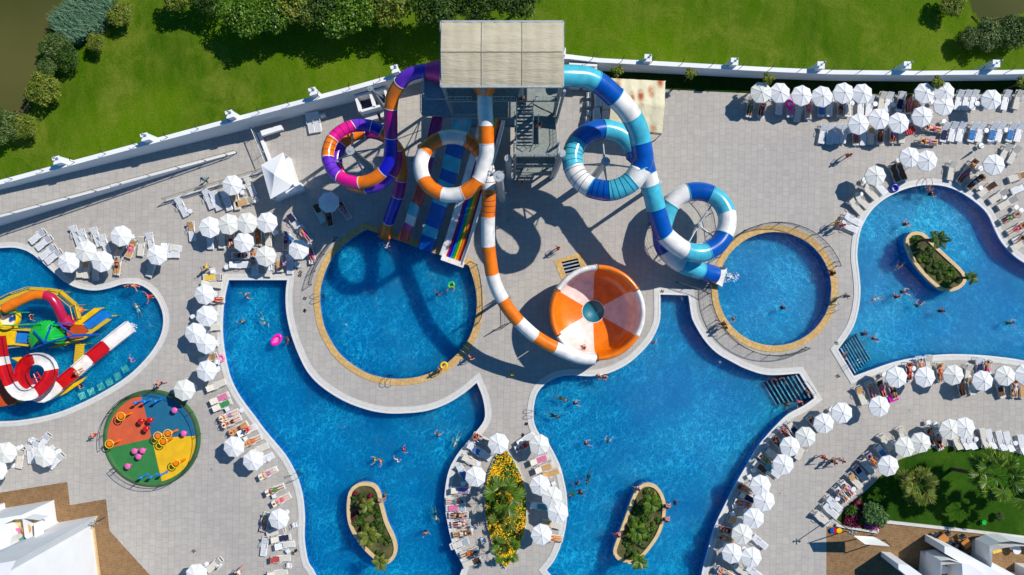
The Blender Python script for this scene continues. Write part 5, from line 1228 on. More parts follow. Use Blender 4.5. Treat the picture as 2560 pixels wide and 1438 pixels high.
# (x, y, head angle, kind) w = bare slatted plastic, c = cream cushion; third letter group = towel
LG = [
 ("against wall left of purple slide", [(776, 308, 100, 'w'), (793, 305, 100, 'w')]),
 ("near the children's pool", [(94, 591, 38, 'w'), (110, 607, 38, 'w'), (120, 630, 38, 'w'), (134, 641, 38, 'w'), (190, 588, 110, 'w'), (210, 597, 110, 'w'), (241, 592, 110, 'w'), (262, 610, 110, 'w'),
   (304, 618, 60, 'w'), (329, 622, 65, 'c', 'tanc', 'f'), (353, 616, 82, 'c'), (377, 606, 100, 'w'), (429, 619, 172, 'w', 't_white', 's'), (424, 636, 178, 'w'), (198, 670, 92, 'c'), (216, 672, 90, 'c', 'tanc', 'b'), (238, 677, 90, 'c'), (294, 664, 82, 'c', 'tanc', 's'), (379, 669, 70, 'c')]),
 ("beside the short railing", [(455, 518, 115, 'w'), (522, 498, 110, 'w'), (540, 502, 110, 'w'), (567, 502, 108, 'w'), (590, 500, 100, 'c', 'tanc', 'b'), (613, 505, 18, 'c', 'tanc', 's'), (626, 466, 112, 'w', 't_white', 'b')]),
 ("below the white kiosk", [(479, 578, 95, 'w', 'tanc', 'b'), (526, 598, 90, 'w'), (554, 597, 90, 'c'), (578, 598, 90, 'c', 'tanc', 'f'), (646, 590, 90, 'c', 'tanc', 'f'), (671, 592, 90, 'c', 'tanc', 'b'),
   (603, 639, 0, 'w', 't_teal', 's'), (600, 662, 180, 'w'), (634, 642, 84, 'c', 'tanc', 's'), (637, 664, 90, 'w'), (699, 656, 92, 'c', 'tanc', 's'), (724, 660, 92, 'w'), (671, 668, 86, 'c'), (736, 556, 122, 'w', 't_navy', 'b'), (762, 585, 125, 'w', 't_blue', 's'), (777, 634, 105, 'c', 't_pink', 's'), (716, 602, 84, 'w', 't_white', 'f'), (733, 604, 140, 'w', 't_blue', 'b')]),
 ("under the shaded parasol", [(799, 533, 112, 'c', 't_brown', 'b'), (823, 543, 98, 'c', 't_brown', 'f'), (861, 527, 122, 'c', 't_brown', 'b')]),
 ("on left large pool's left bank", [(532, 693, 2, 'c', 't_yellow', 's'), (530, 711, 172, 'c'), (537, 750, 180, 'c', 't_red', 's'), (527, 819, 182, 'c'), (520, 896, 20, 'c', 'tanc', 'b'), (541, 964, 203, 'c'),
   (550, 996, 205, 'c', 't_pink', 's'), (556, 1013, 205, 'c', 't_green', 's'), (574, 1038, 203, 'c', 't_white', 's'), (580, 1054, 205, 'c'), (598, 1071, 210, 'c', 'tanc', 'f'), (619, 1076, 205, 'w'), (632, 1102, 205, 'c', 'tanc', 'b'), (648, 1124, 205, 'c'), (661, 1148, 205, 'w'),
   (671, 1183, 207, 'c'), (688, 1224, 203, 'c', 't_white', 'f'), (704, 1249, 208, 'c'), (662, 1305, 75, 'c', 't_blue', 's'), (690, 1330, 12, 'c'), (703, 1346, 188, 'c', 't_navy', 's'), (713, 1363, 188, 'w', 't_white', 's'), (661, 1366, 82, 'w'), (701, 1397, 184, 'c', 't_red', 'b'), (694, 1433, 190, 'c'), (536, 1412, 40, 'c')]),
 ("above the lower left building", [(50, 1147, 80, 'c'), (75, 1134, 95, 'w'), (110, 1104, 55, 'w'), (141, 1152, 45, 'w'), (-6, 1160, 80, 'w'), (88, 1124, 75, 'w')]),
 ("left of the yellow flower bed", [(1204, 1098, 150, 'c', 't_red', 'b'), (1190, 1123, 148, 'w'), (1205, 1135, 150, 'w', 't_blue', 'b'), (1177, 1152, 150, 'c'), (1158, 1184, 118, 'w', 't_blue', 's'), (1151, 1226, 178, 'c', 't_lilac', 's'),
   (1139, 1252, 2, 'c', 't_white', 's'), (1140, 1270, 2, 'w', 't_pink', 's'), (1147, 1288, 2, 'w', 't_brown', 's'), (1153, 1309, 8, 'w', 't_navy', 's'), (1157, 1333, 12, 'c', 'tanc', 'f'), (1149, 1360, 20, 'w', 't_white', 's'), (1174, 1382, 20, 'c'), (1180, 1406, 22, 'c', 't_brown', 'b')]),
 ("right of the yellow flower bed", [(1315, 1098, 212, 'w'), (1310, 1114, 205, 'w', 'tanc', 's'), (1348, 1150, 198, 'c', 't_pink', 's'), (1360, 1170, 198, 'c', 'tanc', 's'), (1376, 1184, 198, 'c', 'tanc', 'f'), (1350, 1266, 170, 'w', 't_teal', 's'), (1379, 1311, 165, 'c', 'tanc', 'b'), (1383, 1345, 172, 'c', 'tanc', 's')]),
 ("on right large pool's lower right bank", [(2037, 1060, 130, 'c', 't_brown', 'f'), (1984, 1074, 130, 'c', 't_navy', 's'), (1965, 1086, 130, 'c', 't_pink', 'b'), (1944, 1108, 130, 'c', 't_navy', 'b'), (1931, 1138, 140, 'c'), (1913, 1148, 142, 'c'), (1900, 1168, 142, 'c', 't_brown', 's'), (1930, 1176, 140, 'w', 't_teal', 'b'),
   (1862, 1222, 155, 'c', 't_red', 'b'), (1868, 1244, 155, 'c', 't_navy', 's'), (1855, 1258, 160, 'c', 't_red', 's'), (1842, 1302, 165, 'c', 'tanc', 'b'), (1818, 1326, 165, 'c', 't_red', 'f'), (1815, 1346, 165, 'c', 'tanc', 'f'), (1898, 1354, 140, 'w'), (1851, 1424, 140, 'c'), (1812, 1432, 150, 'c', 'tanc', 's'), (1884, 1430, 142, 'w'), (2004, 1128, 58, 'c')]),
 ("below the right edge pool", [(2152, 988, 112, 'c', 'tanc', 'b'), (2178, 978, 112, 'c', 't_red', 's'), (2203, 972, 112, 'c', 't_brown', 'f'), (2231, 974, 112, 'c', 't_brown', 'f'), (2272, 928, 95, 'w', 't_red', 'f'), (2300, 915, 98, 'w', 't_white', 's'), (2321, 912, 92, 'c'), (2349, 930, 98, 'c', 'tanc', 'f'), (2420, 934, 85, 'c'),
   (2403, 968, 105, 'c', 't_brown', 'f'), (2427, 964, 105, 'c', 'tanc', 'b'), (2448, 916, 95, 'w', 't_navy', 's'), (2466, 921, 95, 'w', 't_red', 's'), (2500, 972, 110, 'c', 't_brown', 's'), (2535, 970, 92, 'c', 'tanc', 'f'), (2557, 972, 92, 'c', 'tanc', 'f')]),
 ("round the garden lawn", [(2257, 1090, 112, 'c'), (2214, 1106, 125, 'c'), (2205, 1132, 128, 'w', 't_blue', 's'), (2181, 1151, 130, 'c', 't_lilac', 'b'), (2168, 1165, 130, 'c', 't_white', 's'), (2152, 1184, 130, 'c', 't_navy', 'b'), (2137, 1202, 130, 'c', 'tanc', 'b'), (2118, 1222, 132, 'w', 'tanc', 's'), (2103, 1236, 132, 'w', 'tanc', 's'),
   (2084, 1259, 137, 'w'), (2075, 1276, 137, 'w'), (2054, 1296, 140, 'c'), (2328, 1090, 115, 'c', 't_brown', 'f'), (2345, 1102, 110, 'w', 't_navy', 's'), (2390, 1100, 285, 'c'), (2411, 1099, 285, 'w'), (2427, 1099, 285, 'w'), (2460, 1096, 282, 'c'), (2476, 1098, 284, 'w'), (2502, 1102, 284, 'w'), (2521, 1104, 284, 'w'), (2556, 1112, 282, 'w')]),
 ("in top right front row", [(1948, 262, 88, 'w'), (1976, 268, 88, 'w', 't_pink', 's'), (1996, 280, 80, 'c'), (2020, 274, 92, 'c', 'tanc', 'b'), (2053, 267, 90, 'w', 't_blue', 's'), (2073, 266, 90, 'w'), (2101, 268, 90, 'w', 'tanc', 's'), (2121, 266, 86, 'w', 't_white', 's'), (2152, 264, 88, 'w'), (2173, 266, 84, 'w'),
   (2204, 254, 80, 'c'), (2221, 255, 80, 'w'), (2251, 254, 80, 'w', 't_navy', 's'), (2270, 260, 90, 'c', 't_brown', 'f'), (2285, 264, 90, 'w', 't_lilac', 's'), (2397, 250, 80, 'w'), (2416, 250, 80, 'w'), (2434, 250, 80, 'w'), (2514, 250, 78, 'w'), (2543, 250, 76, 'c'), (1876, 268, 82, 'w', 't_brown', 's'), (1905, 270, 82, 'w', 't_brown', 's')]),
 ("in top right second row", [(2057, 334, 80, 'w'), (2075, 336, 88, 'w'), (2092, 334, 82, 'w'), (2110, 333, 82, 'w'), (2139, 338, 92, 'w', 'tanc', 's'), (2158, 338, 90, 'w'), (2177, 336, 90, 'c', 'tanc', 'b'), (2200, 336, 92, 'w', 't_brown', 's'), (2233, 334, 90, 'c', 't_red', 's'), (2255, 334, 88, 'c'),
   (2320, 355, 175, 'c', 'tanc', 'f'), (2330, 322, 170, 'c', 'tanc', 's'), (2362, 330, 78, 'w', 't_navy', 's'), (2382, 329, 78, 'w'), (2401, 329, 78, 'w'), (2432, 330, 76, 'w', 't_blue', 's'), (2450, 330, 76, 'w'), (2482, 330, 76, 'w', 't_blue', 's'), (2500, 330, 76, 'w'), (2528, 330, 74, 'w', 't_blue', 's'), (2548, 330, 74, 'w')]),
 ("round the right edge pool", [(2174, 480, 135, 'c'), (2154, 503, 135, 'c'), (2139, 517, 132, 'c'), (2197, 466, 132, 'w'), (2253, 428, 112, 'c', 't_brown', 'f'), (2237, 434, 112, 'c', 't_brown', 'f'), (2131, 549, 152, 'w'), (2122, 567, 155, 'w'), (2378, 427, 80, 'c'), (2424, 420, 55, 'c', 't_brown', 'f'), (2410, 438, 55, 'c', 't_red', 's'), (2437, 456, 42, 'c', 't_brown', 'f'),
   (2466, 474, 38, 'c', 't_brown', 'b'), (2495, 491, 35, 'c'), (2517, 508, 32, 'c'), (2522, 545, 30, 'c', 't_navy', 's'), (2540, 572, 30, 'c', 'tanc', 'b'), (2550, 612, 30, 'c'), (2555, 594, 30, 'w'), (2511, 383, 62, 'c'), (2533, 388, 62, 'c'), (2545, 442, 20, 'c', 'tanc', 'b'), (2552, 470, 25, 'w')])]
BEDS = []
for zone, rows in LG:
    it = []; tw_ = {}
    for r in rows:
        o = lounger(r[0], r[1], r[2], r[3]); it.append((o, ("slatted white" if r[3] == 'w' else "cream cushioned") + " lounger"))
        BEDS.append((r[0], r[1], r[2], zone))
        if len(r) > 4: tw_.setdefault(r[4], []).append((towel(r[0], r[1], r[2], r[4], r[5]), TN[r[4]] + " towel"))
    name_row(it, zone, "sun lounger", "sun loungers " + zone)
    for c, lst in tw_.items(): name_row(lst, zone, "towel", TN[c] + " towels " + zone)
# small tables and chairs
def table_proto(rnd=True):
    root = empty("side_table", (0, 0, 0)); mb = MB()
    if rnd: mb.cyl((0, 0, .42), .24, .03, 20)
    else: mb.box((0, 0, .435), (.42, .42, .03))
    mb.build("table_top", MT['plastic'], root)
    for sx in (-1, 1):
        for sy in (-1, 1):
            m2 = MB(); m2.tube([(sx * .13, sy * .13, .42), (sx * .2, sy * .2, 0)], .022, 6); m2.build("leg", MT['plastic'], root)
    return root
def chair_proto():
    root = empty("plastic_chair", (0, 0, 0)); W = .45
    mb = MB(); mb.box((0, 0, .43), (W, .44, .03)); mb.build("seat", MT['plastic'], root)
    mb = MB(); Mx = Matrix.Translation((0, .22, .45)) @ Matrix.Rotation(R(14), 4, 'X')
    for i in range(5): mb.box((0, 0, 0), (.055, .03, .42), M=Mx @ Matrix.Translation((-.18 + .09 * i, 0, .2)))
    mb.box((0, 0, 0), (W, .035, .07), M=Mx @ Matrix.Translation((0, 0, .42))); mb.build("backrest", MT['plastic'], root)
    for sx in (-1, 1):
        mb = MB(); mb.tube([(sx * W / 2, -.2, .43), (sx * W / 2, -.18, .64), (sx * W / 2, .18, .66), (sx * W / 2, .26, .7)], .022, 6); mb.build("armrest", MT['plastic'], root)
        for y in (-.19, .2):
            mb = MB(); mb.tube([(sx * .2, y, .43), (sx * .23, y * 1.2, 0)], .022, 6); mb.build("leg", MT['plastic'], root)
    return root
TBL = {}
def small(kind, px, py, a=0):
    if kind not in TBL: TBL[kind] = chair_proto() if kind == 'chair' else table_proto(kind == 'round'); o = TBL[kind]
    else: o = dup(TBL[kind])
    c = P(px, py, .42); o.location = (c.x, c.y, 0.004); o.rotation_euler = (0, 0, R(a)); return o
TB = [("in the rows at the top right", 'round', [(2188, 260), (2130, 258), (2333, 256), (2443, 259), (2360, 304), (2124, 328), (2466, 326), (2515, 325), (2233, 262), (2453, 364)]),
      ("round the right edge pool", 'round', [(2161, 451), (2247, 403), (2452, 421), (2152, 486), (2452, 470), (2541, 518), (2553, 526), (2510, 492)]),
      ("below the right edge pool", 'round', [(2210, 937), (2078, 1025), (2284, 921), (2425, 945)]),
      ("round the garden lawn", 'round', [(2339, 1063), (2440, 1098), (2539, 1108), (2233, 1108), (2094, 1247), (2134, 1223)]),
      ("round the garden lawn", 'square', [(2321, 1056)]),
      ("on right large pool's lower right bank", 'square', [(1874, 1192), (1832, 1285), (1793, 1425), (1884, 1176), (1836, 1265)]),
      ("on left large pool's left bank", 'round', [(604, 1026), (538, 735), (541, 785), (543, 860), (544, 925), (672, 1148), (688, 1173), (482, 792)]),
      ("on left large pool's left bank", 'square', [(568, 1023), (685, 1240), (720, 1378), (614, 1097)]),
      ("near the white kiosk", 'round', [(475, 528), (611, 467), (690, 581), (740, 660), (566, 668)]),
      ("near the white kiosk", 'square', [(606, 481), (778, 655), (676, 672)]),
      ("at the lower left edge", 'round', [(142, 1132), (47, 1120), (28, 1135), (77, 1101)]),
      ("beside the yellow flower bed", 'square', [(1202, 1133), (1196, 1160), (1384, 1209), (1157, 1210), (1162, 1300)]),
      ("near the children's pool", 'round', [(331, 592), (322, 600), (283, 655), (412, 638)])]
for zone, kind, pts in TB:
    name_row([(small(kind, x, y, random.uniform(0, 40)), f"small {kind} white table") for x, y in pts], zone, "side table", f"{kind} side tables {zone}")
CH = [("against wall left of purple slide", [(808, 289, -160)]), ("at left large pool's upper left corner", [(533, 677, 100)]), ("at the bottom left", [(549, 1413, -130)]),
      ("on left large pool's left bank", [(738, 1312, 200), (724, 1413, 180), (544, 905, 170)]), ("near the white kiosk", [(640, 500, 30), (688, 582, 120), (745, 662, 0)]), ("at the lower left edge", [(84, 1100, 60), (132, 1120, -50)]),
      ("left of the yellow flower bed", [(1209, 1350, 200), (1180, 1320, 60)]), ("beside the beige sunshade", [(1472, 240, 90), (1472, 262, 90), (1472, 284, 90), (1468, 300, 90)])]
for zone, pts in CH:
    name_row([(small('chair', x, y, a), "white plastic armchair") for x, y, a in pts], zone, "chair", "plastic chairs " + zone)
# stacked loungers beside the sunshade
it = []
for x, y, n in [(1494, 245, 7), (1512, 252, 6), (1490, 300, 7), (1512, 306, 6)]:
    for k in range(n):
        o = lounger(x, y, 92, 'w', 3); o.location.z = k * .13; o.location.x -= 0; it.append((o, x, y, k))
lab = {(1494, 245): "upper left", (1512, 252): "upper right", (1490, 300): "lower left", (1512, 306): "lower right"}
for o, x, y, k in it: tag(o, f"white plastic lounger, {ORD[k]} from the ground in the {lab[(x, y)]} stack beside the beige sunshade", "sun lounger", "stacked loungers beside the beige sunshade")

# ------------------------------------------------------------------ kiosk, sunshade, cubicles, sail
k0 = empty("white_kiosk", P(697, 440, 3)); k0.location.z = 0; O_ = k0.location.copy(); tag(k0, "white kiosk with a four sided pointed tent roof left of the purple slide", "kiosk")
cn = [P(707, 381, 2.7), P(652, 413, 2.7), P(676, 498, 2.7), P(738, 472, 2.7)]
cn[3] = cn[0] + cn[2] - cn[1] + Vector((.1, 0, 0)); cen = sum(cn, Vector()) / 4; ap = Vector((cen.x, cen.y, 3.5)); mb = MB()
for i in range(4):
    a, b = cn[i], cn[(i + 1) % 4]; N_ = 8; vs = []
    for j in range(N_ + 1):
        t = j / N_
        for q in range(N_ + 1):
            u = q / N_; e = a.lerp(b, u); p = e.lerp(ap, t); p.z -= .12 * math.sin(math.pi * t) * 1.2; vs.append(p - O_)
    mb.add(vs, [(j * (N_ + 1) + q, j * (N_ + 1) + q + 1, (j + 1) * (N_ + 1) + q + 1, (j + 1) * (N_ + 1) + q) for j in range(N_) for q in range(N_)], 0, True)
    mb.add([a - O_, b - O_, b - O_ - Vector((0, 0, .22)), a - O_ - Vector((0, 0, .22))], [(0, 1, 2, 3)])
mb.build("tent_roof", MT['canopy'], k0)
mb = MB(); wls = [cen.lerp(c, .96) for c in cn]; mb.prism([(p.x - O_.x, p.y - O_.y) for p in wls], 0, 1.05)
mb.build("counter_walls", MT['white_wall'], k0)
for p in wls:
    mb = MB(); mb.cyl((p.x - O_.x, p.y - O_.y, 0), .05, 2.65, 8); mb.build("post", MT['plastic'], k0)
b0 = [P(748, 455, 1.1), P(757, 474, 1.1), P(700, 495, 1.1), P(690, 478, 1.1)]; mb = MB(); mb.prism([(p.x - O_.x, p.y - O_.y) for p in b0], 0, 1.1); mb.build("counter_block", MT['white_wall'], k0)
s0 = empty("sunshade", G(1570, 290)); O_ = s0.location.copy(); tag(s0, "beige cloth sunshade with rust brown stains behind the blue slide", "sunshade")
c4 = [P(1530, 196, 3.0), P(1663, 203, 3.0), P(1655, 333, 3.0), P(1522, 320, 3.0)]; mb = MB(); nx, ny = 30, 24; vs = []
for j in range(ny + 1):
    for i in range(nx + 1):
        u, v = i / nx, j / ny; p = (c4[0].lerp(c4[1], u)).lerp(c4[3].lerp(c4[2], u), v); p.z += .5 * (1 - abs(2 * v - 1)) + .06 * abs(math.sin(math.pi * u * 4)); vs.append(p - O_)
mb.add(vs, [(j * (nx + 1) + i, (j + 1) * (nx + 1) + i, (j + 1) * (nx + 1) + i + 1, j * (nx + 1) + i + 1) for j in range(ny) for i in range(nx)], 0, True)
mb.add([c4[3] - O_, c4[2] - O_, c4[2] - O_ - Vector((0, 0, .9)), c4[3] - O_ - Vector((0, 0, .9))], [(0, 1, 2, 3)]); mb.build("cloth_roof", MT['stained'], s0)
for c in c4:
    mb = MB(); q = cen.lerp(c, 1) - O_; mb.cyl((q.x, q.y, 0), .06, 3.0, 8); mb.build("post", MT['steel_pale'], s0)
def cubicles(A, B, depth, h, label, nb=2):
    o = empty("changing_cubicle", Vector((A.x, A.y, 0))); d = (B - A); L_ = d.length; d.normalize(); nn = Vector((d.y, -d.x, 0)); t = .22
    mb = MB(); rz = math.atan2(d.y, d.x)
    def wall(u, v, lu, lv): 
        c = d * u + nn * v; mb.box((c.x, c.y, h / 2), (lu, lv, h), rz)
    wall(L_ / 2, t / 2, L_, t); wall(L_ / 2, depth - t / 2, L_ - 2 * t, t)
    for i in range(nb + 1): wall(t / 2 + (L_ - t) * i / nb, depth / 2 + t * .5, t, depth - t * 2.004)
    mb.build("walls", MT['white_wall'], o)
    for i in range(nb):
        m2 = MB(); c = d * (L_ * (i + .5) / nb) + nn * (depth * .5); m2.box((c.x, c.y, .5), (L_ / nb - 2 * t, depth - 2 * t, .05), rz); m2.build("floor", MT['navy'], o)
        m2 = MB(); c = d * (L_ * (i + .5) / nb + .1) + nn * (depth + .35); m2.box((c.x, c.y, .5), (L_ / nb - .3, .7, 1.0), rz); m2.build("step_block", MT['coping'], o)
    return tag(o, label, "changing cubicle")
cubicles(G(897, 253), G(972, 232), 1.75, 2.1, "white open topped changing cubicles against the wall left of the purple slide")
cubicles(G(1418, 176), G(1486, 180), 1.2, 2.4, "white open topped changing cubicles against the wall behind the blue slide")
# tilted sail on the brown terrace
s0 = empty("shade_sail", G(2150, 1360)); O_ = s0.location.copy(); tag(s0, "pale triangular shade sail on black poles over the brown terrace", "shade sail")
c4 = [P(2133, 1339, 3.4), P(2186, 1342, 2.2), P(2226, 1366, 3.3), P(2163, 1361, 3.9)]; mb = MB(); vs = []; n = 12
for j in range(n + 1):
    for i in range(n + 1):
        u, v = i / n, j / n; p = c4[0].lerp(c4[1], u).lerp(c4[3].lerp(c4[2], u), v); p.z -= .25 * math.sin(math.pi * u) * math.sin(math.pi * v); vs.append(p - O_)
m_ = len(vs); top = [(j * (n + 1) + i, (j + 1) * (n + 1) + i, (j + 1) * (n + 1) + i + 1, j * (n + 1) + i + 1) for j in range(n) for i in range(n)]
mb.add(vs, top, 0, True); mb.build("sail_cloth", MT['canopy2'], s0)
for a, b in ((P(2114, 1328, 0), c4[0]), (P(2180, 1338, 0), c4[1]), (P(2212, 1350, 0), c4[2])):
    mb = MB(); mb.tube([a - O_, b - O_ + Vector((0, 0, .1))], .05, 8); mb.build("pole", MT['steel_dark'], s0)
for gx, gy, hh, lab in ((2079, 1294, 4.2, "slim black outdoor lamp post beside the lowest cream lounger of the garden arc"), (262, 1293, 1.7, "slim lamp post at the corner of the white building on the brown terrace")):
    o = empty("lamp_post", G(gx, gy)); mb = MB(); mb.tube([(0, 0, 0), (0, 0, hh)], .045, 8); mb.build("mast", MT['steel_dark'], o)
    mb = MB(); mb.bar((-.3, 0, hh), (.3, 0, hh), .07, .06); mb.bar((0, -.3, hh + .05), (0, .3, hh + .05), .07, .06); mb.ball((.3, 0, hh + .05), .1); mb.ball((-.3, 0, hh + .05), .1); mb.build("lamp_head", MT['steel'], o); tag(o, lab, "lamp post")
# pool ladders
def ladder(px, py, a, label):
    o = empty("pool_ladder", G(px, py, .05), R(a)); 
    for sy in (-.28, .28):
        mb = MB(); mb.tube(spline([Vector(p) for p in ((-.75, sy, 0), (-.7, sy, .45), (-.3, sy, .78), (.12, sy, .6), (.16, sy, -.1), (.16, sy, -.9))], False, .15), .028, 8); mb.build("handrail", MT['chrome'], o)
    for k in range(3):
        mb = MB(); mb.box((.18, 0, -.25 - .27 * k), (.1, .55, .04)); mb.build("rung", MT['chrome'], o)
    return tag(o, label, "pool ladder")
for a in [(802, 742, 0, "chrome ladder at the left side of the round splash pool"), (972, 945, 90, "chrome ladder at the bottom of the round splash pool"), (1157, 868, 145, "chrome ladder at the lower right of the round splash pool"), (1335, 1030, 0, "chrome ladder at the left side of the right large pool"),
          (740, 1188, 20, "chrome ladder on the left bank of the left large pool"), (2076, 768, 180, "chrome ladder at the right side of the small round pool"), (2312, 464, -85, "chrome ladder at the top of the right edge pool")]: ladder(*a)
for (p0, p1, lab) in (((2018, 968), (2032, 985), "steel handrail at the steps of the right large pool"), ((2132, 905), (2150, 893), "long steel handrail across the steps of the right edge pool")):
    o = empty("step_handrail", G(*p0)); 
    for off in (-.15, .15):
        mb = MB(); d = G(*p1) - G(*p0); q = Vector((-d.y, d.x, 0)).normalized() * off; mb.tube([q - d * .8, q - d * .8 + Vector((0, 0, .8)), q + d + Vector((0, 0, .6)), q + d * 1.2 + Vector((0, 0, -.8))], .03, 8); mb.build("rail", MT['chrome'], o)
    tag(o, lab, "handrail")
# ------------------------------------------------------------------ children's round play pad
pd = empty("play_pad", G(381, 1095)); tag(pd, "round children's play pad with red, blue, green and yellow sectors", "play pad")
def sector(r0, r1, a0, a1, z, n=30):
    vs = []; 
    for i in range(n + 1):
        a = R(a0 + (a1 - a0) * i / n); vs += [(r0 * math.cos(a), r0 * math.sin(a), z), (r1 * math.cos(a), r1 * math.sin(a), z)]
    return vs, [(2 * i, 2 * i + 1, 2 * i + 3, 2 * i + 2) for i in range(n)]
for nm, c, a0, a1 in (("red", "pad_red", 104, 193), ("green", "pad_green", 193, 283), ("yellow", "pad_yellow", 283, 363), ("blue", "pad_blue", 3, 104)):
    MT[c] = M(c, {'pad_red': 'cc5a34', 'pad_green': '2c7a3c', 'pad_yellow': 'e4b408', 'pad_blue': '0a6488'}[c], 0.8, 0.15, 1.2, bmp=0.1)
    mb = MB(); vs, fs = sector(0.0, 4.42, a0, a1, .13); mb.add(vs, fs); o = mb.build("rubber_sector", MT[c], pd); o["label"] = nm + " rubber floor sector"
mb = MB(); mb.lathe((0, 0, 0), [(4.42, .13), (4.44, .17), (4.8, .17), (4.86, .12), (4.86, 0)], 72); mb.build("green_rim", M("rim_green", "3c6e3a", .8, .2, 2), pd)
def toy(name, px, py, z, kind, col, label, cat, group):
    c = P(px, py, z); o = empty(name, Vector((c.x, c.y, .14))); h = z - .14
    if kind == 'mush':
        mb = MB(); mb.cyl((0, 0, 0), .11, h, 12); mb.build("stem", MT[col], o); mb = MB(); mb.ball((0, 0, h), (.3, .3, .13), nu=18, nv=8); mb.build("cap", MT[col], o)
    elif kind == 'post':
        mb = MB(); mb.cyl((0, 0, 0), .15, .25, 12, 0, .08); mb.cyl((0, 0, .25), .075, h - .35, 10); mb.build("stem", MT[col], o)
        mb = MB(); mb.ball((0, 0, h), (.15, .15, .2), nu=14, nv=8); mb.ball((-.18, -.06, h + .02), (.13, .08, .07)); mb.build("head", MT[col], o)
    else:
        mb = MB(); mb.cyl((.35, .1, 0), .13, h * .9, 12, 0, .1); mb.ball((.35, .1, h * .95), .17); mb.cyl((0, 0, h - .3), .1, .32, 16, 0, .26); mb.build("cone", MT[col], o)
        mb = MB(); mb.torus((0, 0, h + .06), .4, .045, 28, 8); mb.build("ring", MT['yellow'], o)
    tag(o, label, cat, group)
def toyrow(pts, z, kind, col, desc, cat):
    pts = sorted(pts)
    for i, (x, y) in enumerate(pts):
        q = "leftmost" if i == 0 else ("rightmost" if i == len(pts) - 1 else ORD[i] + " from the left")
        toy(cat.replace(" ", "_"), x, y, z, kind, col, f"{desc} on the round play pad, {q}", cat, f"{desc}s on the play pad")
toyrow([(339, 1007), (362, 1004), (389, 1003)], 1.3, 'post', 'skyblue', "blue water post at the top", "water post")
toyrow([(353, 1194), (377, 1193), (403, 1187)], 1.3, 'post', 'skyblue', "blue water post at the bottom", "water post")
toyrow([(303, 1041), (274, 1110), (395, 1090), (420, 1084), (408, 1104), (440, 1158)], 1.3, 'ring', 'orange', "orange sprayer with yellow hoop", "water sprayer")
MT['bubble'] = M("pink_plastic", 'e060a8', 0.35, 0.1, 2)
toyrow([(336, 1128), (356, 1127), (346, 1142), (319, 1166), (436, 1026), (459, 1084)], .75, 'mush', 'bubble', "pink mushroom stool", "mushroom stool")
toyrow([(351, 1054), (374, 1051), (364, 1073)], .9, 'mush', 'red', "red mushroom stool", "mushroom stool")

# ------------------------------------------------------------------ children's water play castle
kc = empty("water_play_castle", G(110, 860)); O_ = kc.location.copy(); tag(kc, "colourful children's water play structure with yellow decks and green umbrella in the left pool", "play structure")
def KP(x, y, z): return P(x, y, z) - O_
def slab(name, pts, z, th, mat, legs=False):
    mb = MB(); mb.prism([(KP(x, y, z).x, KP(x, y, z).y) for x, y in pts], z - th, z); o = mb.build(name, MT[mat], kc)
    if legs:
        for x, y in pts:
            q = KP(x, y, z); m2 = MB(); m2.cyl((q.x, q.y, -.69), .06, z - th + .69, 8); m2.build("post", MT['yellow'], kc)
    return o
def tubepart(name, pts, r, mat, n=12, sm=True):
    v = [KP(*p) for p in pts]; mb = MB(); mb.tube(spline(v, False, .25) if sm and len(v) > 2 else v, r, n); return mb.build(name, MT[mat], kc)
tubepart("orange_tube", [(10, 772, 2.7), (40, 757, 2.6), (70, 743, 2.5), (92, 737, 2.4), (112, 738, 2.3)], .46, 'orange', 18)
tubepart("red_tube", [(112, 738, 2.3), (130, 746, 2.2), (145, 768, 2.0), (155, 790, 1.7), (162, 800, 1.4)], .46, 'crimson', 18)
mb = MB(); a, b = KP(157, 792, 1.6), KP(168, 808, 1.1); mb.tube([a, b], [.48, .85], 18, caps=False); mb.build("red_funnel", MT['crimson'], kc)
MT['mesh_yellow'] = M("yellow_mesh", 'd8b830', 0.6, 0.35, 9)
wk = [(0, 757), (33, 740), (76, 725), (128, 728), (151, 731), (189, 763), (198, 797)]
for a, b in zip(wk, wk[1:]):
    mb = MB(); A, B = KP(*a, 1.3), KP(*b, 1.3); mb.bar(A, B, .5, .05); mb.build("walkway_panel", MT['mesh_yellow'], kc)
    d = (B - A).normalized(); q = Vector((-d.y, d.x, 0)) * .28; mb = MB()
    for s_ in (-1, 1): mb.tube([A + q * s_ + Vector((0, 0, .5)), B + q * s_ + Vector((0, 0, .5))], .035, 6); mb.tube([A + q * s_, A + q * s_ + Vector((0, 0, .5))], .03, 6); mb.tube([Vector((A.x, A.y, -.69)), A], .05, 6)
    mb.build("walkway_rail", MT['yellow'], kc)
slab("yellow_deck", [(-30, 808), (42, 813), (33, 863), (-30, 863)], 1.6, .2, 'yellow', True); slab("blue_deck", [(35, 826), (90, 829), (78, 858), (33, 856)], 1.25, .12, 'skyblue', True)
slab("yellow_rail", [(20, 819), (92, 823), (92, 829), (20, 825)], 1.7, .5, 'mesh_yellow'); slab("yellow_rail", [(30, 858), (70, 862), (70, 866), (30, 862)], 1.7, .5, 'yellow')
slab("blue_ramp", [(206, 811), (246, 771), (279, 790), (222, 824)], .75, .1, 'skyblue', True)
slab("yellow_side", [(180, 811), (236, 770), (255, 771), (201, 812)], 1.1, .15, 'yellow'); slab("sand_side", [(210, 837), (267, 796), (279, 799), (226, 836)], 1.0, .15, 'mesh_yellow')
slab("red_deck", [(163, 810), (203, 812), (219, 826), (208, 843), (170, 848)], 1.15, .15, 'rust', True)
slab("slatted_bridge", [(189, 858), (210, 861), (208, 908), (184, 909)], .6, .08, 'mesh_yellow', True)
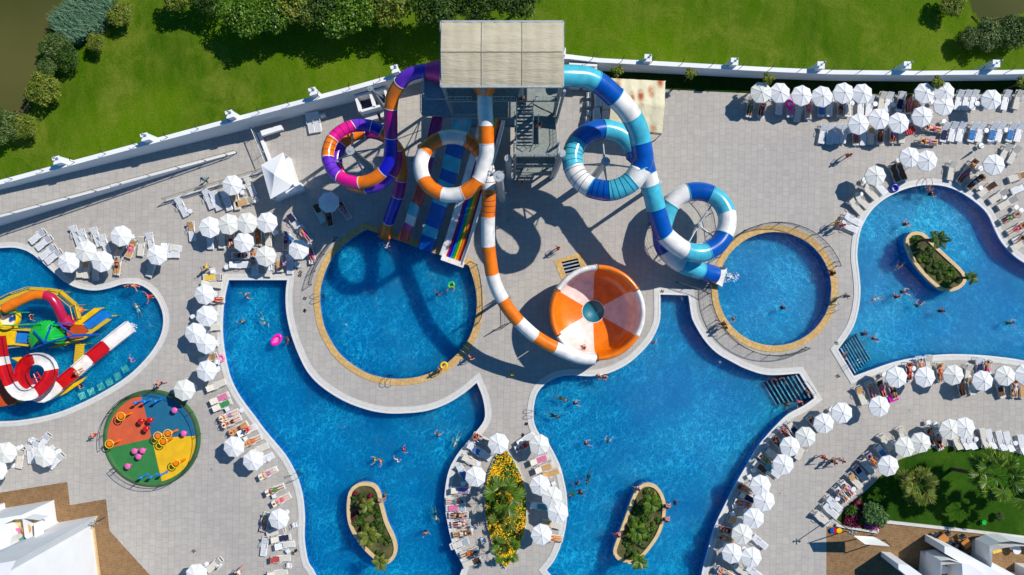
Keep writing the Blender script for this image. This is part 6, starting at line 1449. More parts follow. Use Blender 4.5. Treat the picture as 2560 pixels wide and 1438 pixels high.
for i in range(9):
    mb = MB(); mb.bar(KP(189 - i * .6, 861 + i * 5.5, .64), KP(209 - i * .2, 863 + i * 5.3, .64), .06, .05); mb.build("slat", MT['yellow'], kc)
for x0, y0, x1, y1 in ((-40, 783, 70, 781), (-40, 817, 102, 810)): tubepart("green_pipe", [(x0, y0, 2.3), (x1, y1, 2.3)], .06, 'green', 8); tubepart("water_spout", [(x1, y1, 2.3), (x1 + 3, y1, 1.2), (x1 + 4, y1, -.1)], .035, 'paleblue', 6)
# green pleated umbrella
c = KP(119, 846, 1.4); n = 40; vs = []; nr = 8
for j in range(nr + 1):
    ph = math.pi / 2 * j / nr
    for i in range(n + 1):
        a = R(-20 + 240 * i / n); pl = 1 + .05 * (1 if i % 2 else -1) * math.sin(ph); r = 1.75 * math.sin(ph) * pl; vs.append((c.x + r * math.cos(a), c.y + r * math.sin(a), 1.4 + 1.1 * math.cos(ph)))
mb = MB(); mb.add(vs, [(j * (n + 1) + i, (j + 1) * (n + 1) + i, (j + 1) * (n + 1) + i + 1, j * (n + 1) + i + 1) for j in range(nr) for i in range(n)]); mb.build("green_umbrella", MT['green'], kc)
for pts in ([(84, 828, 2.6), (111, 857, 3.0)], [(128, 812, 2.8), (111, 857, 3.0)], [(142, 808, 2.4), (184, 838, 2.2)], [(134, 809, 2.4), (180, 810, 2.2)], [(78, 873, 1.8), (115, 858, 2.6), (170, 842, 2.4), (250, 836, 1.8)], [(184, 838, 2.2), (250, 836, 1.8)], [(111, 857, 3.0), (111, 857, .2)]):
    tubepart("blue_pipe", pts, .085, 'dkblue', 8, False)
slab("sand_panel", [(116, 872), (160, 856), (222, 842), (200, 852), (150, 868)], .9, .1, 'mesh_yellow')
# tub with white inside
c = KP(12, 795, 2.1); mb = MB(); mb.lathe((c.x, c.y, 0), [(1.0, 1.2), (1.15, 2.1), (1.05, 2.1), (.9, 1.4)], 28); mb.build("yellow_tub", MT['yellow'], kc); mb = MB(); mb.cyl((c.x, c.y, 1.2), .95, .25, 28); mb.build("tub_floor", MT['white'], kc)
for dx, dy in ((-.35, .4), (.4, -.1)): mb = MB(); mb.box((c.x + dx, c.y + dy, 1.6), (.5, .3, .25), .5); mb.build("blue_seat", MT['dkblue'], kc)
mb = MB(); q = KP(200, 776, 1.0); mb.ball(q, .34, nu=18, nv=12); mb.build("orange_ball", MT['orange'], kc); mb = MB(); mb.cyl((q.x, q.y, -.69), .06, 1.6, 8); mb.build("post", MT['yellow'], kc)
slab("rust_panel", [(-30, 948), (2, 952), (48, 1004), (20, 1014), (-30, 1022)], .9, .12, 'rust', True); slab("sand_panel", [(2, 945), (12, 950), (56, 1006), (46, 1006)], 1.0, .1, 'mesh_yellow')
slab("yellow_fin", [(106, 1001), (217, 941), (205, 955), (165, 983), (120, 1003)], .3, .2, 'yellow'); slab("yellow_fin", [(28, 895), (48, 893), (56, 908), (48, 906)], .8, .3, 'yellow')
for a, b in (((54, 956), (104, 942)), ((84, 935), (96, 962)), ((92, 930), (110, 955)), ((60, 950), (100, 958))): tubepart("red_pipe", [(*a, 1.3), (*b, 1.3)], .07, 'red', 8, False)
MT['wred'] = MT['red']
chute("spiral_chute", [(0, 840, 3.6, 'R'), (4, 872, 3.5, 'R'), (7, 892, 3.4, 'W'), (12, 912, 3.3, 'R'), (20, 938, 3.2, 'R'), (30, 960, 3.1, 'W'), (46, 980, 3.0, 'W'), (68, 987, 2.9, 'W'), (92, 981, 2.8, 'R'), (112, 964, 2.7, 'R'), (126, 945, 2.6, 'R'), (131, 924, 2.5, 'W'), (122, 906, 2.4, 'W'), (104, 897, 2.3, 'W'), (84, 898, 2.2, 'R'), (66, 909, 2.1, 'R'), (57, 928, 2.0, 'R'), (60, 950, 1.8, 'R'), (72, 970, 1.6, 'W'), (92, 986, 1.4, 'W'), (112, 990, 1.25, 'W'), (132, 978, 1.1, 'W'), (150, 963, 1.0, 'R'), (176, 941, .8, 'R'), (192, 928, .7, 'W'), (226, 898, .55, 'R'), (268, 864, .35, 'W'), (300, 838, .2, 'W'), (329, 816, .05, 'W')],
      .9, "red and white open spiral slide running down into the children's pool", side=.35, w_end=1.2)
it = []
for x, y in [(205, 990), (228, 979), (252, 967), (273, 955), (294, 941), (313, 923)]:
    mb = MB(); mb.box((0, 0, 0), (.68, .68, .04), R(25)); 
    for i in range(4):
        for j in range(4): mb.box(Vector((-.24 + .16 * i, -.24 + .16 * j, .03)).xyz if False else (Matrix.Rotation(R(25), 3, 'Z') @ Vector((-.24 + .16 * i, -.24 + .16 * j, .03))), (.11, .11, .03), R(25))
    o = mb.build("stepping_mat", MT['mat_pale'] if 'mat_pale' in MT else MT.setdefault('mat_pale', M("pale_mat", 'b8d8c8', .7, .2, 4))); o.location = P(x, y, -.5); it.append((o, "pale square mat"))
name_row(it, "along the children's pool rim", "mat", "pale square mats in the children's pool")

# ------------------------------------------------------------------ buildings in the lower corners
def block(name, pts, h, parent, z0=0, mat='white_wall'):
    mb = MB(); mb.prism([(p.x - parent.location.x, p.y - parent.location.y) for p in pts], z0, h); return mb.build(name, MT[mat], parent)
hb = empty("white_building", G(200, 1400)); tag(hb, "white hotel building with a roof terrace in the lower left corner", "building"); O_ = hb.location.copy()
block("wing", [G(x, y) for x, y in [(244, 1289), (232, 1311), (252, 1470), (262, 1640), (-200, 1640), (-140, 1420), (148, 1306)]], 11.5, hb)
block("wing_foot", [G(x, y) for x, y in [(248, 1288), (236, 1311), (256, 1470), (266, 1640), (262, 1640), (252, 1470), (232, 1311), (244, 1289)]], .25, hb, mat='sand_coping')
def hollow(name, outer, holes_, z_top, z_floor, parent, floor_mat):
    o = [p - O_ for p in outer]; h_ = [p - O_ for p in holes_]
    sheet(name + "_top", o, z_top, MT['white_wall'], [h_], parent)
    mb = MB(); n = len(o); mb.add([(p.x, p.y, 0) for p in o] + [(p.x, p.y, z_top) for p in o], [(i, (i + 1) % n, n + (i + 1) % n, n + i) for i in range(n)])
    n = len(h_); mb.add([(p.x, p.y, z_floor) for p in h_] + [(p.x, p.y, z_top) for p in h_], [(i, (i + 1) % n, n + (i + 1) % n, n + i) for i in range(n)]); mb.build(name + "_walls", MT['white_wall'], parent)
    sheet(name + "_floor", h_, z_floor, MT[floor_mat], (), parent)
def f0(pts, z): 
    out = [P(x, y, z) for x, y in pts]
    for p in out: p.z = 0
    return out
hollow("terrace", [G(x, y) for x, y in [(135, 1250), (142, 1302), (150, 1309), (-140, 1419), (-220, 1330), (8, 1271)]], f0([(8, 1312), (36, 1299), (66, 1297), (99, 1301), (84, 1309), (87, 1352), (46, 1366), (22, 1372), (30, 1342)], 4.6), 4.6, 3.3, hb, 'sand_coping')
block("upper_wing", [G(x, y) for x, y in [(12, 1257), (14, 1275), (-260, 1360), (-260, 1300)]], 9, hb)
c = P(64, 1324, 4.1); o = empty("terrace_table", Vector((c.x, c.y, 3.3))); mb = MB(); mb.cyl((0, 0, .68), .45, .04, 20); mb.build("table_top", MT['tanc'], o); mb = MB(); mb.cyl((0, 0, 0), .05, .68, 8); mb.build("leg", MT['steel_dark'], o); tag(o, "round brown table on the roof terrace of the lower left building", "table")
mb = MB(); mb.box((0, 0, .3), (.9, .5, .08), .3); o = mb.build("beach_towel", MT['t_pink'], loc=P(45, 1326, 3.4)); tag(o, "pink towel on the roof terrace of the lower left building", "towel")
mb = MB(); mb.box((0, 0, .3), (.6, .5, .08), .6); o = mb.build("beach_towel", MT['t_teal'], loc=P(64, 1345, 3.4)); tag(o, "teal towel on the roof terrace of the lower left building", "towel")
# lower right: courtyard walls and balconies
rb2 = empty("white_building", G(2450, 1420)); tag(rb2, "white walled terraces and balconies of the hotel in the lower right corner", "building"); O_ = rb2.location.copy()
block("dividing_wall", [G(x, y) for x, y in [(2202, 1379), (2202, 1391), (2360, 1520), (2392, 1500), (2226, 1381)]], 3.2, rb2)
block("dividing_wall", [G(x, y) for x, y in [(2312, 1336), (2312, 1353), (2500, 1462), (2560, 1500), (2600, 1480), (2330, 1339)]], 3.2, rb2)
hollow("balcony", [G(x, y) for x, y in [(2301, 1377), (2335, 1373), (2370, 1378), (2398, 1395), (2398, 1470), (2292, 1470), (2297, 1422)]], f0([(2352, 1402), (2375, 1400), (2405, 1409), (2410, 1500), (2345, 1500), (2349, 1440)], 3.6), 3.6, 1.2, rb2, 'brown')  # dark brown floor colour stands in for shade inside the parapet
hollow("balcony", [G(x, y) for x, y in [(2430, 1350), (2458, 1342), (2487, 1338), (2520, 1338), (2570, 1344), (2660, 1360), (2660, 1460), (2540, 1440), (2426, 1398), (2428, 1381)]], f0([(2474, 1366), (2500, 1356), (2530, 1353), (2580, 1362), (2660, 1380), (2660, 1470), (2560, 1450), (2474, 1404)], 3.0), 3.0, .9, rb2, 'brown')  # shade of this balcony is likewise put into its brown floor colour
block("wall_end", [G(x, y) for x, y in [(2520, 1398), (2520, 1450), (2640, 1520), (2640, 1440), (2560, 1402)]], 3.6, rb2)
for i, (x, y, z, lab) in enumerate(((2361, 1425, 1.9, "round white table on the left balcony of the lower right building"), (2543, 1376, 1.6, "round white table on the right balcony of the lower right building"))):
    c = P(x, y, z); o = empty("balcony_table", Vector((c.x, c.y, z - .72))); mb = MB(); mb.cyl((0, 0, .69), .4, .035, 24); mb.build("table_top", MT['plastic'], o); mb = MB(); mb.cyl((0, 0, 0), .05, .69, 8); mb.cyl((0, 0, 0), .25, .03, 16); mb.build("pedestal", MT['plastic'], o); tag(o, lab, "table")
mb = MB(); mb.box((0, 0, .3), (.9, .5, .06), .3); o = mb.build("beach_towel", MT['t_yellow'], loc=P(2487, 1373, 1.2)); tag(o, "yellow towel on the right balcony of the lower right building", "towel")
MT['wood'] = M("warm_wood", 'b8742c', 0.5, 0.2, 5); MT['dkchair'] = M("navy_chair", '141e34', 0.6, 0.2, 4)
for x, y, lab in ((2359, 1347, "brown square wooden table on the terrace, nearer the shade sail"), (2417, 1359, "brown square wooden table on the terrace, nearer the right balcony")):
    c = P(x, y, .75); o = empty("wooden_table", Vector((c.x, c.y, .006)), R(38)); mb = MB(); mb.box((0, 0, .73), (.8, .8, .04)); mb.build("table_top", MT['wood'], o)
    for sx in (-1, 1):
        for sy in (-1, 1): mb = MB(); mb.box((sx * .34, sy * .34, .355), (.05, .05, .71)); mb.build("leg", MT['dkchair'], o)
    tag(o, lab, "table", "wooden tables on the right terrace")
cp = None; it = []
for x, y, a in ((2341, 1338, 150), (2367, 1335, 20), (2377, 1358, -120), (2405, 1342, 30), (2396, 1366, -150), (2352, 1362, 200)):
    if cp is None:
        cp = empty("dark_chair"); mb = MB(); mb.box((0, 0, .44), (.46, .46, .06)); mb.build("seat", MT['dkchair'], cp); mb = MB(); mb.box((0, .24, .68), (.46, .05, .45)); mb.build("backrest", MT['dkchair'], cp)
        for sx in (-1, 1):
            mb = MB(); mb.tube([(sx * .24, -.2, .44), (sx * .24, -.2, .62), (sx * .24, .22, .64)], .025, 6); mb.build("armrest", MT['dkchair'], cp)
            for sy in (-1, 1): mb = MB(); mb.cyl((sx * .2, sy * .2, 0), .02, .42, 6); mb.build("leg", MT['dkchair'], cp)
        o = cp
    else: o = dup(cp)
    c = P(x, y, .45); o.location = (c.x, c.y, .006); o.rotation_euler = (0, 0, R(a)); it.append((o, "dark blue armchair"))
name_row(it, "at the brown wooden terrace tables", "chair", "dark chairs on the right terrace")

# ------------------------------------------------------------------ floats, bags, small things
def ringfloat(px, py, r, col, label, z=-.08, sy=1.0):
    mb = MB(); mb.torus((0, 0, 0), r, r * .36, 28, 10); o = mb.build("swim_ring", MT[col], loc=P(px, py, z)); o.scale = (1, sy, 1); return tag(o, label, "swim ring")
MT['hotpink'] = M("hot_pink_vinyl", 'f018b8', 0.25, 0.1, 3); MT['lime'] = M("green_vinyl", '38c83c', 0.25, 0.2, 3); MT['palepink'] = M("pale_pink_vinyl", 'f080b0', 0.3, 0.15, 3)
o = empty("inflatable_boat", P(691, 850, -.06), R(50)); mb = MB(); mb.torus((0, 0, 0), .42, .15, 28, 10); b_ = mb.build("hull", MT['hotpink'], o); b_.scale = (1.25, .85, 1); mb = MB(); mb.cyl((0, 0, -.06), .36, .05, 20); b_ = mb.build("floor", MT['palepink'], o); b_.scale = (1.2, .8, 1)
tag(o, "hot pink inflatable baby boat floating in the left large pool", "inflatable boat")
rng = random.Random(4)
for (x, y, r_, n_) in ((1822, 692, .75, 150), (962, 612, .45, 40), (332, 815, .4, 50)):
    mb = MB(); c = P(x, y, -.1)
    for i in range(n_):
        a = rng.random() * 6.28; q = r_ * rng.random() ** .8; mb.ball((c.x + q * 1.4 * math.cos(a), c.y + q * .8 * math.sin(a), -.1 + rng.uniform(0, .06)), (rng.uniform(.02, .07), rng.uniform(.02, .06), .03), nu=6, nv=4)
    tag(mb.build("foam", MT.setdefault('foam', M("foam", (.85, .9, .92), .6, .05, 5))), kind='stuff')
ringfloat(1128, 713, .28, 'lime', "green swim ring in the round splash pool"); ringfloat(552, 896, .3, 'palepink', "pale pink swim ring on the deck at the left rim of the left large pool", .15); ringfloat(1110, 914, .3, 'yellow', "yellow swim ring carried at the rim of the round splash pool", .95)
ringfloat(1975, 260, .35, 'hotpink', "pink and blue swim ring on a lounger in the top right front row", .6); ringfloat(2236, 470, .32, 'blue', "blue swim ring at the upper left rim of the right edge pool", .2); ringfloat(1943, 1153, .25, 'lime', "green swim ring on the right large pool's lower right bank", .5)
for x, y, c, lab in ((2232, 993, 'hotpink', "hot pink inflatable mattress behind the row below the right edge pool"), (2389, 321, 'red', "red inflatable seat in the top right second row")):
    mb = MB()
    for i in range(5): mb.tube([(-.45 + .2 * i, -.38, .12), (-.45 + .2 * i, .38, .12)], .11, 8)
    if c == 'red': x, y = 2274, 326
    o = mb.build("air_mattress", MT[c], loc=P(x, y, .1)); o.rotation_euler = (0, 0, R(20)); tag(o, lab, "air mattress")
o = empty("toy_board", P(2089, 1326, .1), R(0)); 
for i, c in enumerate(('dkblue', 'red', 'yellow')): 
    mb = MB(); mb.cyl((-.32 + .32 * i, 0, 0), .27, .1 + .01 * i, 20); mb.build("panel", MT[c], o)
tag(o, "rounded inflatable in blue, red and yellow on the brown terrace beside the kerb", "inflatable")
mb = MB(); mb.cyl((0, 0, 0), .2, .4, 12, 0, .24); tag(mb.build("green_pot", MT['green'], loc=P(2454, 1303, 0)), "small green pot standing on the garden lawn", "pot")
mb = MB(); mb.box((0, 0, .3), (.3, .25, .6)); tag(mb.build("wet_floor_sign", MT['yellow'], loc=P(1281, 934, 0)), "small yellow sign board on the deck left of the right large pool", "sign")
mb = MB(); mb.ball((0, 0, .12), .13); tag(mb.build("beach_ball", MT['lime'], loc=P(1273, 551, 0)), "small lime green ball on the shaded deck right of the slides", "ball")
mb = MB(); mb.ball((0, 0, .12), .14); tag(mb.build("beach_ball", MT['t_blue'], loc=P(681, 609, 0)), "small blue ball on the deck below the white kiosk", "ball")
MT['shoe'] = M("dark_rubber", '1c1a20', 0.8, 0.2, 4)
it = []
for x, y in [(762, 746), (762, 776), (752, 680), (750, 688), (1308, 1088), (1655, 729), (1316, 1060), (733, 1383), (740, 1377), (2092, 858), (2096, 940), (484, 1378)]:
    mb = MB(); mb.box((-.08, 0, .02), (.1, .28, .04)); mb.box((.09, .04, .02), (.1, .28, .04)); o = mb.build("flip_flops", MT['shoe'], loc=P(x, y, .06)); o.rotation_euler = (0, 0, random.random() * 6); it.append((o, "pair of dark flip flops on the deck"))
name_row(it, "of the whole pool area", "flip flops", "flip flops left on the deck")
it = []
for x, y in [(1677, 364), (1913, 374), (2274, 1025), (529, 1173), (1950, 1233), (1800, 905)]:
    mb = MB(); mb.cyl((0, 0, .0), .11, .012, 16); o = mb.build("floor_drain", MT['steel'], loc=P(x, y, .004)); it.append((o, "small round floor drain in the paving"))
name_row(it, "of the whole pool area", "drain", "round floor drains in the paving")

# ------------------------------------------------------------------ people
def bake(name, V, E, Rd, sub=1):
    me = bpy.data.meshes.new(name); me.from_pydata([tuple(v) for v in V], E, []); o = bpy.data.objects.new(name, me); COL.objects.link(o)
    md = o.modifiers.new("s", 'SKIN'); 
    for i, r in enumerate(Rd):
        sv = me.skin_vertices[0].data[i]; sv.radius = r if hasattr(r, '__len__') else (r, r); sv.use_root = (i == 0)
    md.use_smooth_shade = True
    ss = o.modifiers.new("u", 'SUBSURF'); ss.levels = sub; ss.render_levels = sub
    dg = bpy.context.evaluated_depsgraph_get(); dg.update(); m2 = bpy.data.meshes.new_from_object(o.evaluated_get(dg)); bpy.data.objects.remove(o); m2.name = name
    for p in m2.polygons: p.use_smooth = True
    return m2
def pose(hip, chest, neck, head, sh, el, wr, hp, kn, an, toe, facing=Vector((0, 1, 0)), hand_dir=None):
    "sh, el, wr, hp, kn, an, toe: (left, right) points"
    V = [hip, hip.lerp(chest, .5), chest, neck, neck.lerp(head, .45), head, head + (head - neck).normalized() * .09]; Rd = [(.14, .11), (.125, .095), (.155, .105), (.06, .055), (.06, .06), (.085, .1), (.06, .07)]
    E = [(0, 1), (1, 2), (2, 3), (3, 4), (4, 5), (5, 6)]
    V.append(head + facing * .115 - (head - neck).normalized() * .015); Rd.append(.015); E.append((5, 7))        # nose
    for s in (0, 1):
        b = len(V); V += [sh[s], sh[s].lerp(el[s], .5), el[s], wr[s]]; Rd += [.058, .048, .042, .027]; E += [(2, b), (b, b + 1), (b + 1, b + 2), (b + 2, b + 3)]
        d = ((wr[s] - el[s]).normalized() if hand_dir is None else hand_dir[s]); palm_ = wr[s] + d * .07; V.append(palm_); Rd.append((.036, .018)); pi = len(V) - 1; E.append((b + 3, pi))
        sd = d.cross(Vector((0, 0, 1))); sd = sd.normalized() if sd.length > .1 else Vector((1, 0, 0)); dn = sd.cross(d)
        for k, (off, L_) in enumerate(((-.03, .07), (-.011, .085), (.010, .08), (.029, .062))):
            V += [palm_ + d * (.04 + L_ * .4) + sd * off, palm_ + d * (.04 + L_) + sd * off * 1.2 - dn * .015]; Rd += [.0095, .008]; n = len(V); E += [(pi, n - 2), (n - 2, n - 1)]
        V += [wr[s] + d * .05 - sd * .04, wr[s] + d * .09 - sd * .06]; Rd += [.011, .009]; n = len(V); E += [(pi, n - 2), (n - 2, n - 1)]
        b = len(V); V += [hp[s], hp[s].lerp(kn[s], .5), kn[s], kn[s].lerp(an[s], .4), an[s], an[s].lerp(toe[s], .6), toe[s]]; Rd += [.09, .08, .057, .055, .037, .04, .028]; E += [(0, b)] + [(b + i, b + i + 1) for i in range(6)]
    return V, E, Rd
X = Vector
def both(f): return (f(-1), f(1))
POSES = {}
def add_pose(name, **k):
    V, E, Rd = pose(**k); me = bake("person_" + name, V, E, Rd)
    hip, chest, head, hp, kn, neck = k['hip'], k['chest'], k['head'], k['hp'], k['kn'], k['neck']
    fc = k.get('facing', X((0, 1, 0)))
    h = MB(); c = head - fc * .02 + (head - neck).normalized() * .03; ax = (head - neck).normalized()
    h.ball(c, (.105, .118, .112), nu=14, nv=9, M=ax.to_track_quat('Z', 'Y').to_matrix().to_4x4() if True else None); hair = h.build("tmp", []); hm = hair.data; bpy.data.objects.remove(hair)
    h = MB(); h.tube([hip.lerp(chest, .2), hip, hip.lerp((hp[0] + hp[1]) / 2, 1.0)], [.15, .17, .16], 14)
    for s in (0, 1): h.tube([hp[s], hp[s].lerp(kn[s], .45)], [.1, .095], 12)
    t = h.build("tmp", []); tm = t.data; bpy.data.objects.remove(t)
    h = MB(); sd = (hp[1] - hp[0]).normalized(); ax = (chest - hip).normalized()
    h.tube([chest - ax * .07, chest, chest + ax * .04], [.15, .165, .13], 14, caps=False); t = h.build("tmp", []); bm_ = t.data; bpy.data.objects.remove(t)
    h = MB(); h.tube([hip - ax * .02, hip.lerp(chest, .5), chest, chest.lerp(neck, .6)], [.175, .155, .18, .1], 14)
    for s in (0, 1): h.tube([k['sh'][s], k['sh'][s].lerp(k['el'][s], .6)], [.075, .07], 10)
    t = h.build("tmp", []); sm_ = t.data; bpy.data.objects.remove(t)
    POSES[name] = dict(body=me, hair=hm, trunks=tm, bra=bm_, shirt=sm_)
add_pose('walk', hip=X((0, 0, .93)), chest=X((0, .02, 1.3)), neck=X((0, .02, 1.47)), head=X((0, .05, 1.6)), sh=both(lambda s: X((s * .19, .02, 1.4))), el=(X((-.27, -.12, 1.15)), X((.27, .14, 1.14))), wr=(X((-.3, .02, .93)), X((.26, .34, 1.0))),
         hp=both(lambda s: X((s * .1, 0, .86))), kn=(X((-.11, .18, .5)), X((.11, -.06, .48))), an=(X((-.1, .2, .09)), X((.11, -.34, .15))), toe=(X((-.1, .38, .03)), X((.12, -.2, .03))))
add_pose('stand', hip=X((0, 0, .93)), chest=X((0, 0, 1.3)), neck=X((0, 0, 1.47)), head=X((0, .03, 1.6)), sh=both(lambda s: X((s * .19, 0, 1.4))), el=both(lambda s: X((s * .42, .08, 1.3))), wr=both(lambda s: X((s * .6, .26, 1.32))),
         hp=both(lambda s: X((s * .1, 0, .86))), kn=both(lambda s: X((s * .12, .05, .48))), an=both(lambda s: X((s * .14, 0, .09))), toe=both(lambda s: X((s * .15, .18, .03))))
add_pose('wade', hip=X((0, -.12, .66)), chest=X((0, .06, .98)), neck=X((0, .12, 1.14)), head=X((0, .19, 1.25)), sh=both(lambda s: X((s * .19, .08, 1.07))), el=(X((-.36, .26, 1.0)), X((.33, .2, .92))), wr=(X((-.22, .5, 1.02)), X((.48, .4, 1.0))),
         hp=both(lambda s: X((s * .1, -.1, .6))), kn=both(lambda s: X((s * .15, .14, .36))), an=both(lambda s: X((s * .14, -.14, .09))), toe=both(lambda s: X((s * .15, .04, .03))))
add_pose('float', hip=X((0, -.08, .7)), chest=X((0, .02, 1.04)), neck=X((0, .04, 1.2)), head=X((0, .08, 1.32)), sh=both(lambda s: X((s * .19, .03, 1.13))), el=(X((-.34, -.06, .98)), X((.34, .1, 1.0))), wr=(X((-.5, .1, 1.05)), X((.3, .36, 1.04))),
         hp=both(lambda s: X((s * .1, -.06, .62))), kn=both(lambda s: X((s * .12, .12, .36))), an=both(lambda s: X((s * .13, -.12, .09))), toe=both(lambda s: X((s * .14, .05, .03))))
s0_ = SEAT + .17
add_pose('lie', hip=X((0, -.02, s0_)), chest=X((0, .33, s0_ + .05)), neck=X((0, .52, s0_ + .15)), head=X((0, .66, s0_ + .24)), sh=both(lambda s: X((s * .19, .45, s0_ + .11))), el=both(lambda s: X((s * .27, .2, s0_ + .04))), wr=both(lambda s: X((s * .22, -.04, s0_ + .03))),
         hp=both(lambda s: X((s * .1, -.09, s0_ - .01))), kn=both(lambda s: X((s * .12, -.48, s0_ + .02))), an=both(lambda s: X((s * .11, -.88, s0_ - .04))), toe=both(lambda s: X((s * .15, -.93, s0_ + .12))), facing=X((0, -.45, .9)))
add_pose('lie_arms', hip=X((0, -.02, s0_)), chest=X((0, .33, s0_ + .05)), neck=X((0, .52, s0_ + .15)), head=X((0, .66, s0_ + .24)), sh=both(lambda s: X((s * .19, .45, s0_ + .11))), el=both(lambda s: X((s * .4, .66, s0_ + .22))), wr=both(lambda s: X((s * .18, .82, s0_ + .33))),
         hp=both(lambda s: X((s * .1, -.09, s0_ - .01))), kn=(X((-.14, -.42, s0_ + .2)), X((.12, -.48, s0_ + .02))), an=(X((-.12, -.72, s0_ - .03)), X((.11, -.88, s0_ - .04))), toe=(X((-.14, -.88, s0_ - .05)), X((.15, -.93, s0_ + .12))), facing=X((0, -.45, .9)))
add_pose('swim', hip=X((0, 0, -.16)), chest=X((0, .38, -.08)), neck=X((0, .55, -.03)), head=X((0, .68, .04)), sh=both(lambda s: X((s * .19, .48, -.06))), el=(X((-.36, .68, -.06)), X((.38, .3, -.14))), wr=(X((-.24, .94, -.08)), X((.46, .04, -.2))),
         hp=both(lambda s: X((s * .1, -.07, -.18))), kn=both(lambda s: X((s * .15, -.46, -.26))), an=both(lambda s: X((s * .2, -.86, -.24))), toe=both(lambda s: X((s * .22, -1.02, -.26))), facing=X((0, .8, -.3)))
add_pose('sit', hip=X((0, 0, .12)), chest=X((0, .02, .5)), neck=X((0, .06, .66)), head=X((0, .1, .79)), sh=both(lambda s: X((s * .19, .03, .6))), el=both(lambda s: X((s * .28, .02, .33))), wr=both(lambda s: X((s * .2, .22, .2))),
         hp=both(lambda s: X((s * .1, .05, .1))), kn=both(lambda s: X((s * .13, .46, .13))), an=both(lambda s: X((s * .12, .52, -.28))), toe=both(lambda s: X((s * .13, .66, -.36))))
SK = [M("skin_tan", 'c08058', 0.55, 0.08, 4), M("skin_fair", 'dca080', 0.55, 0.08, 4), M("skin_brown", '8a5434', 0.55, 0.1, 4), M("skin_pink", 'd88a70', 0.55, 0.08, 4)]
HR = [M("black_hair", '17110e', 0.7, 0.3, 9), M("brown_hair", '4a2e1c', 0.7, 0.3, 9), M("blond_hair", 'b08c58', 0.7, 0.3, 9)]
CL = {k: M("swimwear_" + k, c, 0.8, 0.15, 6) for k, c in dict(red='c81824', black='141418', navy='182450', white='e0e0e0', pink='e84890', teal='1c98b0', green='2c9c48', orange='e87020', lilac='a078c8', yellow='e8c828').items()}
def with_mat(me, mat, cache={}):
    k = (me.name, mat.name)
    if k not in cache: m2 = me.copy(); m2.materials.clear(); m2.materials.append(mat); cache[k] = m2
    return cache[k]
def person(px, py, z, pose_, ang, sk, hr, col, top=None, sc_=1.0, zp=None):
    p = POSES[pose_]; o = bpy.data.objects.new("person", with_mat(p['body'], SK[sk])); COL.objects.link(o)
    c = P(px, py, zp if zp is not None else z); o.location = (c.x, c.y, z); o.rotation_euler = (0, 0, R(ang - 90)); o.scale = (sc_,) * 3
    def ch(n, me, mat): q = bpy.data.objects.new(n, with_mat(me, mat)); COL.objects.link(q); q.parent = o
    ch("hair", p['hair'], HR[hr]); ch("swim_trunks" if top is None else "bikini_bottom", p['trunks'], CL[col])
    if top == 'bra': ch("bikini_top", p['bra'], CL[col])
    elif top: ch("shirt", p['shirt'], CL[top])
    return o
# walking and standing (feet positions), each with its own words
WALK = [(522, 452, 'walk', 240, 2, 0, 'navy', 'teal', 1.0, "person in a turquoise shirt and dark shorts walking down beside the ramp railing"),
 (527, 669, 'stand', 150, 1, 1, 'teal', 'yellow', .95, "person in a yellow shirt standing beside the yellow towelled lounger"),
 (1394, 622, 'walk', 30, 3, 0, 'red', None, 1.0, "person in red trunks walking on the deck above the striped bowl"),
 (2108, 394, 'walk', 45, 0, 1, 'pink', 'bra', 1.0, "person in a pink bikini walking below the top right beds"),
 (2080, 560, 'walk', 20, 0, 2, 'yellow', 'bra', 1.0, "person in a yellow bikini walking towards the right edge pool"), (2092, 566, 'walk', 15, 3, 1, 'pink', 'bra', 1.0, "person in a pink bikini beside the one in yellow near the right edge pool"),
 (2102, 740, 'walk', 0, 0, 1, 'teal', None, 1.0, "person in turquoise trunks walking between the small round pool and the right edge pool"),
 (1176, 892, 'walk', 20, 1, 0, 'red', None, .9, "child in red trunks walking below the railing cage towards the bowl"),
 (1102, 922, 'walk', 25, 0, 1, 'navy', None, 1.0, "person carrying a yellow swim ring at the rim of the round splash pool"),
 (1800, 808, 'walk', -20, 2, 0, 'black', None, 1.0, "person in black trunks walking left of the small round pool, upper of two"), (1804, 817, 'walk', -25, 2, 0, 'yellow', 'bra', 1.0, "person in a yellow bikini walking left of the small round pool, lower of two"),
 (412, 956, 'walk', 170, 3, 0, 'navy', None, 1.0, "person in navy trunks standing above the round play pad"), (246, 1084, 'walk', 200, 3, 1, 'red', None, .8, "child in red trunks left of the round play pad"),
 (2048, 1138, 'walk', -20, 3, 1, 'red', 'bra', 1.0, "person in a red bikini walking above the garden, leftmost of three"), (2072, 1148, 'walk', -25, 0, 0, 'black', None, 1.0, "person in black trunks walking above the garden, middle of three"), (2092, 1144, 'walk', -25, 3, 1, 'white', 'bra', 1.0, "person in a white bikini walking above the garden, rightmost of three"),
 (606, 1420, 'walk', 60, 0, 1, 'lilac', 'white', 1.0, "person in a white shirt walking at the bottom left of the deck"),
 (386, 741, 'stand', 200, 0, 0, 'red', 'red', .95, "person in a red shirt standing at the right tip of the children's pool"), (347, 714, 'stand', 250, 3, 0, 'orange', None, 1.0, "person in orange trunks at the upper rim of the children's pool"), (326, 716, 'stand', 60, 1, 0, 'navy', 'navy', .8, "child in a navy shirt at the upper rim of the children's pool"),
 (2236, 1400, 'stand', 200, 2, 0, 'teal', 'teal', 1.0, "person in a turquoise shirt in the shade on the lower right terrace"), (718, 662, 'stand', 120, 1, 0, 'white', 'lilac', 1.0, "person in a lilac shirt standing among the loungers below the kiosk"), (1305, 461, 'walk', 90, 3, 1, 'red', None, .8, "child in red trunks in the shade at the foot of the slide tower"),
 (1325, 1012, 'stand', 40, 3, 1, 'pink', 'bra', .01, None)]
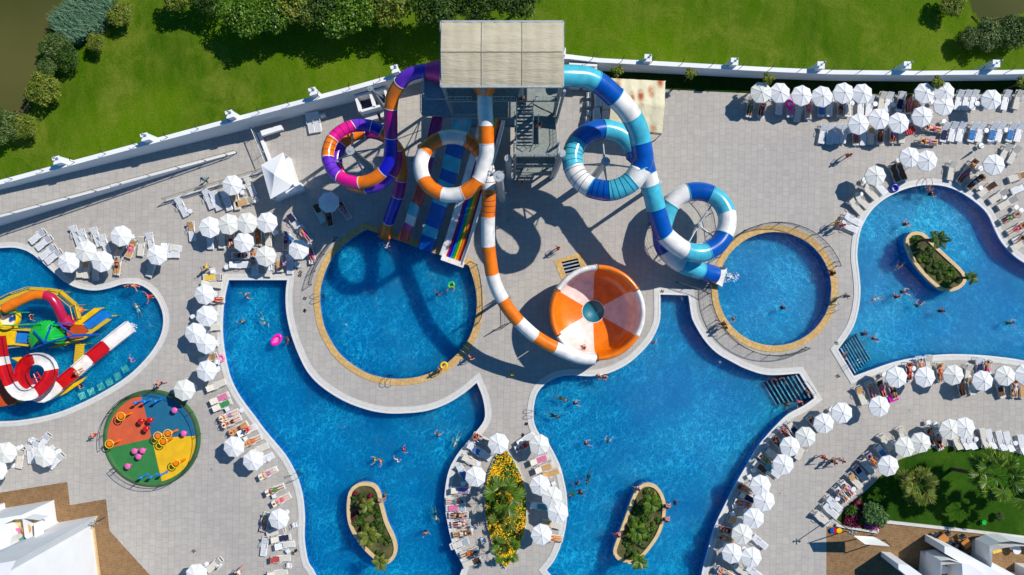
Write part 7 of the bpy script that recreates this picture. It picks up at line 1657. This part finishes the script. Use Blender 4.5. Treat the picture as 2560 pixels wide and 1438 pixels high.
for (x, y, ps_, a, sk, hr, col, top, s, lab) in WALK:
    if lab is None: continue
    tag(person(x, y, .01, ps_, a, sk, hr, col, top, s), lab, "person")
tag(person(1347, 322, 10.2, 'walk', 95, 3, 0, 'pink', None, .95), "person in pink trunks climbing the right flight of the slide tower", "person")
tag(person(1303, 262, 14.0, 'walk', 95, 0, 1, 'navy', None, .95), "person in navy trunks near the top of the left stair flight", "person")
# in the water
W_ = -1.25
def water_people(zone, lst, depth):
    it = []
    for (x, y, ps_, a, sk, hr, col, top) in lst:
        z = -.13 if ps_ == 'swim' else -.95
        if ps_ == 'stand': ps_ = 'wade' if (x + y) % 2 else 'float'
        o = person(x, y, z, ps_, a, sk, hr, col, top, 0.86, zp=.1)
        it.append((o, f"{'swimmer' if ps_ == 'swim' else 'bather'} in {col} {'bikini' if top == 'bra' else 'swimwear'}"))
    name_row(it, zone, "person", "people " + zone)
water_people("in the left large pool", [(613, 742, 'stand', 30, 1, 1, 'pink', 'bra'), (602, 806, 'stand', 100, 0, 0, 'black', None), (654, 800, 'swim', -60, 1, 1, 'white', None), (719, 851, 'stand', 170, 2, 0, 'black', None), (1093, 1090, 'stand', 80, 3, 0, 'navy', None), (1141, 1103, 'swim', 245, 1, 2, 'white', 'bra'), (1008, 1126, 'stand', 0, 3, 0, 'red', 'red'),
   (936, 1152, 'stand', 160, 1, 0, 'green', 'green'), (951, 1155, 'stand', 190, 3, 1, 'orange', None), (990, 1152, 'stand', 40, 1, 0, 'navy', 'white'), (962, 1240, 'stand', 180, 2, 0, 'teal', None), (1087, 1290, 'swim', -75, 1, 0, 'black', None), (1062, 1334, 'stand', -80, 0, 1, 'black', None)], 1.25)
water_people("in the round splash pool", [(1093, 735, 'stand', 45, 2, 0, 'navy', None), (1129, 716, 'stand', -90, 0, 1, 'red', None)], 1.2)
water_people("in the right large pool", [(1405, 998, 'swim', -20, 0, 1, 'orange', None), (1439, 1010, 'stand', 20, 3, 0, 'red', 'bra'), (1384, 1041, 'swim', -10, 2, 0, 'black', None), (1635, 857, 'stand', 80, 3, 1, 'black', None), (1466, 1111, 'stand', 30, 3, 1, 'red', 'bra'), (1521, 1104, 'stand', 90, 1, 0, 'navy', None), (1472, 1196, 'swim', 250, 2, 0, 'black', 'bra'), (1443, 1211, 'stand', 100, 2, 0, 'black', None),
   (1435, 1237, 'swim', 200, 2, 1, 'green', None), (1452, 1235, 'stand', 20, 2, 0, 'black', None), (1690, 1260, 'stand', 130, 2, 0, 'navy', 'navy'), (1942, 952, 'stand', 210, 2, 0, 'black', None), (1962, 950, 'stand', 200, 2, 0, 'navy', None), (2019, 981, 'stand', 20, 0, 2, 'black', None), (1970, 1012, 'stand', 300, 2, 0, 'black', None), (1998, 1005, 'stand', 310, 3, 0, 'pink', 'bra')], 1.2)
water_people("in the small round pool", [(1960, 770, 'stand', 30, 2, 0, 'navy', 'navy'), (1838, 797, 'stand', 200, 0, 0, 'navy', None), (1822, 692, 'swim', 10, 3, 1, 'white', None)], 1.2)
water_people("in the right edge pool", [(2268, 560, 'stand', 20, 3, 1, 'red', 'red'), (2332, 484, 'stand', 0, 1, 0, 'black', 'black'), (2252, 667, 'stand', 90, 3, 0, 'white', None), (2198, 747, 'swim', 190, 3, 1, 'white', 'bra'), (2246, 742, 'stand', 60, 3, 0, 'red', 'red'), (2263, 730, 'stand', 20, 1, 0, 'navy', None), (2300, 763, 'stand', 80, 1, 1, 'black', None), (2358, 778, 'stand', 10, 2, 0, 'red', None),
   (2529, 808, 'stand', 20, 0, 0, 'orange', None), (2163, 836, 'stand', 30, 2, 0, 'navy', 'navy'), (2190, 848, 'stand', 0, 3, 0, 'red', None), (2111, 889, 'stand', 330, 0, 1, 'teal', None)], 1.2)
water_people("in the children's pool", [(340, 775, 'swim', 105, 1, 2, 'white', 'bra'), (324, 900, 'stand', 20, 3, 0, 'lilac', 'lilac'), (195, 967, 'stand', 20, 3, 1, 'red', None), (70, 795, 'stand', 20, 3, 1, 'red', None)], .7)
# sitting on edges
for x, y, z, a, sk, col, top, lab in [(2080, 684, .1, 150, 2, 'black', None, "person sitting on the right rim of the small round pool"), (1512, 939, .1, 260, 3, 'navy', None, "person in navy trunks sitting on the top rim of the right large pool"), (1497, 937, .1, 250, 3, 'white', 'bra', "person in a white bikini sitting on the top rim of the right large pool"),
   (1597, 1219, .44, 190, 3, 'white', 'bra', "person sitting on the upper rim of the right large pool's island"), (1663, 1264, .44, 0, 3, 'navy', None, "person in navy trunks on the right rim of the right large pool's island"), (1661, 1297, .44, 0, 3, 'red', 'bra', "person in a red bikini on the right rim of the right large pool's island"), (1546, 1334, .3, 200, 3, 'pink', 'bra', "person at the left rim of the right large pool's island"),
   (2320, 466, .1, 260, 0, 'white', 'bra', "person in a white bikini on the top rim of the right edge pool"), (948, 1250, .44, 0, 0, 'teal', None, "person in turquoise trunks on the right rim of the left large pool's island"), (1294, 1330, .1, 60, 0, 'navy', 'bra', "person in a navy bikini sitting right of the yellow flower bed"), (1462, 868, 1.6, 180, 3, 'white', None, "person sliding in the white panel of the striped bowl"),
   (196, 932, .85, 40, 0, 'white', None, "person riding the red and white spiral slide"), (618, 1074, .45, 30, 3, 'red', 'red', "person in red sitting on a lounger by the left large pool")]:
    tag(person(x, y, z, 'sit', a, sk, random.randrange(2), col, top), lab, "person")
# sunbathers on the loungers
LIE = {"below the white kiosk": [(716, 602), (762, 585), (777, 634), (578, 598), (646, 590), (634, 642), (603, 639)], "near the children's pool": [(304, 618), (329, 622), (294, 664)], "under the shaded parasol": [(823, 543), (861, 527)],
 "on left large pool's left bank": [(580, 1054), (574, 1038), (671, 1183), (688, 1224), (704, 1249), (537, 750), (598, 1071), (662, 1305), (632, 1102)],
 "left of the yellow flower bed": [(1139, 1252), (1147, 1288), (1153, 1309), (1157, 1333), (1174, 1382), (1204, 1098)], "right of the yellow flower bed": [(1310, 1114), (1383, 1345)],
 "on right large pool's lower right bank": [(2037, 1060), (1944, 1108), (1913, 1148), (1862, 1222), (1855, 1258), (1818, 1326), (1815, 1346), (1812, 1432), (1965, 1086)],
 "below the right edge pool": [(2178, 978), (2203, 972), (2231, 974), (2272, 928), (2300, 915), (2349, 930), (2403, 968), (2466, 921), (2535, 970)], "round the garden lawn": [(2103, 1236), (2118, 1222), (2181, 1151), (2328, 1090), (2345, 1102)],
 "in top right front row": [(1876, 268), (1905, 270), (2270, 260), (2285, 264), (2101, 268), (2020, 274)], "in top right second row": [(2320, 355), (2330, 322), (2139, 338), (2200, 336), (2233, 334)], "round the right edge pool": [(2424, 420), (2410, 438), (2437, 456), (2522, 545), (2555, 594), (2540, 572)]}
rng = random.Random(21); cols = ['red', 'black', 'navy', 'pink', 'teal', 'green', 'orange', 'white', 'lilac']
for zone, pts in LIE.items():
    it = []
    for (x, y) in pts:
        b_ = min(BEDS, key=lambda b: (b[0] - x) ** 2 + (b[1] - y) ** 2); col = rng.choice(cols); fem = rng.random() < .5
        c = P(b_[0], b_[1], .35); o = person(b_[0], b_[1], .02, rng.choice(['lie', 'lie', 'lie_arms']), b_[2], rng.choice([0, 1, 2, 3, 0, 3]), rng.randrange(3), col, 'bra' if fem else None, rng.uniform(.96, 1.04), zp=.35)
        it.append((o, f"sunbather in {col} {'bikini' if fem else 'trunks'}"))
    name_row(it, zone, "person", "sunbathers " + zone)
